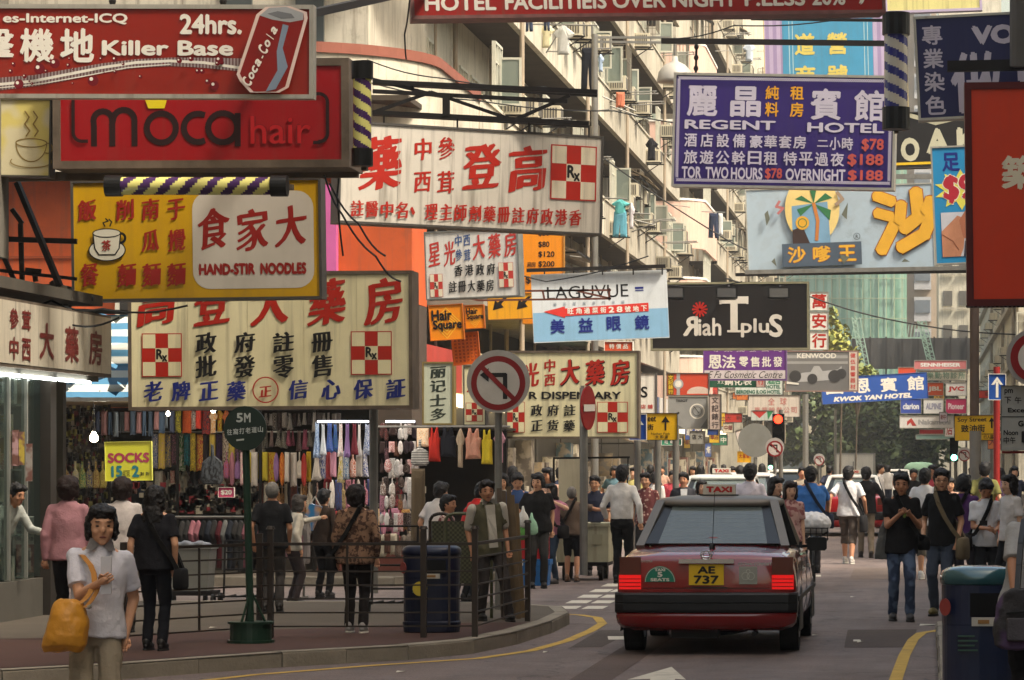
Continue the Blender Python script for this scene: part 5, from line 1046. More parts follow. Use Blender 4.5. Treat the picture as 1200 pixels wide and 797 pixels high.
    if collar is not None:
        m = MB(); cm = cloth(collar)
        m.loft([ering(TT(0, .0, 1.455), .072 * k * ww, .066 * k, 14, ML), ering(TT(0, .008, 1.50), .062 * k, .06 * k, 14, ML)], cap=False)
        for sg in (1, -1): m.add([TT(sg * .008, -.075, 1.465), TT(sg * .062, -.058, 1.505), TT(sg * .085, -.092, 1.43), TT(sg * .045, -.108, 1.425)], [(0, 1, 2, 3), (3, 2, 1, 0)])
        m.build('collar', cm, t, world=False, smooth=True)
    if open_front is not None:
        m = MB(); q = [(TT(x, -.152 if z < 1.3 else -.118, z)) for z, x in ((.9, -.05), (1.1, -.045), (1.3, -.05), (1.42, -.055), (1.42, .055), (1.3, .05), (1.1, .045), (.9, .05))]
        m.prism(q, ML @ Vector((0, .05, 0)) * k); m.build('undershirt', cloth(open_front), t, world=False)
    # bottoms
    bm = cloth(bot, **(botkw or {})); c = MB()
    c.loft([ering(pel + ML @ (Vector((0, 0, z - .93)) * k) if z > .95 else pel + V(-hip * 0, 0, z - .93), rx * k * ww * .97, ry * k * fat, 18) for z, rx, ry in ((.8, .12, .095), (.87, .155, .112), (.95, .15, .11), (1.0, .14, .1))])
    for hp, kn, an, sg in lg:
        if legs == 'skirt': continue
        caps(c, hp, kn, .092 * k, .07 * k)
        if legs == 'long': caps(c, kn, kn.lerp(an, .95), .066 * k, .058 * k)
        elif legs == 'mid': c.tube(kn, kn.lerp(an, .35), .072 * k, .075 * k, 12)
    if legs == 'skirt': c.loft([ering(pel + V(0, 0, z - .93), rx * k, ry * k, 18) for z, rx, ry in ((.5, .2, .16), (.8, .17, .13), (1.0, .15, .11))])
    soft(c.build('trousers' if legs == 'long' else 'shorts' if legs != 'skirt' else 'skirt', bm, t, world=False), vox * 1.15, 3, .026 * k, .10)
    # shoes
    for hp, kn, an, sg in lg:
        m = MB(); m.ell(an + Vector((0, -.055, -.035)) * k, (.048 * k, .135 * k, .052 * k), 12, 8); m.ell(an + Vector((0, .01, -.0)) * k, (.045 * k, .06 * k, .06 * k), 12, 8)
        zf = an.z - .085 * k; m.v = [(x, y, max(z, zf + .004)) for x, y, z in m.v]; m.mi = 1
        m.loft([[an + Vector((.05 * math.cos(a) * k, (-.055 + .138 * math.sin(a)) * k, zf - an.z + hh)) for a in [i * math.pi / 8 for i in range(16)]] for hh in (0.001, .024 * k)])
        m.build('shoe', [mat(shoe, .5, 0, .2, 10), mat((200, 196, 186) if sum(shoe) > 300 else (30, 28, 26), .7)], t, world=False, smooth=True)
    # hair
    hm = HAIRC if hc is None else mat(hc, .6, 0, .3, 20, .6, 60, spec=.3)
    if hair != 'bald':
        m = MB()
        def he(x, y, z, a, b_, c_): m.ell(HD(x, y, z), (a * k * 1.1, b_ * k * 1.1, c_ * k * 1.1), 14, 10, HM)
        if hair == 'thin': he(0, .03, .018, .083, .088, .105)
        else:
            he(0, .022, .032, .091, .098, .108); he(0, .05, -.01, .08, .068, .085)
            he(.03, -.045, .085, .055, .055, .04); he(-.03, -.04, .088, .055, .055, .04)
        if hair == 'spiky':
            rr = random.Random(int(px * 10))
            for i in range(26):
                a = rr.uniform(0, 6.28); q = rr.uniform(.2, 1); v = Vector((math.cos(a) * q, math.sin(a) * q * .9, 1.1)).normalized(); p0 = HD(v.x * .07, .02 + v.y * .08, .04 + v.z * .07); p1 = HD(v.x * .1, .015 + v.y * .11, .045 + v.z * .108); m.tube(p0, p1, .022 * k, .008 * k, 6)
        if hair in ('medium', 'bob', 'long', 'perm'):
            for sg in (1, -1): he(sg * .075, .012, -.01, .026, .06, .075)
            he(0, -.066, .075, .06, .032, .03)
        if hair in ('bob', 'long'):
            for sg in (1, -1): he(sg * .074, .02, -.06, .028, .055, .06)
            he(0, .06, -.06, .08, .05, .09)
        if hair == 'perm': he(0, .035, .03, .108, .105, .112); he(0, .06, -.04, .085, .06, .07)
        if hair == 'long': he(0, .085, -.18, .1, .045, .16); he(0, .1, -.3, .09, .035, .1)
        o = m.build('hair', hm, t, world=False); soft(o, vox * .95, 1, .032 * k if hair != 'thin' else .006, .03 if hair != 'perm' else .045)
    if face:
        for sg in (1, -1):
            MB().ell(HD(sg * .031, -.082, .008), (.0135 * k, .006 * k, .0062 * k), 8, 6, HM).build('eye', EYE, t, world=False, smooth=True)
            MB().ell(HD(sg * .032, -.088, .034), (.019 * k, .007 * k, .0042 * k), 8, 4, HM).build('eyebrow', BROW, t, world=False, smooth=True)
        MB().ell(HD(0, -.084, -.058), (.024 * k, .008 * k, .0065 * k), 8, 6, HM).build('mouth', MOUTH, t, world=False, smooth=True)
    t['_k'] = k
    return dict(t=t, TT=TT, HD=HD, arms=arms, lg=lg, k=k, M=t.matrix_basis)
def W(p, v): return p['M'] @ v       # local point of a person to the world
def strapbag(p, label, col, side=1, size=(.3, .12, .22), z=.9, front=False, name='shoulder_bag', back=False, cat='bag', strap=None, y=0.):
    """strap from one shoulder across to the bag at the other hip"""
    TT = p['TT']; k = p['k']; s_ = side
    c = TT(s_ * .24, y, z); t = thing(name, label, cat, W(p, c)); m = MB(); L = []
    sx, sy, sz = size; rings = []
    for f, q in ((0, .82), (.12, 1), (.6, 1.0), (.92, .9), (1, .7)):
        r = []
        for i in range(14):
            a = 2 * math.pi * i / 14; ca, sa = math.cos(a), math.sin(a); r.append(W(p, c + Vector((math.copysign(abs(sa) ** .6, sa) * sy / 2 * q, math.copysign(abs(ca) ** .6, ca) * sx / 2 * q, -sz + sz * f)) * k))
        rings.append(r)
    m.loft(rings); m.build('bag_body', cloth(col), t, smooth=True)
    for yy in (-.135, .13):
        m = MB(); pts = [W(p, q) for q in (TT(-s_ * .07, yy * .25, 1.50), TT(-s_ * .05, yy * .8, 1.44), TT(0, yy * 1.12, 1.32), TT(s_ * .08, yy * 1.13, 1.15), TT(s_ * .17, yy * 1.02, 1.0), TT(s_ * .235, yy * .7 + y, z - .02))]
        for a, b in zip(pts, pts[1:]): m.bar(a, b, .03 * k, .045 * k)
        m.build('strap', cloth(strap or col), t)
    return t
# ---- the woman in front
p = person('middle aged woman in a white polo shirt and beige trousers looking at the camera', 112, 20.0, 1.53, 14, 0, 1.1, 'a', 'medium', top=(216, 214, 222), sleeve=.5, bot=(150, 138, 118), collar=(214, 212, 220), vox=.0075,
           aR=(-.02, -.20, -.20), aL=(.0, .03, -.53), wR=(117, 683, 19.72), head=(4, 2), fat=1.0, topend=.86, side=3.5, shoe=(60, 50, 40))

WOMAN = p
sh, e, h, sg = p['arms'][1]
t = thing('shoulder_bag', 'tan leather hobo bag hanging from the shoulder of the woman in white', 'bag', P(76, 760, 19.85)); m = MB(); rings = []
for y_, x0, x1, th in ((702, 70, 86, .04), (706, 64, 98, .07), (716, 60, 101, .1), (730, 56, 103, .12), (745, 52, 103, .13), (756, 50, 101, .12), (763, 52, 96, .07)):
    c = P((x0 + x1) / 2, y_, 19.72); hw = (x1 - x0) / 2 * 19.75 / F; rings.append([c + Vector((hw * math.copysign(abs(math.cos(a)) ** .8, math.cos(a)), th / 1.3 * math.copysign(abs(math.sin(a)) ** .8, math.sin(a)), .006 * math.sin(3 * a))) for a in [i * math.pi / 12 for i in range(24)]])
m.loft(rings); TAN = mat((206, 142, 40), .45, 0, .2, 5, .3, 14, spec=.5); o = m.build('bag_body', TAN, t, smooth=True); soft(o, .008, 2, .022, .1)
m = MB(); sp = [P(92, 708, 19.70), P(100, 702, 19.72), P(106, 694, 19.74), P(111, 682, 19.78), P(110, 672, 19.81), P(106, 662, 19.84), P(101, 656, 19.87), P(97, 651, 19.9), P(93, 649, 19.96), P(92, 650, 20.05)]
m.loft([[q + Vector((-.016, -.004, 0)), q + Vector((.016, -.008, 0)), q + Vector((.016, .006, 0)), q + Vector((-.016, .010, 0))] for q in sp])
sp = [P(100, 712, 19.70), P(107, 704, 19.72), P(113, 694, 19.74), P(116, 684, 19.76)]
m.loft([[q + Vector((-.013, -.004, 0)), q + Vector((.013, -.008, 0)), q + Vector((.013, .006, 0)), q + Vector((-.013, .010, 0))] for q in sp])
m.build('strap', mat((180, 122, 50), .5), t)
MB().tube(P(103, 712, 19.7), P(107, 710, 19.7), .012, n=8).build('buckle', ALU, t)
o = MB().box(P(118, 696, 19.7), P(131, 652, 19.72)).build('folded_paper', mat((206, 204, 208), .8)); tag(o, 'folded white paper held against her chest by the woman in white', 'paper')
# ---- near left
person('woman in a pink cardigan and black trousers seen from behind by the pharmacy', 80, 31.8, 1.52, 180, .13, 1.1, 'a', 'perm', (40, 26, 22), (172, 124, 130), 1, bot=(26, 24, 26), legs='long')
person('woman in a white top seen from behind between the pink cardigan and the long hair', 143, 33.4, 1.5, 190, .13, 1.05, 'a', 'perm', (38, 24, 20), (206, 196, 190), .5, bot=(36, 32, 34))
LH = person('woman with long black hair in a black shirt behind the railing', 181, 30.1, 1.44, 176, .13, 1.16, 'a', 'long', None, (34, 34, 44), .5, bot=(32, 34, 46), st=.04, shoe=(30, 28, 28), fat=1.12)
strapbag(LH, 'dark hand bag at the hip of the long haired woman', (24, 22, 24), -1, z=.86)
person('grey haired man in a dark vest over a pale shirt seen from behind', 319, 37.7, 1.44, 182, .13, 1.16, 'b', 'thin', (120, 116, 110), (40, 40, 44), .5, bot=(60, 56, 54), aR=(-.05, -.1, -.5), topkw={'ns': 8})
m = person('dark clothed man carrying a blue printed bag at the stall', 379, 45, 1.42, 160, .0, 1.05, 'a', 'short', None, (58, 46, 38), 1, bot=(30, 28, 30), aL=(.1, -.1, -.48))
o = thing('carrier_bag', 'glossy blue and orange printed carrier bag held by the man at the stall', 'bag', P(362, 625, 44.5)); mm = MB(); mm.prism([P(350, 620, 44.6), P(363, 590, 44.6), P(377, 594, 44.6), P(366, 622, 44.6)], (0, .08, 0)); mm.build('bag_body', mat((60, 140, 200), .3, 0, .1, 2, pat='blotch', c2=(220, 170, 120), ps=3), o); MB().path([P(364, 591, 44.6), P(369, 582, 44.6), P(376, 594, 44.6)], .008).build('handle', WHITE, o)
p = person('woman in a brown leopard print jacket with a black strap seen from behind', 417, 33.2, 1.43, 178, .13, 1.16, 'a', 'perm', (30, 24, 22), (134, 104, 82), 1, topkw={'pat': 'blotch', 'c2': (70, 48, 38), 'ps': 22.}, bot=(46, 38, 36), shoe=(150, 146, 144), fat=1.1, st=.05, topend=.8)
strapbag(p, 'black shoulder bag of the woman in the leopard print jacket', (22, 20, 20), 1, z=.92)
person('person in a white top reaching across the clothes rack', 343, 42.5, 1.38, 120, 0, 1, 'a', 'bob', (70, 64, 60), (204, 196, 180), 1, aL=(.1, -.5, .0), lean=8, bot=(60, 50, 50))
person('stooping person in a pale shirt at the left edge of the photo', -4, 36, 1.5, 60, .13, 1.1, 'b', 'short', None, (170, 172, 164), 1, lean=28, aL=(.05, -.35, -.25), bot=(90, 90, 80))
# ---- centre left
person('man in a white shirt bending at the stall with his back turned', 508, 44, 1.54, 150, 0, 1.1, 'a', 'short', None, (214, 206, 200), .5, lean=14, bot=(50, 50, 54))
person('short haired boy looking right beside the luggage gate', 524, 39.6, 1.4, 75, .0, 1., 'b', 'short', None, (120, 60, 64), .5, topkw={'pat': 'check', 'c2': (180, 160, 150), 'ps': 20.})
person('man in a bright red shirt behind the waistcoat man', 549, 43.6, 1.56, 130, 0, 1.16, 'a', 'short', None, (190, 34, 30), 1, lean=20, bot=(30, 30, 34), fat=1.15)
VEST = person('man in an olive waistcoat over a pale shirt standing at the pavement corner', 574, 35.7, 1.46, 26, .13, 1.1, 'b', 'short', (34, 28, 26), (84, 80, 60), .5, bot=(56, 50, 48), feet=((.2, -.12, 0), (-.06, .16, 0)), side=-4, head=(-8, 2), open_front=(178, 172, 160), aL=(.12, -.02, -.5), aR=(-.02, .05, -.52), collar=(190, 184, 170), topend=.8, shoe=(28, 26, 24))
for sh, e, h, sg in VEST['arms']:
    m = MB(); caps(m, sh + Vector((.02 * sg, 0, .0)), sh.lerp(e, .8), .058, .056); soft(m.build('shirt_sleeve', cloth((182, 176, 164)), VEST['t'], world=False), .012, 2)
person('man in a blue shirt looking down behind the red cooler', 606, 50, 1.62, 20, 0, 1.08, 'a', 'short', None, (54, 78, 124), 1, head=(-10, 22), aL=(-.08, -.25, -.25), aR=(.08, -.25, -.25))
BT = person('young man in a black tee shirt and cap carrying plastic bags', 630, 48.5, 1.62, 12, 0, 1.12, 'a', 'medium', None, (34, 32, 32), .5, head=(-25, 6), aR=(-.06, -.08, -.5), bot=(50, 48, 46), fat=1.1)
for lb, x, y, c in (('white plastic carrier bag of the young man in black', 613, 608, (206, 204, 196)), ('pale green plastic carrier bag of the young man in black', 623, 616, (150, 190, 160)), ('small green plastic bag held by the young man in black', 610, 622, (90, 150, 70))):
    m = MB(); m.loft([[P(x, y + yy, 48) + Vector((r * .9 * math.cos(a), .5 * r * math.sin(a), 0)) for a in [i * .524 for i in range(12)]] for yy, r in ((-15, .012), (-9, .03), (-4, .075), (2, .1), (8, .1), (11, .06))]); o = tag(m.build('carrier_bag', cloth(c, bump=.6, bs=20), smooth=True), lb, 'bag')
p = person('long haired woman in a pink top and jeans beside the tall panel', 646, 50.3, 1.46, -25, 0, 1., 'c', 'long', None, (186, 120, 140), .5, bot=(52, 66, 84), aL=(.03, -.2, .02), shoe=(90, 84, 84), head=(-20, 0))
strapbag(p, 'dark shoulder bag of the woman in the pink top', (40, 36, 36), 1, z=1.0)
p = person('elderly man in a brown shirt and black shorts with one arm stretched out', 670, 51, 1.42, 178, 0, 1.12, 'b', 'thin', (120, 114, 108), (110, 92, 78), .5, legs='short', bot=(32, 32, 38), aR=(-.48, -.12, -.1), shoe=(120, 90, 70), st=.04)
p2 = strapbag(p, 'brown bag across the back of the elderly man', (52, 40, 34), 1, z=.98, size=(.26, .08, .24))
person('man in a navy tee shirt standing behind the green cart', 697, 54, 1.56, 5, 0, 1.12, 'a', 'short', None, (40, 44, 62), .5, head=(-6, 4), fat=1.05)
person('man in a white shirt and black trousers seen from behind near the cart', 729, 50.3, 1.73, 176, 0, 1.06, 'a', 'short', None, (222, 218, 212), 1, tuck=True, bot=(26, 26, 28), aR=(-.14, .05, -.5), aL=(.1, -.16, -.42), st=.05, shoe=(22, 20, 20))
person('man in a patterned short sleeved shirt facing the camera', 757, 55, 1.6, -10, 0, 1.08, 'a', 'short', None, (190, 160, 146), .5, topkw={'pat': 'dots', 'c2': (110, 60, 60), 'ps': 18.})
person('man in a dark suit behind the taxi roof', 801, 58, 1.6, 8, 0, 1.12, 'b', 'short', None, (46, 46, 52), 1, open_front=(200, 200, 200), head=(-15, 0)); person('woman with dark hair looking over the taxi roof', 822, 56, 1.48, 10, 0, 1., 'c', 'bob', None, (60, 50, 50), .5, head=(15, 0))
person('man in a white shirt seen from behind right of the taxi sign', 879, 51, 1.75, 172, 0, 1.12, 'a', 'short', None, (214, 206, 214), 1, bot=(40, 40, 44))
person('woman with a dark bob in a grey hooded top beside the taxi', 908, 45, 1.58, 40, 0, 1.1, 'c', 'bob', None, (96, 90, 84), 1, head=(10, 4)); person('young woman with a fringe in a pink floral top beside the taxi', 926, 44, 1.53, 12, 0, 1., 'c', 'bob', (40, 26, 20), (200, 160, 150), .5, topkw={'pat': 'blotch', 'c2': (150, 90, 90), 'ps': 16.}, head=(5, 4))
person('small man in a beige shirt facing the camera beyond the cyclist', 940, 75, 1.66, 10, 0, 1.1, 'a', 'short', None, (180, 166, 146), .5)
# cyclist and bicycle
CY_ = person('cyclist in a blue polo shirt seen from behind with a black strap', 950, 49.5, 1.64, 182, 0.08, 1.22, 'b', 'short', None, (60, 112, 178), .5, bot=(50, 48, 50), aR=(-.06, -.4, -.3), aL=(.06, -.4, -.3), feet=((.1, -.25, .28), (-.1, -.1, .1)), fat=1.15, lean=8)
strapbag(CY_, 'dark bag on a strap across the back of the cyclist', (40, 46, 62), -1, z=1.0)
t = thing('bicycle', 'black bicycle with a rear basket ridden by the man in blue', 'bicycle', (gx(952, 49), 49, 0)); bx = gx(952, 49)
for yy, nm in ((48.6, 'wheel'), (49.65, 'wheel')):
    m = MB(); pts = [Vector((bx, yy + .31 * math.cos(a), .33 + .31 * math.sin(a))) for a in [i * math.pi / 12 for i in range(25)]]; m.path(pts, .022, 8)
    for i in range(0, 24, 3): m.tube((bx, yy, .33), pts[i], .004, n=4)
    m.build(nm, mat((24, 24, 24), .7), t)
m = MB(); 
for a, b in (((48.6, .33), (48.95, .75)), ((48.6, .33), (49.05, .33)), ((49.05, .33), (48.95, .95)), ((49.05, .33), (49.5, .85)), ((48.97, .8), (49.5, .85)), ((49.5, .95), (49.65, .33))): m.tube((bx, *a), (bx, *b), .018, n=8)
m.tube((bx - .28, 49.45, 1.0), (bx + .28, 49.45, 1.0), .015, n=8); m.build('frame', mat((40, 50, 60), .4, .5), t); MB().ell((bx, 48.95, .97), (.09, .14, .05), 10, 6).build('saddle', BLACK, t)
m = MB(); m.box((bx - .24, 48.2, .68), (bx + .24, 48.7, .71)); 
for a in range(7): m.bar((bx - .24 + .08 * a, 48.2, .7), (bx - .24 + .08 * a, 48.2, .86), .012)
for zz in (.78, .86): m.bar((bx - .24, 48.2, zz), (bx + .24, 48.2, zz), .014); m.bar((bx - .24, 48.7, zz), (bx + .24, 48.7, zz), .014); m.bar((bx - .24, 48.2, zz), (bx - .24, 48.7, zz), .014); m.bar((bx + .24, 48.2, zz), (bx + .24, 48.7, zz), .014)
m.build('basket', IRON, t)
m = MB().ell((bx + .02, 48.45, .92), (.27, .25, .17), 16, 10); o = tag(m.build('carrier_bag', cloth((216, 214, 212), bump=.8, bs=12), smooth=True), 'stuffed white plastic bag in the bicycle basket', 'bag'); soft(o, .02, 1, .05, .06)
# ---- walking men on the right
p = person('man in a white tee shirt and brown knee shorts walking away', 994, 60, 1.70, 172, 0, 1.14, 'b', 'short', None, (216, 214, 214), .5, legs='mid', bot=(84, 74, 66), st=.2, shoe=(190, 184, 176), aL=(.16, .12, -.46), aR=(-.1, -.16, -.45), vox=.0115)
strapbag(p, 'dark messenger bag of the man in the white tee shirt', (44, 42, 44), -1, z=.86, size=(.4, .12, .3))
person('man in a black shirt and khaki trousers walking away', 1015, 64, 1.68, 184, 0, 1.14, 'a', 'short', None, (34, 32, 34), 1, bot=(128, 114, 96), st=.16, aR=(-.2, -.1, -.42), shoe=(40, 32, 28), vox=.012)
person('small man in white seen from the side on the far road', 1031, 92, 1.7, 70, 0, 1.1, 'a', 'short', None, (210, 204, 200), .5)
BK_ = person('young man in an open black shirt and jeans walking toward the camera', 1056, 38.5, 1.66, 6, 0, 1.1, 'b', 'spiky', None, (36, 33, 34), .6, bot=(50, 62, 86), botkw={'pat': 'blotch', 'c2': (88, 104, 130), 'ps': 5.}, st=.11, aL=(-.1, -.22, -.17), aR=(.1, -.24, -.13), shoe=(52, 50, 52), head=(-6, 6), topend=.78)
strapbag(BK_, 'black camera bag at the hip of the young man walking', (22, 20, 22), 1, z=.98, size=(.22, .14, .16))
o = thing('snack', 'small green wrapped snack held by the young man walking', 'snack', W(BK_, BK_['TT'](.01, -.27, 1.22))); MB().ell(W(BK_, BK_['TT'](.01, -.27, 1.24)), (.022, .02, .045), 8, 6).build('wrapper', mat((120, 140, 60), .5), o)
o = thing('jacket', 'grey jacket hanging from the arm of the young man walking', 'jacket', P(1037, 650, 38.45)); m = MB(); m.loft([[P(x, y, 38.5) + Vector((a * hw, b * .05, 0)) for a, b in ((-1, -1), (-.3, -1.3), (.4, -.8), (1, -1), (1, 1), (-1, 1))] for x, y, hw in ((1041, 604, .03), (1038, 620, .07), (1036, 640, .09), (1034, 655, .09))]); soft(m.build('cloth', cloth((92, 92, 90)), o), .012, 2, .02, .06)
KH = person('young man with glasses in a black tee shirt with blue mark', 1104, 39.8, 1.70, -18, .0, 1.05, 'a', 'short', None, (30, 28, 30), .5, bot=(62, 70, 84), head=(20, 4), aR=(-.02, -.08, -.5), aL=(.06, -.06, -.5), shoe=(110, 100, 60), topend=.82)
strapbag(KH, 'khaki canvas bag on the hip of the young man with glasses', (118, 104, 80), 1, z=.92, size=(.3, .12, .26))
m = MB()
for sg in (1, -1):
    pts = [KH['HD'](sg * .032 + .019 * math.cos(a), -.098, .008 + .014 * math.sin(a)) for a in [i * .628 for i in range(11)]]; m.path(pts, .0025, 4); m.tube(KH['HD'](sg * .05, -.098, .012), KH['HD'](sg * .078, 0, .01), .0025, n=4)
m.tube(KH['HD'](-.013, -.1, .01), KH['HD'](.013, -.1, .01), .0025, n=4); m.v = [tuple(KH['M'] @ Vector(v)) for v in m.v]; tag(m.build('glasses', BLACK), 'thin dark glasses worn by the young man in the black tee shirt', 'glasses')
sh, e, h, sg = KH['arms'][1]; a, b = e.lerp(h, .84), e.lerp(h, .97); m = MB().tube(W(KH, a), W(KH, b), .036, n=12); tag(m.build('wrist_watch', BLACK), 'black wrist watch of the young man with glasses', 'watch')
person('man in a white shirt and shorts behind the young man with glasses', 1084, 52, 1.68, 170, 0, 1.12, 'a', 'short', None, (218, 216, 214), .5, legs='mid', bot=(96, 90, 78), shoe=(206, 204, 200), st=.14)
p = person('person in a purple jacket seen from behind on the right', 1129, 44, 1.62, 165, .0, 1.1, 'a', 'medium', None, (78, 44, 96), 1, bot=(50, 48, 56))
strapbag(p, 'black and white dotted bag of the person in purple', (26, 24, 26), 1, z=.8, size=(.34, .14, .3))
WB = person('boy in a white tee shirt with blue print looking down at his hands', 1155, 41, 1.58, 12, .0, 1.05, 'b', 'short', None, (214, 214, 216), .5, head=(-4, 34), aL=(-.12, -.26, -.3), aR=(.1, -.26, -.3), bot=(34, 34, 40))
strapbag(WB, 'dark bag of the boy in the white tee shirt', (30, 28, 32), -1, z=1.0)
o = thing('phone', 'small dark phone in the hands of the boy looking down', 'phone', P(1153, 613, 40.6)); MB().box(P(1148, 616, 40.62), P(1157, 610, 40.65)).build('phone_body', BLACK, o)
person('woman with dark bob in a white blouse at the right edge', 1184, 40, 1.5, -55, .13, 1.05, 'c', 'bob', None, (206, 200, 196), .5)
person('man in an olive shirt seen from behind beside the thick grey post', 1154, 58, 1.78, 175, 0, 1.12, 'a', 'short', None, (116, 112, 62), .5)
# foreground right arm and backpack
p = person('grey shirted person cut by the right edge beside the bin', 1207, 19.8, 1.55, 165, .13, 1.15, 'b', 'short', None, (170, 168, 166), .5, wL=(1192, 742, 19.5), vox=.011, side=-8, bot=(40, 40, 44))
t = thing('backpack', 'dark grey and purple backpack hanging at the right edge in front of the bin', 'backpack', P(1190, 755, 19.2)); m = MB()
m.loft([[P(x, y, 19.2) + Vector((hw * math.copysign(abs(math.cos(a)) ** .7, math.cos(a)), .1 * math.copysign(abs(math.sin(a)) ** .7, math.sin(a)), 0)) for a in [i * .3927 for i in range(16)]] for x, y, hw in ((1196, 690, .06), (1194, 694, .095), (1192, 712, .115), (1190, 738, .125), (1190, 755, .12), (1192, 761, .08))]); o = m.build('pack_body', cloth((62, 60, 62), pat='blotch', c2=(84, 66, 96), ps=4.), t, smooth=True); soft(o, .012, 2, .03, .08)
m = MB(); m.box(P(1180, 752, 19.06), P(1202, 724, 19.12)); soft(m.build('pocket', cloth((84, 80, 84)), t), .01, 2)
m = MB().bar(P(1179, 719, 19.08), P(1203, 717, 19.08), .012); m.build('zip', BLACK, t)
m = MB()
for pts in (([P(1200, 612, 19.55), P(1196, 640, 19.4), P(1194, 665, 19.3), P(1192, 695, 19.2)]),): 
    for a, b in zip(pts, pts[1:]): m.bar(a, b, .03, .05)
m.build('strap', BLACK, t)
# ---- crowd
rnd = random.Random(99); cols = [((206, 200, 192), 'white'), ((60, 64, 84), 'navy'), ((170, 60, 70), 'red'), ((90, 120, 130), 'teal'), ((200, 190, 120), 'pale yellow'), ((40, 38, 40), 'black'), ((150, 120, 150), 'mauve'), ((120, 130, 100), 'sage green'), ((190, 150, 130), 'peach')]
crowd = [(588, 52, 1.6, 10, 'white', 'facing the camera behind the leaning planks'), (643, 58, 1.68, -15, 'peach', 'behind the man in black'), (720, 78, 1.68, 8, 'teal', 'facing the camera over the cart'), (743, 74, 1.66, -10, 'pale yellow', 'facing the camera behind the man in the white shirt'),
         (655, 66, 1.68, 160, 'navy', 'walking away behind the tall panel'), (768, 64, 1.6, 150, 'white', 'stooping past the patterned shirt'), (788, 70, 1.6, 20, 'red', 'left of the man in the suit'), (820, 84, 1.7, 170, 'sage green', 'with a rucksack behind the taxi sign'), (812, 92, 1.66, 0, 'white', 'under the watch advertisement'),
         (858, 88, 1.66, 10, 'black', 'between the distant taxis'), (868, 74, 1.7, 190, 'white', 'beyond the taxi sign'), (893, 96, 1.72, 185, 'mauve', 'beside the far traffic light'), (762, 88, 1.7, 180, 'navy', 'far down the left pavement'), (775, 100, 1.66, 10, 'peach', 'farther down the left pavement'), (836, 104, 1.7, 175, 'black', 'under the fan shaped menu'),
         (1113, 60, 1.5, 12, 'peach', 'between the black tee shirt and the purple jacket'), (1094, 66, 1.72, -10, 'red', 'with a pale cap behind the young man with glasses'), (1172, 66, 1.66, 180, 'mauve', 'far right past the red pole'), (1070, 76, 1.62, 20, 'black', 'right of the walking young man'), (1188, 72, 1.68, 10, 'navy', 'near the right edge'), (1140, 74, 1.66, 178, 'black', 'behind the thick grey post'),
         (972, 100, 1.66, 175, 'navy', 'crossing behind the cyclist'), (880, 112, 1.7, 10, 'white', 'near the fan shaped menu post'), (848, 120, 1.68, 182, 'red', 'far past the taxi roof sign'), (1040, 120, 1.66, 180, 'white', 'beside the far white car'), (600, 60, 1.7, 175, 'black', 'walking into the side street'), (572, 58, 1.62, 20, 'mauve', 'behind the waistcoat man')]
for px, d, H, yw, cn, where in crowd:
    c = next(c for c, n in cols if n == cn); person('pedestrian in a %s top %s' % (cn, where), px, d, H, yw, 0, rnd.uniform(1.02, 1.15), rnd.choice('abc'), rnd.choice(('short', 'short', 'medium', 'bob', 'perm')), None, c, rnd.choice((.5, 1)), bot=rnd.choice(((40, 42, 50), (60, 66, 84), (90, 84, 74), (120, 110, 96))), st=rnd.uniform(0, .18), aL=(rnd.uniform(-.1, .14), rnd.uniform(-.3, .1), rnd.uniform(-.5, -.25)), aR=(rnd.uniform(-.14, .1), rnd.uniform(-.3, .1), rnd.uniform(-.52, -.4)), lean=rnd.uniform(-2, 7), head=(rnd.uniform(-20, 20), rnd.uniform(-2, 8)), group='pedestrians farther down the street')
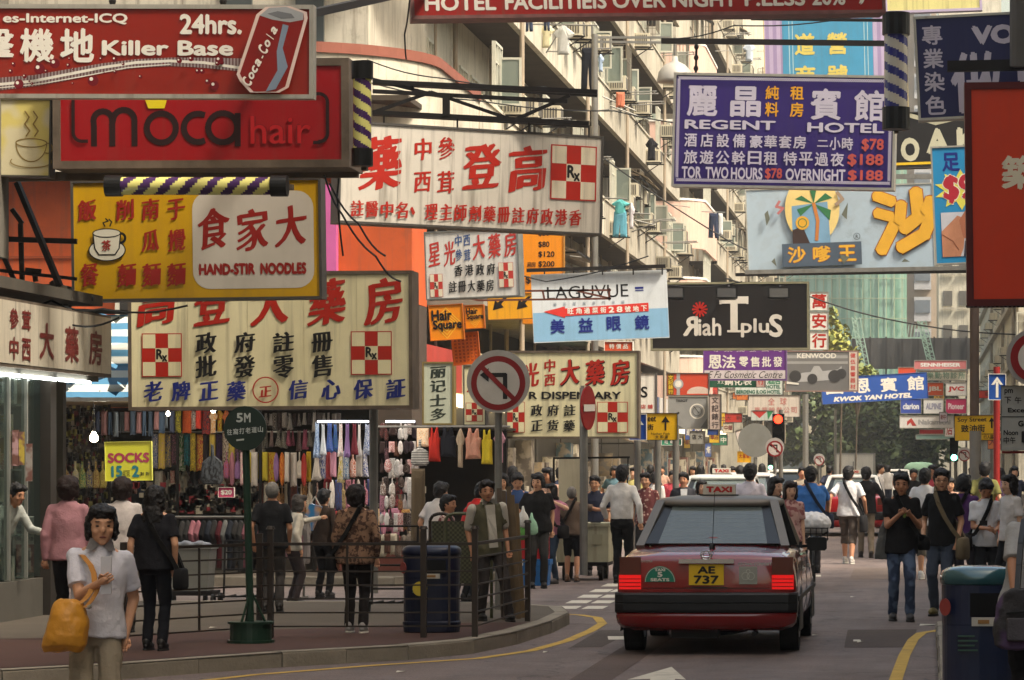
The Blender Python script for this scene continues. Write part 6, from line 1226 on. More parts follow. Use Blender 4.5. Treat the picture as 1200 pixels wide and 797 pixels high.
# ================================================================ VEHICLES
TYRE = mat((24, 23, 22), .85, 0, .2, 10, .3, 40); CHROME = mat((200, 200, 200), .15, .95, .05)
TRED = mat((128, 8, 14), .22, 0, .15, 3, coat=1.); TSIL = mat((112, 106, 98), .4, .3, .1, 3, dirt=.15)
def xr(pts): return [(x, z) for x, z in pts] + [(-x, z) for x, z in pts[::-1]]
def car(name, label, cx, y0, body, roof, sc=1.0, detail=True, cat='car', yaw=0., taxi_text=True, face_cam=False, group=None):
    t = thing(name, label, cat, (cx, y0, 0), R(yaw + (180 if face_cam else 0)), group)
    T = Matrix.Diagonal((sc, sc, sc, 1)); b = MB()
    def B(m, nm, mt, par=t, smooth=False, lab=None):
        m.v = [tuple(Vector(v) * sc) for v in m.v]; return m.build(nm, mt, par, world=False, smooth=smooth, label=lab)
    # lower body: rings along the length
    half = [(.0, .2), (.70, .2), (.80, .24), (.845, .34), (.855, .5), (.856, .62), (.845, .74), (.825, .84), (.79, .905), (.70, .945), (.42, .962), (.0, .966)]
    def ring(y, ztop, wf=1, zbot=.2):
        r = []
        for x, z in half: zz = zbot + (z - .2) / .766 * (ztop - zbot); r.append((x * wf, zz))
        full = r + [(-x, z) for x, z in r[-2:0:-1]]; return [Vector((x, y, z)) for x, z in full]
    rings = [ring(.10, .90, .93, .42), ring(.115, .925, .965, .38), ring(.16, .95, .99, .26), ring(.3, .975, 1, .22), ring(1.0, 1.025), ring(1.9, 1.0), ring(3.2, .98), ring(3.35, .97), ring(3.9, .92, .99), ring(4.4, .84, .97, .22), ring(4.58, .78, .93, .28), ring(4.64, .70, .88, .36)]
    b.loft(rings); o = B(b, 'body', body, smooth=True)
    md = o.data; md.polygons.foreach_set('use_smooth', [True] * len(md.polygons)); 
    # cabin: pillars, roof, glass
    zb, zr = 1.01, 1.41
    base = {'rl': (-.70, .95), 'rr': (.70, .95), 'fl': (-.70, 3.42), 'fr': (.70, 3.42)}; topc = {'rl': (-.555, 1.62), 'rr': (.555, 1.62), 'fl': (-.555, 2.75), 'fr': (.555, 2.75)}
    def bp(k): return Vector((*base[k], zb - .03))
    def tp(k): return Vector((*topc[k], zr))
    for k in base: B(MB().bar(bp(k), tp(k), .085 if k[0] == 'r' else .06, .085), 'pillar', roof)
    for s_ in (-1, 1):
        for ya, yb in ((2.3, 2.28),): B(MB().bar((s_ * .71, ya, zb - .03), (s_ * .565, yb, zr), .05, .1), 'pillar', BLACK)
    rf = MB(); nr = []
    for z, g in ((1.385, 0.035), (1.41, .05), (1.445, .035), (1.47, -.04), (1.485, -.16), (1.49, -.4)):
        q = []
        for a in range(28):
            an = 2 * math.pi * a / 28; ca, sa = math.cos(an), math.sin(an); q.append(Vector((math.copysign(abs(ca) ** .28, ca) * (.575 + g), 2.185 + math.copysign(abs(sa) ** .28, sa) * (.6 + g), z)))
        nr.append(q)
    rf.loft(nr); B(rf, 'roof', roof, smooth=True)
    GL = glass((34, 38, 38), .42, .03); GR_ = glass((96, 104, 100), .25, .03)  # rear glass has a paler base that paints in reflected sky
    def pane(a, b_, c, d_, nm, off=Vector((0, 0, 0)), g=GL):
        m = MB(); q = [Vector(v) + off for v in (a, b_, c, d_)]; n_ = (q[1] - q[0]).cross(q[2] - q[0]).normalized() * .006; m.prism(q, n_); return B(m, nm, g)
    pane((-.66, .955, 1.03), (.66, .955, 1.03), (.53, 1.60, 1.395), (-.53, 1.60, 1.395), 'rear_window', g=GR_)
    for s_ in (-1, 1):
        q = [Vector((s_ * .665, .95, 1.03)), Vector((s_ * .53, .95, 1.03)), Vector((s_ * .435, 1.592, 1.395)), Vector((s_ * .535, 1.592, 1.395))]; m = MB(); q = q if s_ < 0 else q[::-1]; m.prism(q, (q[1] - q[0]).cross(q[2] - q[0]).normalized() * .004); B(m, 'window_dark_side', mat((22, 22, 20), .3))  # dark strips paint in the dark reflections and interior at the glass sides
    if detail:
        for kk in range(7): z = 1.07 + .04 * kk; B(MB().bar((-.5, .955 + (z - 1.03) * 1.767 - .006, z), (.5, .955 + (z - 1.03) * 1.767 - .006, z), .0025), 'heater_line', mat((190, 190, 180), .5))
    pane((.66, 3.4, .985), (-.66, 3.4, .985), (-.53, 2.77, 1.385), (.53, 2.77, 1.385), 'windscreen')
    for s_ in (-1, 1):
        for ya, yb, yc, yd in ((1.12, 2.24, 2.22, 1.68), (2.36, 3.32, 2.72, 2.34)):
            q = [(s_ * .70, ya, 1.0), (s_ * .70, yb, 1.0), (s_ * .572, yc, 1.385), (s_ * .572, yd, 1.385)]; pane(*(q if s_ > 0 else q[::-1]), 'side_window')
    for x in (-.75, .75):
        for y in (.95, 3.7):
            w_ = B(MB().tube((x - .09, y, .305), (x + .09, y, .305), .305, n=28), 'wheel', TYRE)
            for sx in (-1, 1): B(MB().tube((x + sx * .085, y, .305), (x + sx * .094, y, .305), .19, .18, n=20), 'hubcap', mat((150, 150, 148), .3, .8), w_)
            m = MB(); sx = 1 if x > 0 else -1; m.prism([Vector((sx * .857, y + .36 * math.cos(i * math.pi / 12), .2 + max(0, .42 * math.sin(i * math.pi / 12)))) for i in range(13)], (sx * .006, 0, 0)); B(m, 'wheel_arch', BLACK)
    bm = MB(); pr = [(-.80, .42), (-.865, .2), (-.862, .06), (-.78, .0), (-.4, -.025), (0, -.03), (.4, -.025), (.78, .0), (.862, .06), (.865, .2), (.80, .42)]
    bm.loft([[Vector((x, y + .02, .40)), Vector((x, y - .008, .412)), Vector((x, y - .015, .43)), Vector((x, y - .015, .485)), Vector((x, y - .004, .49)), Vector((x, y - .004, .498)), Vector((x, y - .015, .503)), Vector((x, y - .012, .572)), Vector((x, y + .005, .588)), Vector((x, y + .03, .593)), Vector((x * .9, max(y, .14) + .02, .59)), Vector((x * .9, max(y, .14) + .02, .40))] for x, y in pr]); B(bm, 'bumper', mat((26, 26, 28), .5, 0, .2, 6))
    vm = MB(); vm.loft([[Vector((x * .94, y + .085, .235 if abs(x) < .7 else .26)), Vector((x * .975, y + .035, .30)), Vector((x * .99, y + .015, .36)), Vector((x * .99, y + .012, .40)), Vector((x * .88, max(y, .14) + .05, .40)), Vector((x * .88, max(y, .14) + .05, .245))] for x, y in pr]); B(vm, 'bumper_valance', body, smooth=True)
    for s_ in (-1, 1):
        m = MB(); m.box((min(s_ * .62, s_ * .825), .082, .62), (max(s_ * .62, s_ * .825), .13, .755)); lamp = B(m, 'tail_light', emat((190, 12, 10), .4) if detail else mat((150, 20, 16), .3))
        m = MB(); m.box((min(s_ * .62, s_ * .82), .083, .757), (max(s_ * .62, s_ * .82), .13, .925)); B(m, 'indicator_light', mat((92, 40, 24), .25, coat=.5))
        m = MB(); 
        for q in range(3): m.box((min(s_ * .622, s_ * .823), .078, .645 + .035 * q), (max(s_ * .622, s_ * .823), .081, .652 + .035 * q))
        B(m, 'lens_rib', mat((80, 10, 8), .4), lamp)
    m = MB(); m.box((-.26, .06, .865), (.26, .10, .905)); B(m, 'chrome_strip', CHROME)
    y_ = .098; pl = B(MB().box((-.165, y_ - .012, .66), (.165, y_, .855)), 'number_plate', mat((226, 184, 30), .4))
    def lt(st, x, z, w_, h, mt, bold=.03, y=None, par=t, sh=0):
        V, FF = glyph(st, bold, sh); m = MB(); m.add([(x + u * w_, (y or y_ - .014) - .0006 * j, z + v * h) for u, v, j in V], FF); return B(m, 'lettering', mt, par)
    if detail:
        lt('AE', -.085, .768, .17, .07, INK, .04, par=pl); lt('737', -.12, .672, .24, .08, INK, .04, par=pl)
        lt('TOYOTA', -.64, .875, .13, .02, CHROME, .03, y_); lt('CROWN COMFORT', .30, .845, .32, .028, CHROME, .03, y_, sh=.2)
        m = MB()
        for rx, rz in ((.055, .042), (.03, .042), (.05, .018)): m.path([Vector((rx * math.cos(a), .085, .945 + rz * math.sin(a))) for a in [i * math.pi / 10 for i in range(21)]], .005, 5)
        B(m, 'emblem', CHROME)
        gs = MB(); gs.prism([Vector((-.44 + .145 * math.cos(i * math.pi / 16), .094, .69 + .15 * math.sin(i * math.pi / 16))) for i in range(17)][::-1], (0, .006, 0)); st_ = B(gs, 'sticker', mat((30, 120, 96), .5))
        lt('TAXI', -.49, .79, .1, .028, WH, .05, .092, st_); lt('5', -.465, .735, .05, .05, WH, .05, .092, st_); lt('SEATS', -.53, .696, .18, .03, WH, .05, .092, st_)
        m = MB(); m.path([Vector((-.44 + .138 * math.cos(i * math.pi / 16), .093, .69 + .142 * math.sin(i * math.pi / 16))) for i in range(17)], .003, 4); B(m, 'sticker_border', WH, st_)
        s2 = B(MB().box((.31, .09, .67), (.48, .098, .835)), 'sticker', mat((150, 150, 140), .5, 0, .1, 3)); m = MB()
        for cx2, cz, r in ((.37, .745, .035), (.42, .745, .035), (.395, .79, .018)): m.path([Vector((cx2 + r * math.cos(a), .088, cz + r * math.sin(a))) for a in [i * math.pi / 8 for i in range(17)]], .004, 4)
        B(m, 'sticker_print', mat((200, 200, 190), .5), s2)
        B(MB().tube((0.02, .6, .99), (.05, .5, 1.53), .004, .003, 5), 'antenna', BLACK); B(MB().ell((.02, .6, 1.0), (.03, .04, .05), 10, 6), 'antenna_base', BLACK)
        m = MB(); m.box((-.14, .066, .63), (.2, .075, .64)); B(m, 'trunk_seam', BLACK)
        m = MB(); m.add([(-.6, .093, .628), (.6, .093, .628), (.6, .093, .634), (-.6, .093, .634)], [(0, 1, 2, 3)]); B(m, 'trunk_seam', BLACK)
        for s_ in (-1, 1):
            for y in (1.15, 2.3, 3.35): B(MB().box((min(s_ * .853, s_ * .858), y, .3), (max(s_ * .853, s_ * .858), y + .008, .9)), 'door_seam', BLACK)
            B(MB().box((min(s_ * .855, s_ * .868), .35, .5), (max(s_ * .855, s_ * .868), 4.2, .545)), 'side_trim', BLACK)
            for y in (1.25, 2.4): B(MB().box((min(s_ * .855, s_ * .88), y, .76), (max(s_ * .855, s_ * .88), y + .16, .79)), 'door_handle', CHROME)
            if s_ < 0: continue
            m = MB(); m.loft([[Vector((s_ * .93 + a * .1, 3.02 + c, .98 + b_)) for a, b_ in ((-1, -.05), (-.8, -.07), (.8, -.07), (1, -.05), (1, .05), (.8, .07), (-.8, .07), (-1, .05))] for c in (0, .08)]); B(m, 'mirror', BLACK); B(MB().bar((s_ * .72, 3.08, .95), (s_ * .86, 3.06, .96), .03), 'mirror_arm', BLACK)
        m = MB(); m.tube((.45, .05, .2), (.45, .4, .2), .025, n=8); B(m, 'exhaust_pipe', IRON)
        m = MB(); m.box((-.35, .3, .15), (.1, .9, .24)); m.ell((.05, .7, .24), (.35, .2, .09), 12, 6); m.bar((-.7, .95, .28), (.7, .95, .28), .1); B(m, 'underbody', BLACK)
        for x in (-.36, .36): B(MB().loft([[Vector((x + a * .27 * q, 2.35 + off, z)) for a, off in ((-1, 0), (1, 0), (1, .1), (-1, .1))] for z, q in ((.5, 1), (1.05, .95), (1.12, .8))]), 'seat', mat((52, 50, 48), .8)); B(MB().box((x - .12, 2.38, 1.14), (x + .12, 2.46, 1.3)), 'headrest', mat((52, 50, 48), .8))
        B(MB().loft([[Vector((a * .62 * q, 1.12 + off, z)) for a, off in ((-1, 0), (1, 0), (1, .12), (-1, .12))] for z, q in ((.6, 1), (1.03, .98), (1.09, .9))]), 'rear_seat', mat((150, 148, 140), .8)); B(MB().box((-.66, .96, 1.028), (.66, 1.1, 1.034)), 'parcel_shelf', mat((70, 66, 60), .9))
        B(MB().ell((0, 1.06, 1.06), (.11, .035, .035), 14, 8), 'brake_light', mat((120, 40, 34), .4))
    if taxi_text:
        sg = B(MB().box((-.16, 1.86, 1.5), (.16, 1.98, 1.6)), 'roof_sign', mat((204, 196, 180), .5)); B(MB().box((-.19, 1.84, 1.475), (.19, 2.0, 1.499)), 'roof_sign_base', BLACK); lt('TAXI', -.13, 1.52, .26, .06, mat((180, 30, 26), .5), .06, 1.858, sg)
    return t
CX = gx(827, 31.7)
car('taxi', 'dark red taxi with a silver roof seen from behind with lit brake lights', CX, 31.7, TRED, TSIL, .985, yaw=-.5)
car('taxi', 'far red taxi with a white roof behind the cyclist', gx(998, 82), 82, mat((170, 20, 24), .3, coat=.5), mat((206, 206, 200), .4), 1.0, False, group='taxis farther down the street')
car('taxi', 'pale silver taxi just ahead of the red taxi', gx(838, 62), 62, mat((176, 176, 168), .35, .2), mat((190, 190, 184), .35, .2), 1.05, False, group='taxis farther down the street')
car('taxi', 'second pale taxi farther ahead with its roof sign showing', gx(868, 74), 74, mat((150, 30, 30), .35), mat((200, 200, 196), .35), 1.05, False, group='taxis farther down the street')
car('car', 'pale grey car with a wide windscreen facing the camera beside the far traffic light', gx(922, 104), 108, mat((190, 188, 182), .35, .2), mat((200, 198, 190), .35, .2), 1.05, False, taxi_text=False, face_cam=True)
car('car', 'white car facing the camera far down the street', gx(1048, 140), 144, WHITE, WHITE, 1.0, False, taxi_text=False, face_cam=True)
def truck(label, px, d, w_, h, L, col, soft_top=False):
    x = gx(px, d); t = thing('truck', label, 'truck', (x, d, 0))
    if soft_top:
        m = MB(); m.loft([[Vector((x + w_ / 2 * math.copysign(abs(math.cos(a)) ** .5, math.cos(a)) * q, d + yy, h - .45 + .45 * math.sin(a) * q)) for a in [i * math.pi / 10 for i in range(11)]] for yy, q in ((0, .9), (.3, 1), (L - .3, 1), (L, .9))]); m.build('tarpaulin', col, t, smooth=True); MB().box((x - w_ / 2, d, .6), (x + w_ / 2, d + L, h - .45)).build('cargo_bed', mat((90, 100, 96), .7), t)
    else:
        MB().box((x - w_ / 2, d, .6), (x + w_ / 2, d + L, h)).build('cargo_box', col, t); m = MB()
        for k in (-1, 0, 1): m.box((x + k * w_ * .49 - .03, d - .03, .62), (x + k * w_ * .49 + .03, d - .002, h - .02))
        m.box((x - w_ / 2, d - .035, h - .08), (x + w_ / 2, d - .002, h)); m.build('door_frame', ALU, t)
        for z in (1.0, 1.5): MB().bar((x - .1, d - .05, z), (x - .1, d - .05, z + .3), .04).build('door_bolt', IRON, t)
    MB().box((x - w_ * .45, d + L, .5), (x + w_ * .45, d + L + 1.4, h * .9)).build('cab', WHITE, t); MB().box((x - w_ * .46, d - .05, .45), (x + w_ * .46, d + .05, .58)).build('bumper', BLACK, t)
    for sx in (-1, 1):
        MB().tube((x + sx * w_ * .3, d + .8, .35), (x + sx * w_ * .48, d + .8, .35), .35, n=16).build('wheel', TYRE, t); MB().box((x + sx * w_ * .4 - .1, d - .07, .5), (x + sx * w_ * .4 + .1, d - .05, .6)).build('tail_light', mat((160, 24, 20), .3), t)
truck('white box truck in front of the far trees', 1002, 190, 2.15, 2.28, 4, mat((222, 218, 206), .5, 0, .08, 1, streak=.15)); truck('small truck with a pale green tarpaulin at the far end', 1078, 165, 1.6, 1.78, 3, mat((140, 176, 150), .7, 0, .2, 2), True)
# ================================================================ STREET CLUTTER, STALLS, SHOP
ORD = ['first', 'second', 'third', 'fourth', 'fifth', 'sixth', 'seventh', 'eighth', 'ninth', 'tenth', 'eleventh', 'twelfth', 'thirteenth', 'fourteenth', 'fifteenth', 'sixteenth', 'seventeenth', 'eighteenth', 'nineteenth', 'twentieth']
def cname(c):
    T = {'white': (215, 210, 205), 'black': (30, 28, 28), 'navy': (40, 48, 80), 'blue': (60, 100, 170), 'pale blue': (140, 170, 200), 'red': (180, 40, 36), 'dark red': (110, 30, 34), 'orange': (220, 110, 40), 'yellow': (220, 185, 50), 'pink': (210, 120, 150), 'pale pink': (220, 180, 185), 'purple': (110, 80, 140), 'green': (70, 140, 60), 'brown': (100, 70, 50), 'grey': (120, 120, 118), 'beige': (190, 170, 140), 'teal': (70, 160, 160)}
    return min(T, key=lambda k: sum((a - b) ** 2 for a, b in zip(T[k], c)))
# --- railing
RAILM = mat((58, 50, 44), .5, .3, .25, 6, dirt=.3)
t = thing('pedestrian_railing', 'dark metal pedestrian railing with seven bars along the left kerb', 'railing', (-6.2, 32.4, .13))
RP_ = [(-7.13, 30.5), (-6.16, 32.3), (-4.72, 32.35), (-4.24, 32.4), (-4.12, 35.7)]
for i, (x, y) in enumerate(RP_):
    MB().box((x - .027, y - .027, .13), (x + .027, y + .027, 1.16 if i else 1.08)).build('post', RAILM, t)
    if i in (1,): MB().box((x - .13, y - .028, .13), (x - .075, y + .028, 1.12)).build('post', RAILM, t)
    if i: MB().tube((x, y, 1.16), (x, y, 1.19), .045, .03, 10).build('post_cap', RAILM, t)
for (a, b) in zip(RP_, RP_[1:]):
    for k in range(7):
        z = .24 + .13 * k; MB().bar((*a, z), (*b, z), .028 if k == 6 else .015).build('rail', RAILM, t)
    mx, my = (a[0] + b[0]) / 2, (a[1] + b[1]) / 2
    MB().bar((mx, my, .24), (mx, my, 1.02), .02).build('rail_stay', RAILM, t)
# --- litter bins
def bin_(label, cx, cy, z0, w_, h, navy, hood):
    t = thing('litter_bin', label, 'litter bin', (cx, cy, z0))
    def R_(z, s_, dy=0): return [Vector((cx + w_ / 2 * s_ * math.copysign(abs(math.cos(a)) ** .75, math.cos(a)), cy + dy + w_ * .42 * s_ * math.copysign(abs(math.sin(a)) ** .75, math.sin(a)), z0 + z * h)) for a in [i * math.pi / 16 for i in range(32)]]
    MB().loft([R_(0, .93), R_(.02, .97), R_(.09, .98), R_(.10, 1.0), R_(.125, 1.0), R_(.135, .96), R_(.62, .96), R_(.63, .97), R_(.88, .98)]).build('bin_body', navy, t, smooth=False)
    m = MB().loft([R_(.881, .99), R_(.89, 1.02), R_(.93, 1.02), R_(.965, .97), R_(.985, .85), R_(1, .5)]); m.build('hood', hood, t, smooth=True)
    f = cy - w_ * .42
    op = MB().box((cx - w_ * .12, f - .006, z0 + .68 * h), (cx + w_ * .3, f + .03, z0 + .83 * h)).build('opening', mat((10, 10, 12), .9), t)
    MB().box((cx - w_ * .1, f - .012, z0 + .62 * h), (cx + w_ * .2, f + .02, z0 + .675 * h)).build('notice', mat((190, 186, 176), .6), t); MB().box((cx - w_ * .02, f - .016, z0 + .635 * h), (cx + w_ * .13, f - .01, z0 + .66 * h)).build('notice', mat((150, 110, 60), .6), t)
    m = MB(); m.prism([Vector((cx - w_ * .44 + .035 * math.cos(a), f + .045 + .05 * math.cos(a) * -1, z0 + .74 * h + .055 * math.sin(a))) for a in [i * math.pi / 8 for i in range(16)]][::-1], (-.004, -.02, 0)); m.build('emblem', mat((150, 60, 56), .5), t)
    for k in range(4): MB().box((cx - w_ * .28, f - .003, z0 + (.46 + .03 * k) * h), (cx - w_ * (.02 + .04 * (k % 2)), f + .02, z0 + (.47 + .03 * k) * h)).build('print_line', mat((60, 90, 80), .6), t)
    return t
bin_('dark blue litter bin with a teal hood in front at the lower right', gx(1147, 22), 22, .13, .49, 1.0, mat((34, 44, 72), .3, .1, .25, 3, coat=.4, dirt=.2), mat((40, 84, 92), .2, .2, .2, 3, coat=.8))
bn = bin_('dark navy litter bin behind the railing left of the waistcoat man', gx(506, 33.4), 33.4, .13, .56, .86, mat((28, 34, 56), .4, .1, .25, 3, dirt=.2), mat((30, 36, 58), .35, .1, .2))
MB().tube(P(492, 690, 33.05), P(492, 690, 33.1), .07, n=18).build('emblem', mat((190, 170, 50), .5), bn)
# --- luggage gate, hand trolley, leaning planks
t = thing('folded_barrier', 'olive green folding barrier with rounded top bars behind the railing', 'barrier', (gx(545, 36.5), 36.5, .13)); OL = mat((86, 88, 66), .5, .3, .2, 5)
for k, (xa, xb, y_, c) in enumerate(((522, 576, 36.4, OL), (504, 530, 36.8, RAILM))):
    m = MB(); x0, x1 = gx(xa, y_), gx(xb, y_); zt_ = gz(602, y_); m.path([Vector((x0, y_, .13)), Vector((x0, y_, zt_ - .07)), Vector((x0 + .03, y_, zt_ - .02)), Vector((x0 + .09, y_, zt_)), Vector((x1 - .09, y_, zt_)), Vector((x1 - .03, y_, zt_ - .02)), Vector((x1, y_, zt_ - .07)), Vector((x1, y_, .13))], .018, 8); m.build('frame', c, t)
    MB().box((x0 + .02, y_ - .004, .5), (x1 - .02, y_ + .004, zt_ - .08)).build('mesh_panel', mat((84, 84, 60), .8, 0, .3, 6, pat='check', c2=(50, 50, 38), ps=40.), t)
t = thing('plank_stack', 'bundle of long weathered folding boards leaning beside the sign pole', 'planks', (gx(600, 36.2), 36.2, .13))
for k, (xb, xt, yt, d) in enumerate(((590, 585, 572, 36.1), (596, 590, 575, 36.25), (602, 596, 570, 36.4), (608, 600, 580, 36.3), (613, 605, 590, 36.5))):
    m = MB(); a = Vector((gx(xb, d), d, .13)); b = P(xt, yt, d); m.bar(a, b, .05, .02); m.build('board', mat((96 + 6 * k, 84 + 4 * k, 72), .85, 0, .3, 5, dirt=.4), t)
def trolley(label, x, y, z0, w_=.5, h=1.0, m_=IRON, load=None):
    t = thing('hand_trolley', label, 'trolley', (x, y, z0)); m = MB()
    for sx in (-1, 1): m.tube((x + sx * w_ / 2, y, z0 + .08), (x + sx * w_ / 2, y + .1, z0 + h), .014, n=8)
    for f in (.2, .5, .8, 1): m.tube((x - w_ / 2, y + .1 * f, z0 + .08 + (h - .08) * f), (x + w_ / 2, y + .1 * f, z0 + .08 + (h - .08) * f), .012, n=6)
    m.build('frame', m_, t); mm = MB(); 
    for i in range(5): mm.bar((x - w_ / 2 + i * w_ / 4, y, z0 + .12), (x - w_ / 2 + i * w_ / 4, y - .5, z0 + .12), .02)
    mm.bar((x - w_ / 2, y - .5, z0 + .12), (x + w_ / 2, y - .5, z0 + .12), .02); mm.build('platform', m_, t)
    for sx in (-1, 1):
        for yy in (0, -.45): MB().tube((x + sx * (w_ / 2 + .02), y + yy, z0 + .075), (x + sx * (w_ / 2 + .06), y + yy, z0 + .075), .075, n=16).build('wheel', TYRE, t)
    return t
trolley('black hand trolley right of the leopard print jacket', gx(462, 38), 38, .13, .5, .95); trolley('black wheeled frame beside the clothes rack', gx(290, 43), 43, 0, .6, .8)
# --- cart with tall panel
def cart():
    t = thing('vendor_cart', 'cream metal vendor cart with a tall upright panel on the left', 'cart', (gx(682, 51.6), 51.6, 0)); d = 51.6; CM = mat((176, 172, 146), .6, .1, .25, 3, streak=.5, dirt=.4)
    x0, x1 = gx(652, d), gx(713, d); MB().box((x0, d, .28), (x1, d + 1.0, .82)).build('cabinet', CM, t); MB().box((x0 - .02, d - .03, .82), (x1 + .02, d + 1.03, .87)).build('counter_top', CM, t)
    MB().box((x0, d + .3, .871), (gx(686, d), d + .34, gz(538, d))).build('upright_panel', mat((200, 190, 162), .7, 0, .15, 2, streak=.3), t)
    m = MB(); m.bar(P(648, 537, d), P(738, 536, d), .03); m.bar(P(649, 537, d), (gx(649, d), d, .3), .03); m.bar(P(736, 536, d), P(734, 622, d), .02); m.build('frame', IRON, t)
    MB().box((gx(694, d), d - .015, .55), (gx(706, d), d - .001, .7)).build('latch_panel', mat((150, 146, 122), .6), t); MB().bar(P(692, 612, d - .04), P(704, 612, d - .04), .02).build('handle', IRON, t)
    for x in (x0 + .12, x1 - .12):
        for y in (d + .1, d + .9): MB().tube((x - .03, y, .13), (x + .03, y, .13), .13, n=18).build('wheel', TYRE, t)
    MB().box((x0 + .02, d + .02, .22), (x1 - .02, d + .98, .278)).build('chassis', IRON, t)
cart()
t = thing('cooler_box', 'red plastic cooler box with a white lid on the blue tub', 'cooler', P(624, 655, 49.5)); MB().box(P(606, 655, 49.5), P(641, 630, 49.5) + Vector((0, .35, 0))).build('box_body', mat((176, 34, 38), .4, 0, .1, 3), t); MB().box(P(605, 629.6, 49.48), P(642, 625, 49.5) + Vector((0, .38, 0))).build('lid', WHITE, t); MB().box(P(620, 648, 49.48), P(628, 640, 49.49)).build('sticker', WHITE, t)
t = thing('plastic_tub', 'bright blue plastic tub under the red cooler box', 'tub', (gx(626, 49.5), 49.6, 0)); MB().loft([[Vector((gx(626, 49.5) + a * .22 * s_, 49.65 + b * .2 * s_, z)) for a, b in ((-1, -1), (1, -1), (1, 1), (-1, 1))] for z, s_ in ((0.002, .88), (.30, 1), (.305, 1.06), (.38, 1.06))]).build('tub_body', mat((40, 110, 180), .4, 0, .1, 3), t)
o = tag(MB().box(P(604, 663, 49.2), P(612, 657, 49.2) + Vector((0, .1, 0))).build('box', WHITE), 'little white box left of the blue tub', 'box')

# --- hanging goods
def outline(kind):
    if kind == 'shirt': p = [(-.22, .92), (-.09, 1), (.09, 1), (.22, .92), (.5, .72), (.38, .6), (.26, .7), (.27, 0), (-.27, 0), (-.26, .7), (-.38, .6), (-.5, .72)]
    elif kind == 'trousers': p = [(-.3, 1), (.3, 1), (.36, 0), (.06, 0), (0, .62), (-.06, 0), (-.36, 0)]
    elif kind == 'dress': p = [(-.2, 1), (-.1, .95), (.1, .95), (.2, 1), (.22, .62), (.5, .05), (.2, 0), (-.1, .04), (-.5, .02), (-.22, .62)]
    elif kind == 'bag': p = [(-.08, 1), (0, .96), (.08, 1), (.1, .7), (.45, .55), (.5, .12), (.35, 0), (-.35, 0), (-.5, .12), (-.45, .55), (-.1, .7)]
    elif kind == 'towel': p = [(-.48, 1), (.48, 1), (.5, .02), (.2, 0), (-.1, .03), (-.5, 0)]
    elif kind == 'vest': p = [(-.3, 1), (-.16, .99), (-.1, .84), (.1, .84), (.16, .99), (.3, 1), (.36, .72), (.5, .68), (.46, .3), (.5, 0), (-.5, 0), (-.46, .3), (-.5, .68), (-.36, .72)]
    else: p = [(.5 * math.cos(a), .5 + .5 * math.sin(a)) for a in [i * .4488 for i in range(14)]]
    return p
_K = {}
def kmesh(kind, v=0):
    if (kind, v) in _K: return _K[(kind, v)]
    rr = random.Random(v + len(kind)); p = [(x + rr.uniform(-.03, .03), z + rr.uniform(-.015, .015)) for x, z in outline(kind)]; n = len(p); m = MB(); cx = 0; cz = .5
    vs = []
    for s_, y in ((1, 0), (.86, -.5), (.5, -.8 + rr.uniform(-.1, .1))): vs.append([(cx + (x - cx) * s_, y + .18 * math.sin(9 * x + v), cz + (z - cz) * (s_ * .5 + .5)) for x, z in p])
    fs = []; V_ = vs[0] + vs[1] + vs[2] + [(x, .4, z) for x, z in p]
    for a in (0, n):
        for i in range(n): fs.append((a + i, a + n + i, a + n + (i + 1) % n, a + (i + 1) % n)[::-1] if False else (a + i, a + (i + 1) % n, a + n + (i + 1) % n, a + n + i))
    fs.append(tuple(range(2 * n, 3 * n))); 
    for i in range(n): fs.append((i, 3 * n + i, 3 * n + (i + 1) % n, (i + 1) % n))
    fs.append(tuple(range(4 * n - 1, 3 * n - 1, -1)))
    m.add(V_, fs); _K[(kind, v)] = m.mesh(cloth((100, 100, 100)), smooth=False); return _K[(kind, v)]
def goods(kind, x0, y0, x1, y1, d, c, label, group, pat=None, c2=None, ps=10., name=None, th=.045, rz=0):
    a = P((x0 + x1) / 2, y1, d); s_ = d / F; me = kmesh(kind, int(x0) % 4)
    o = bpy.data.objects.new(name or {'shirt': 'hanging_shirt', 'trousers': 'hanging_trousers', 'dress': 'hanging_dress', 'bag': 'hanging_bag', 'towel': 'hanging_towel', 'vest': 'hanging_vest', 'ball': 'toy'}[kind], me); COL.objects.link(o)
    o.matrix_basis = Matrix.Translation(a) @ Matrix.Rotation(rz, 4, 'Z') @ Matrix.Diagonal(((x1 - x0) * s_, th, (y1 - y0) * s_, 1))
    o.material_slots[0].link = 'OBJECT'; o.material_slots[0].material = cloth(c, pat=pat, c2=c2, ps=ps, n=.3, ns=3) if pat else cloth(c, n=.3, ns=3)
    return tag(o, label, kind if kind not in ('ball',) else 'toy', group)
def rowgoods(where, kinds, x0, x1, y0, y1, d, n, cols_, pats=(None,), seed=0, gap=.92, c2s=((220, 215, 200),), vy=3, ps=.5):
    rr = random.Random(seed); n0 = n; n = int(n * 1.35); st = (x1 - x0) / n
    for i in range(n):
        c = cols_[i % len(cols_)] if len(cols_) == n0 else rr.choice(cols_); k = rr.choice(kinds); pt = rr.choice(pats); jw = rr.uniform(.75, 1.5)
        kn = {'ball': 'soft toy', 'towel': 'folded cloth', 'bag': 'small bag'}.get(k, k)
        goods(k, x0 + st * i, y0 + rr.uniform(-vy, vy) * .3, x0 + st * (i + gap * jw), y1 + rr.uniform(-vy, vy) * 1.8, d + rr.uniform(-.3, .15), c, '%s %s %s, %s from the left' % (cname(c), kn, where, ORD[i] if i < 20 else ('%dth' % (i + 1))), 'goods hanging at the stalls', pt, rr.choice(c2s), 10 ** rr.uniform(1, 1.3), rz=R(rr.uniform(-30, 30)))
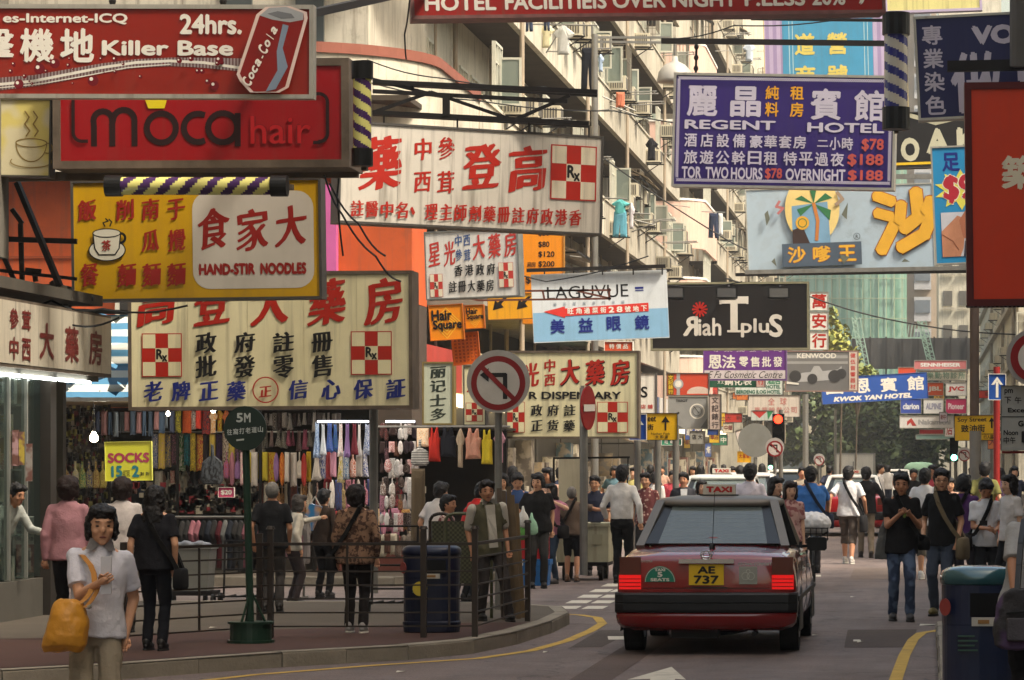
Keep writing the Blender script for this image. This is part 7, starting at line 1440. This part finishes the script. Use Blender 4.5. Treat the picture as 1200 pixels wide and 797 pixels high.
# stall structure
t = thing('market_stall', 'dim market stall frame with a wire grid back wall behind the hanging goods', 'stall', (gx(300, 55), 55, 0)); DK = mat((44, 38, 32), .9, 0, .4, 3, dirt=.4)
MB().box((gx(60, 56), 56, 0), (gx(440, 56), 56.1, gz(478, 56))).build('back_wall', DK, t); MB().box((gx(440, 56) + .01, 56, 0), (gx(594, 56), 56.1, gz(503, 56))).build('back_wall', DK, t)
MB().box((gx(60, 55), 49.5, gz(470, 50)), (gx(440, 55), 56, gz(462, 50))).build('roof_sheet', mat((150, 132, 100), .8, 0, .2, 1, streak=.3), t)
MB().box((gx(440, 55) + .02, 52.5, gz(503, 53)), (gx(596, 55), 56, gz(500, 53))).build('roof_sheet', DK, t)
for x in (66, 128, 208, 305, 368, 436, 490, 592): MB().bar((gx(x, 52), 52, 0), (gx(x, 52), 52, gz(474 if x < 440 else 503, 52)), .04).build('post', IRON, t)
for x, y_ in ((128, 506), (128, 571), (128, 596)): MB().bar(P(x, y_, 53), P(370, y_, 53), .02).build('rail', STEEL, t)
m = MB()
for k in range(16): m.bar(P(64 + 4.2 * k, 455, 54), P(64 + 4.2 * k, 612, 54), .008)
for k in range(30): m.bar(P(64, 457 + 5.2 * k, 54), P(128, 457 + 5.2 * k, 54), .008)
struct(m.build('wire_grid', STEEL, t), 'stuff')
MB().box(P(128, 600, 54.2) , P(372, 598, 52.8)).build('shelf', mat((90, 76, 60), .8), t); MB().box(P(128, 690, 52.6), P(372, 640, 53.6)).build('counter', mat((80, 70, 60), .8, 0, .3, 2, dirt=.4), t)
MB().box(P(372, 690, 52.0), P(500, 628, 53.2)).build('counter', mat((110, 60, 50), .8, 0, .3, 2, dirt=.3), t)
DEN = [(70, 88, 110), (50, 56, 74), (120, 130, 140), (150, 110, 110), (60, 44, 44), (84, 100, 120)]
rowgoods('in the top stall row', ['trousers', 'towel'], 112, 206, 482, 507, 51.5, 11, DEN, seed=1); rowgoods('in the short top row', ['towel', 'shirt'], 206, 268, 480, 505, 52, 6, [(200, 190, 60), (210, 110, 50), (220, 200, 190), (190, 60, 50), (60, 60, 70), (220, 150, 60)], ('blotch',), 2, c2s=((230, 220, 200), (60, 60, 60), (200, 60, 40)))
BRI = [(60, 90, 150), (210, 150, 180), (40, 70, 140), (200, 120, 150), (60, 130, 60), (50, 140, 150), (220, 190, 60), (190, 60, 60), (60, 60, 90), (210, 180, 90), (90, 60, 110), (220, 200, 180)]
rowgoods('in the bright printed row', ['towel'], 178, 298, 508, 548, 52.6, 12, BRI, ('blotch', 'dots', 'blotch'), 3, c2s=((225, 215, 200), (60, 50, 50), (230, 200, 80)))
rowgoods('in the upper plaid row', ['towel', 'dress'], 308, 400, 484, 502, 52.2, 12, [(60, 56, 56), (120, 110, 104), (160, 150, 140), (80, 60, 56)], ('check', 'stripev'), 4, c2s=((150, 144, 136), (30, 28, 28)), gap=.97); rowgoods('in the lower plaid row', ['dress'], 303, 366, 504, 528, 52.3, 8, [(50, 44, 44), (110, 50, 66), (70, 66, 60)], ('check', 'stripev'), 5, c2s=((150, 144, 130), (170, 90, 110)), gap=.97)
rowgoods('in the plush toy row', ['ball', 'towel', 'bag'], 262, 366, 530, 566, 52.0, 12, [(222, 180, 50), (230, 150, 60), (220, 150, 170), (220, 210, 200), (180, 60, 50), (210, 190, 60), (150, 110, 160)], ('blotch', None), 6, c2s=((230, 220, 200), (200, 80, 40)))
rowgoods('in the upper dress row', ['dress'], 367, 432, 496, 534, 50.0, 7, [(180, 200, 220), (200, 206, 214), (120, 116, 130), (80, 140, 70), (210, 70, 100), (130, 100, 150), (110, 40, 50)], ('blotch', None, 'dots'), 7, c2s=((60, 90, 160), (230, 225, 220)), gap=1.15); rowgoods('in the lower dress row', ['dress', 'towel', 'bag'], 365, 432, 528, 562, 50.3, 7, [(190, 180, 170), (40, 60, 130), (120, 34, 40), (210, 150, 170), (210, 190, 70), (60, 110, 150), (200, 100, 60)], ('blotch', None), 8, c2s=((230, 225, 220),), gap=1.1)
rowgoods('in the shadowed middle row', ['bag', 'towel', 'shirt'], 130, 300, 552, 580, 53.0, 20, [(70, 60, 60), (110, 90, 70), (60, 70, 90), (150, 60, 60), (170, 160, 140), (50, 48, 50)], ('blotch', 'dots', None), 31, c2s=((200, 190, 170), (90, 60, 50)), gap=1.2)
rowgoods('in the crowded row behind the shoppers', ['bag', 'towel', 'dress', 'shirt'], 300, 372, 566, 602, 52.4, 12, [(150, 60, 60), (190, 180, 160), (70, 90, 130), (200, 150, 90), (60, 50, 54)], ('blotch', 'dots', None), 32, c2s=((220, 210, 190), (90, 60, 50)), gap=1.3)
rowgoods('in the row above the counter', ['bag', 'towel', 'ball'], 375, 500, 596, 626, 51.0, 16, [(170, 60, 60), (200, 190, 170), (70, 100, 140), (210, 160, 90), (190, 130, 150), (60, 50, 54)], ('blotch', 'dots', None), 33, c2s=((220, 210, 190), (90, 60, 50)), gap=1.3)
rowgoods('in the low pile by the counter', ['ball', 'towel', 'bag'], 376, 500, 626, 650, 50.6, 15, [(170, 60, 60), (200, 190, 170), (120, 110, 100), (210, 160, 90), (90, 60, 50)], ('blotch', None), 34, c2s=((220, 210, 190), (90, 60, 50)), gap=1.3)
rowgoods('below the dress rows', ['bag', 'ball', 'towel'], 380, 436, 562, 596, 50.6, 7, [(170, 50, 44), (210, 200, 190), (60, 90, 150), (190, 170, 120), (210, 140, 160)], ('blotch',), 18, c2s=((230, 225, 220), (90, 60, 50)))
for r_ in range(6): rowgoods('in %s trinket row' % ('the top', 'the second', 'the third', 'the fourth', 'the fifth', 'the lowest')[r_], ['ball', 'bag', 'towel'], 445, 488, 496 + 21 * r_, 514 + 21 * r_, 49.4, 6, [(200, 140, 160), (210, 200, 196), (110, 70, 50), (60, 50, 60), (190, 90, 90), (160, 150, 140), (180, 130, 90)], ('blotch', 'dots'), 10 + r_, c2s=((230, 225, 220), (60, 44, 40)), gap=1.1)
for a in ((488, 502, 503, 524, (224, 130, 40), 'towel', 'dots', 'orange spotted cloth bag'), (502, 501, 516, 541, (186, 44, 32), 'vest', None, 'tomato red vest'), (516, 500, 534, 536, (38, 40, 52), 'vest', None, 'navy vest'), (534, 502, 545, 548, (110, 100, 84), 'shirt', 'stripe', 'grey patterned shirt'), (545, 502, 564, 538, (190, 50, 38), 'vest', 'stripe', 'red vest with pale lettering bands'), (564, 503, 577, 544, (222, 196, 50), 'vest', None, 'bright yellow vest'), (578, 503, 593, 542, (206, 150, 164), 'shirt', None, 'pink top')):
    goods(a[5], a[0], a[1], a[2], a[3], 48.6, a[4], a[7] + ' on the line left of the no left turn sign', 'goods hanging at the stalls', a[6], (226, 200, 170), 12.)
tag(MB().tube(P(440, 500, 48.7), P(598, 500, 48.7), .015).build('hanging_rail', STEEL), 'thin rail holding the vests left of the no left turn sign', 'rail')
goods('bag', 482, 515, 502, 546, 48.3, (30, 28, 34), 'black bag with a white stripe hanging below the orange cloth bag', 'goods hanging at the stalls', 'stripe', (190, 186, 180), 5.); goods('towel', 482, 548, 498, 640, 48.8, (120, 104, 80), 'bundle of hanging tan straps beside the trinket rows', None, 'stripev', (70, 58, 46), 14.)
goods('bag', 235, 520, 262, 568, 49.5, (70, 74, 78), 'grey and silver hanging bag bundle in front of the bright printed row', None, 'blotch', (30, 30, 32), 9.)
for i, (x, c) in enumerate(((72, (110, 30, 34)), (84, (190, 186, 176)), (92, (60, 130, 90)), (100, (40, 60, 120)), (108, (150, 110, 70)), (116, (170, 150, 60)))): goods('bag', x, 540, x + 9, 572, 52, c, cname(c) + ' packet on the wire grid, %s from the left' % ORD[i], 'goods hanging at the stalls', 'blotch', (220, 200, 120), 14.)
m = MB(); rr = random.Random(5)
for k in range(460):
    x, y = rr.uniform(64, 126), rr.uniform(458, 608); a = P(x, y, 53.8); s_ = rr.uniform(.012, .035); m.mi = rr.choice((0, 1, 2, 3, 4)); m.box(a - Vector((s_, .02, s_ * 1.6)), a + Vector((s_, .02, s_ * 1.6)))
o = m.build('small_accessories', [mat(c, .5) for c in ((90, 76, 60), (150, 140, 120), (60, 54, 48), (120, 60, 56), (170, 160, 90))]); tag(o, 'hundreds of tiny cards and trinkets on the wire grid', 'accessories'); struct(o, 'stuff')
m = MB()
for k in range(420):
    x, y = rr.choice((rr.uniform(200, 300), rr.uniform(380, 500), rr.uniform(130, 360))), rr.uniform(568, 600); a = P(x, y, 52.4); s_ = rr.uniform(.012, .05); m.mi = rr.choice((0, 1, 2, 3, 4)); m.box(a - Vector((s_, .03, s_ * 1.2)), a + Vector((s_, .03, s_ * 1.2)))
o = m.build('small_accessories', [mat(c, .5) for c in ((60, 54, 50), (120, 110, 100), (40, 36, 34), (150, 50, 56), (190, 180, 160))]); tag(o, 'tiny boxed goods crowded along the stall shelves', 'accessories'); struct(o, 'stuff')
# clothes racks
def rack(label, px0, px1, y_top, d, n, cols_, seed, ln=62, z0=0.):
    t = thing('clothes_rack', label, 'clothes rack', (gx((px0 + px1) / 2, d), d, z0)); m = MB(); zt_ = gz(y_top, d); x0, x1 = gx(px0, d), gx(px1, d)
    m.tube((x0, d, zt_), (x1, d, zt_), .016); m.build('top_bar', STEEL, t)
    for x in (x0, x1): MB().tube((x, d, z0 + .05), (x, d, zt_), .016).build('upright', STEEL, t); MB().tube((x, d - .25, z0 + .05), (x, d + .25, z0 + .05), .016).build('foot', STEEL, t)
    rr = random.Random(seed)
    for i in range(n):
        c = rr.choice(cols_); x = px0 + (px1 - px0) * (i + .3) / n
        goods('shirt', x, y_top + 4, x + (px1 - px0) / n * 2.4, y_top + ln + rr.uniform(-8, 5), d - .02 - .012 * i, c, '%s jacket on the %s, %s from the left' % (cname(c), label.split(' with')[0], ORD[i]), 'clothes on the stall racks', 'blotch' if c[0] == 104 else None, (60, 64, 40), 12., th=.05, rz=R(55))
rack('long low rack with dark and pink jackets', 205, 305, 606, 45, 16, [(40, 38, 40), (60, 58, 56), (104, 100, 70), (40, 44, 52), (170, 110, 120), (90, 34, 40), (130, 130, 126)], 3)
rack('short rack with pale pink coats', 326, 356, 600, 44, 5, [(206, 150, 160), (196, 186, 180), (160, 110, 120)], 4, 58)
s = Sign('small pink price card on the clothes rack', (256, 571), (275, 571), 12, 48, th=.02, face=mat((196, 70, 110), .5), frame=WH, fw=.4, name='price_card'); s.t('$20', 3, 3, 13, 6.5, WH, .05)
s = Sign('yellow green socks sign with red and teal lettering at the stall', (123, 518), (178, 517), 46, 49, th=.03, face=mat((186, 184, 50), .5, 0, .1, 2), frame=mat((200, 200, 90), .6), fw=.5, name='price_sign')
s.t('SOCKS', 3, 13, 49, 12, mat((150, 44, 74), .5), .05); s.t('15', 7, 28, 13, 14, mat((30, 110, 120), .5), .05); s.t('2', 31, 28, 9, 14, mat((30, 110, 120), .5), .05); s.row('元元', 20, 29, 36, 5, INK, 4, .02); s.row('對對', 41, 52, 36, 4, INK, 4.5, .02); s.rect(21, 34, 8, 1, INK)
t = thing('storage_cart', 'grey plastic storage bin on wheels in front of the clothes rack', 'cart', (gx(226, 43.5), 43.5, 0)); GPL = mat((150, 150, 142), .6, 0, .2, 3, dirt=.3)
MB().loft([[Vector((gx(226, 43.5) + a * .26 * s_, 43.5 + b * .22 * s_, z)) for a, b in ((-1, -1), (1, -1), (1, 1), (-1, 1))] for z, s_ in ((.16, .86), (.68, 1), (.69, 1.08), (.74, 1.08))]).build('bin_body', GPL, t); MB().box((gx(226, 43.5) - .3, 43.25, .10), (gx(226, 43.5) + .3, 43.75, .158)).build('base', IRON, t)
for sx in (-.2, .2): MB().tube((gx(226, 43.5) + sx - .02, 43.3, .06), (gx(226, 43.5) + sx + .02, 43.3, .06), .06, n=14).build('wheel', TYRE, t)
m = MB(); 
for k in range(5): m.ell(P(210 + 8 * k, 639 - (k % 2) * 2, 43.4), (.07, .1, .04), 8, 5)
o = soft(m.build('folded_clothes', cloth((190, 190, 196))), .015, 1, .02, .05); tag(o, 'crumpled white clothes on the grey storage bin', 'clothes')
# bulbs
def bulb(label, px, py, d, r, e):
    t = thing('light_bulb', label, 'light bulb', P(px, py, d)); m = MB(); rs = []
    for z, q in ((-1, .05), (-.9, .5), (-.5, .9), (0, 1), (.5, .8), (1, .45), (1.4, .36)): rs.append([P(px, py, d) + Vector((q * r * math.cos(a), q * r * math.sin(a), z * r)) for a in [i * .6283 for i in range(10)]])
    m.loft(rs); m.build('bulb_glass', emat((255, 240, 205), e), t, smooth=True); MB().tube(P(px, py, d) + Vector((0, 0, 1.4 * r)), P(px, py, d) + Vector((0, 0, 2.2 * r)), r * .4).build('bulb_cap', IRON, t); MB().tube(P(px, py, d) + Vector((0, 0, 2.2 * r)), P(px, py - 42, d), .006, n=4).build('flex', BLACK, t)
for lx, ly, ld, e in ((110, 520, 46.5, 26), (402, 492, 48.4, 46), (468, 492, 47.8, 40), (250, 490, 50.2, 34), (190, 492, 50.4, 34), (330, 492, 50, 40)):  # point fills added to brighten the stall, most beside its bulbs and tubes
    pl_ = bpy.data.lights.new('stall_fill_light', 'POINT'); pl_.energy = e * .24; pl_.color = (1, .93, .8); pl_.shadow_soft_size = .12; po_ = bpy.data.objects.new('stall_fill_light', pl_); COL.objects.link(po_); po_.location = P(lx, ly, ld)
bulb('bright bare bulb hanging left of the socks sign', 110, 513, 47, .06, 30); bulb('small bare bulb inside the pharmacy window', 46, 484, 38, .035, 25); bulb('small lit bulb near the green round sign', 250, 481, 50.5, .035, 25); bulb('tiny lit bulb above the bright printed row', 197, 485, 50.8, .03, 22)
for x0, x1 in ((372, 432), (452, 486)):
    o = MB().bar(P(x0, 494, 50.8), P(x1, 494, 50.8), .03).build('fluorescent_tube', emat((240, 246, 255), 2.5)); tag(o, 'lit fluorescent tube over the %s' % ('dress rows' if x0 < 400 else 'trinket rows'), 'tube light')
# --- pharmacy shop front, glass along the left wall
t = thing('pharmacy_shop', 'glass pharmacy shop front with steel frames under the dirty white fascia', 'shop front', (-9.55, 36, .13))
MB().box((-13, 33.4, .13), (-9.6, 33.5, 2.7)).build('side_wall', UW, t); MB().box((-13, 39.55, .13), (-9.95, 39.7, 2.78)).build('end_wall', mat((96, 88, 76), .9, 0, .3, 2), t); MB().box((-13.1, 33.5, .13), (-13, 39.5, 2.7)).build('back_wall', mat((70, 62, 52), .8), t); MB().box((-13, 33.5, 2.72), (-9.5, 39.4, 2.78)).build('ceiling', mat((110, 106, 98), .8), t)
for y in (34.4, 35.1, 35.8, 36.5): MB().box((-9.62, y - .02, .55), (-9.56, y + .02, 2.7)).build('frame', ALU, t)
MB().box((-9.66, 37.15, .13), (-9.48, 37.4, 2.72)).build('column', mat((60, 54, 48), .5, .3, .2, 3), t)
for y0_, y1_ in ((33.6, 34.38), (34.42, 35.08), (35.12, 35.78), (35.82, 36.48), (36.52, 37.14)): MB().box((-9.6, y0_, .56), (-9.59, y1_, 2.68)).build('pane', glass((80, 90, 86), .8, .04), t)
for z in (.55, 1.0, 1.35, 1.7, 2.05, 2.4): MB().box((-10.3, 33.6, z), (-9.7, 37.1, z + .02)).build('shelf', glass((150, 160, 156), .5), t)
MB().box((-9.66, 33.5, .13), (-9.55, 37.1, .54)).build('plinth', mat((96, 92, 84), .6, 0, .2, 3, dirt=.3), t)
rr = random.Random(8); pc_ = [(200, 190, 170), (190, 60, 50), (60, 110, 90), (210, 180, 70), (80, 90, 130), (150, 60, 80), (160, 160, 150)]
bxm = MB().box((-.5, -.5, 0), (.5, .5, 1)).mesh(WHITE)
for z in (.57, 1.02, 1.37, 1.72, 2.07, 2.42):
    for k in range(15):
        y = 34.6 + k * .168; c = rr.choice(pc_); hh = rr.uniform(.14, .28)
        o = bpy.data.objects.new('medicine_box', bxm); COL.objects.link(o); o.matrix_basis = Matrix.Translation((-9.86 - rr.uniform(0, .2), y, z + .001)) @ Matrix.Diagonal((.13, .12, hh, 1)); o.material_slots[0].link = 'OBJECT'; o.material_slots[0].material = mat(c, .5, 0, .1, 8, pat='blotch', c2=(200, 196, 186), ps=14.)
        tag(o, '%s packet on the %s glass shelf of the pharmacy window, %s from the left' % (cname(c), {.57: 'lowest', 1.02: 'second', 1.37: 'third', 1.72: 'fourth', 2.07: 'fifth', 2.42: 'top'}[z], ORD[k]), 'packet', 'packets in the pharmacy window')
for k in range(3): o = MB().tube((-9.47, 34.5 + 1.5 * k, 2.70), (-9.47, 35.85 + 1.5 * k, 2.70), .018).build('fluorescent_tube', emat((240, 246, 240), 8)); tag(o, ('nearest', 'middle', 'farthest')[k] + ' lit fluorescent tube under the pharmacy fascia', 'tube light')
for i, (x0, y0_, x1, y1_, c) in enumerate(((6, 505, 13, 545, (190, 60, 46)), (14, 504, 22, 546, (190, 150, 150)), (22, 506, 29, 545, (196, 170, 70)), (30, 520, 38, 564, (160, 150, 140)))):
    o = MB().box(P(x0, y1_, 36.0) , P(x1, y0_, 36.02)).build('poster', mat(c, .6, 0, .2, 4, pat='blotch', c2=(120, 80, 70), ps=6.)); o.location.x = 0; tag(o, '%s hanging strip poster in the pharmacy window' % ('red', 'dusty pink', 'mustard', 'grey')[i], 'poster', 'strip posters in the pharmacy window')
t = thing('display_counter', 'pale display counter with red posters in front of the pharmacy', 'counter', (gx(33, 37.8), 37.8, .13)); MB().box(P(15, 706, 37.8), P(53, 612, 37.8) + Vector((0, .5, 0))).build('cabinet', mat((176, 172, 160), .5, 0, .15, 3, dirt=.2), t); MB().box(P(13, 612, 37.75), P(55, 606, 37.8) + Vector((0, .55, 0))).build('counter_top', mat((190, 190, 184), .4), t)
MB().box(P(19, 671, 37.77), P(49, 638, 37.79)).build('poster', mat((110, 34, 28), .6, 0, .2, 3, pat='blotch', c2=(190, 150, 130), ps=7.), t); MB().box(P(26, 668, 37.755), P(36, 642, 37.765)).build('poster', mat((190, 180, 170), .6, 0, .2, 3, pat='blotch', c2=(30, 28, 30), ps=8.), t)
for k in range(4):
    m = MB(); 
    for i, ch in enumerate('特價優惠大減'[:4]):
        V, FF = glyph(ch, .03); a = P(20 + 7 * i, 634 - 7 * k, 37.78); m.add([a + Vector((u * .05, -.0006 * j, v * .045)) for u, v, j in V], FF)
    if k < 3: m.build('lettering', mat((90, 84, 80), .6), t)
MB().box(P(-10, 722, 37.2), P(52, 706, 37.6) + Vector((0, 1, 0))).build('step', CONC, t); MB().box(P(53, 640, 38.2), P(60, 610, 38.3)).build('poster', mat((190, 80, 40), .6), t)
# concrete and wires above the pharmacy
t = thing('wall_bracket', 'grimy concrete brackets and pipes above the pharmacy fascia', 'bracket', P(60, 350, 39)); m = MB()
m.box(P(-20, 372, 39.6), P(84, 336, 40.2)); m.build('concrete_block', mat((92, 84, 72), .9, 0, .5, 2, .3, 15, dirt=.8), t); m = MB()
for a, b in (((0, 362), (150, 366)), ((20, 345), (110, 350)), ((60, 330), (88, 372)), ((4, 300), (24, 345)), ((14, 245), (26, 262)), ((24, 262), (26, 330)), ((30, 316), (48, 318)), ((40, 318), (42, 330))): m.bar(P(*a, 39.1), P(*b, 39.1), .05)
m.build('pipe', mat((50, 44, 38), .8), t)
# --- laundry on the tenement
LG = 'laundry drying on the tenement poles'
for kind, x0, y0_, x1, y1_, d, c, lb in (('trousers', 677, 56, 702, 106, 80, (34, 38, 54), 'navy overalls hanging beside the tall lamp post'), ('shirt', 648, 30, 673, 64, 84, (196, 196, 190), 'pale grey shirt high on the tenement pole'), ('shirt', 632, 28, 650, 56, 86, (214, 206, 170), 'cream shirt left of the pale grey shirt'), ('trousers', 614, 10, 626, 37, 82, (44, 56, 80), 'dark jeans leg under the red sign, left pair'), ('trousers', 636, 10, 646, 36, 82, (44, 56, 80), 'dark jeans leg under the red sign, right pair'),
    ('shirt', 716, 234, 738, 252, 92, (90, 176, 176), 'turquoise shirt on the pole below the white pharmacy sign'), ('trousers', 715, 248, 738, 278, 92, (96, 160, 180), 'turquoise trousers under the turquoise shirt'), ('shirt', 736, 238, 744, 268, 92.5, (210, 204, 206), 'white garment beside the turquoise clothes'), ('trousers', 828, 250, 845, 279, 140, (40, 50, 74), 'dark jeans hanging by the pink corner block'), ('towel', 842, 250, 847, 276, 140.5, (214, 214, 214), 'white cloth beside the dark jeans'), ('shirt', 756, 162, 771, 188, 112, (40, 40, 48), 'black shirt at the end of the long balcony'), ('shirt', 700, 64, 708, 84, 88, (170, 190, 214), 'pale blue shirt right of the lamp post'), ('shirt', 870, 50, 886, 72, 125, (196, 206, 220), 'pale blue shirt above the purple hotel sign'), ('towel', 722, 108, 732, 126, 98, (206, 120, 90), 'orange red cloth on the balcony ledge')):
    goods(kind, x0, y0_, x1, y1_, d, c, lb, LG, th=.06)
m = MB()
for a, b, d in (((610, 28), (700, 30), 84), ((708, 232), (735, 233), 92), ((742, 250), (762, 251), 93), ((744, 258), (768, 264), 96), ((740, 272), (775, 258), 99), ((822, 248), (850, 249), 140), ((690, 57), (715, 57), 80), ((706, 113), (745, 130), 98), ((715, 124), (758, 140), 100), ((640, 62), (660, 30), 84), ((612, 300), (640, 330), 78)): m.tube(P(*a, d), P(*b, d), .02, n=6)
for i in range(10):
    a = random.Random(i); x = a.uniform(600, 900); d = -9.6 * 4000 / (x - 1080) ; y = a.choice((60, 130, 240, 300)); m.tube(P(x, y, d), P(x + a.uniform(12, 24), y + a.uniform(-2, 3), d), .02, n=5)
tag(m.build('drying_poles', STEEL) if 0 else struct(m.build('drying_pole', STEEL), 'stuff'), 'thin poles for laundry sticking out from the tenement', 'poles')
# ragged awnings over the tenement shops
for i, (x0, y0_, x1, y1_, d) in enumerate(((640, 276, 700, 332, 84), (668, 270, 732, 300, 90), (716, 292, 755, 312, 98), (752, 186, 786, 226, 110), (735, 400, 800, 420, 100), (790, 498, 840, 520, 108), (600, 196, 690, 176, 76))):
    t = thing('awning', ('first', 'second', 'third', 'fourth', 'fifth', 'sixth', 'seventh')[i] + ' brown corrugated awning from the left on the tenement side', 'awning', P(x0, y0_, d), 0, 'awnings on the tenement')
    m = MB(); xo_ = gx(x1, d); a = Vector((-10.8, d, gz(y0_, d))); L = 7; W_ = 1.7
    for k in range(14): m.bar(a + Vector((0, k * L / 14, 0)), a + Vector((W_, k * L / 14, -.55)), .3, .04)
    m.build('corrugated_sheet', mat((104, 90, 72), .8, .1, .35, 2, streak=.5, dirt=.5), t); m = MB(); m.bar(a + Vector((W_, 0, -.55)), a + Vector((W_, L, -.55)), .06); m.bar(a + Vector((0, 0, -.6)), a + Vector((W_, 0, -.58)), .05); m.build('awning_frame', IRON, t)
# shops at ground level along the left side
rr = random.Random(12)
for i in range(16):
    y = 69 + i * 6.5; t = thing('shop_unit', '%s shop opening along the left side counted from the corner building' % ORD[i], 'shop', (-10.4, y, 0), 0, 'shops along the left pavement')
    xx = -10.78 if y > 74 else -11.1
    MB().box((xx - .3, y, 0), (xx + .06, y + 6.2, 3.2)).build('dark_opening', mat((48, 42, 36), .6, 0, .4, 1), t)
    for k in range(5): MB().box((xx + .07, y + .2 + 1.2 * k, .3), (xx + .5, y + .9 + 1.2 * k, rr.uniform(1.0, 2.4))).build('goods_display', mat(rr.choice(((150, 130, 100), (110, 60, 50), (60, 80, 90), (190, 180, 160), (80, 70, 60))), .7, 0, .3, 4, pat='blotch', c2=(120, 110, 96), ps=4.), t)
    MB().box((xx, y, 3.3), (xx + 1.0, y + 6, 4.2)).build('fascia', mat(rr.choice(((190, 180, 150), (170, 60, 50), (60, 110, 90), (210, 190, 90), (190, 186, 180), (80, 90, 130))), .6, 0, .15, 1, streak=.3), t)
    MB().box((xx, y + .1, 3.05), (xx + .98, y + 5.9, 3.28)).build('lit_soffit', emat((255, 236, 190), 1.0), t)
# small projecting signs far down both sides
SC = [(206, 196, 170), (190, 60, 50), (60, 120, 90), (220, 180, 50), (200, 190, 190), (70, 90, 150), (210, 120, 60)]
for i in range(26):
    px = rr.uniform(790, 905) if i < 20 else rr.uniform(1092, 1180); d = rr.uniform(100, 170) if i < 20 else rr.uniform(110, 190); w_ = rr.uniform(8, 22); h = rr.uniform(7, 20); y = rr.uniform(440, 528); c = SC[i % 7]
    s = Sign('%s far sign %s, %s from the near end' % (cname(c), 'on the left side' if i < 20 else 'on the right side', ORD[i % 20]), (px, y), (px + w_, y), h, d, th=.2, face=fm(c, streak=.1), frame=GREYD, fw=.6, group='small far signs'); s.row('大新中華店記'[i % 4:i % 4 + 2], 1.5, w_ - 1.5, h * .25, h * .5, mat((120, 50, 44) if c[0] > 180 else (220, 214, 200), .5), min(h * .5, w_ * .38), .03)
# dusty air down the street
mb = MB().box((-60, -4, -1.1), (60, 420, 62)); hz_ = mb.build('haze', []) ; hz_.data.materials.clear()
hm_ = bpy.data.materials.new('haze_air'); hm_.use_nodes = True; n_ = hm_.node_tree; n_.nodes.remove(n_.nodes['Principled BSDF']); pv = n_.nodes.new('ShaderNodeVolumePrincipled'); pv.inputs['Color'].default_value = (.95, .93, .88, 1); pv.inputs['Density'].default_value = .0006; pv.inputs['Anisotropy'].default_value = .3
n_.links.new(pv.outputs[0], n_.nodes['Material Output'].inputs['Volume']); hz_.data.materials.append(hm_); struct(hz_, 'stuff'); hz_.display_type = 'WIRE'
finish_soft()
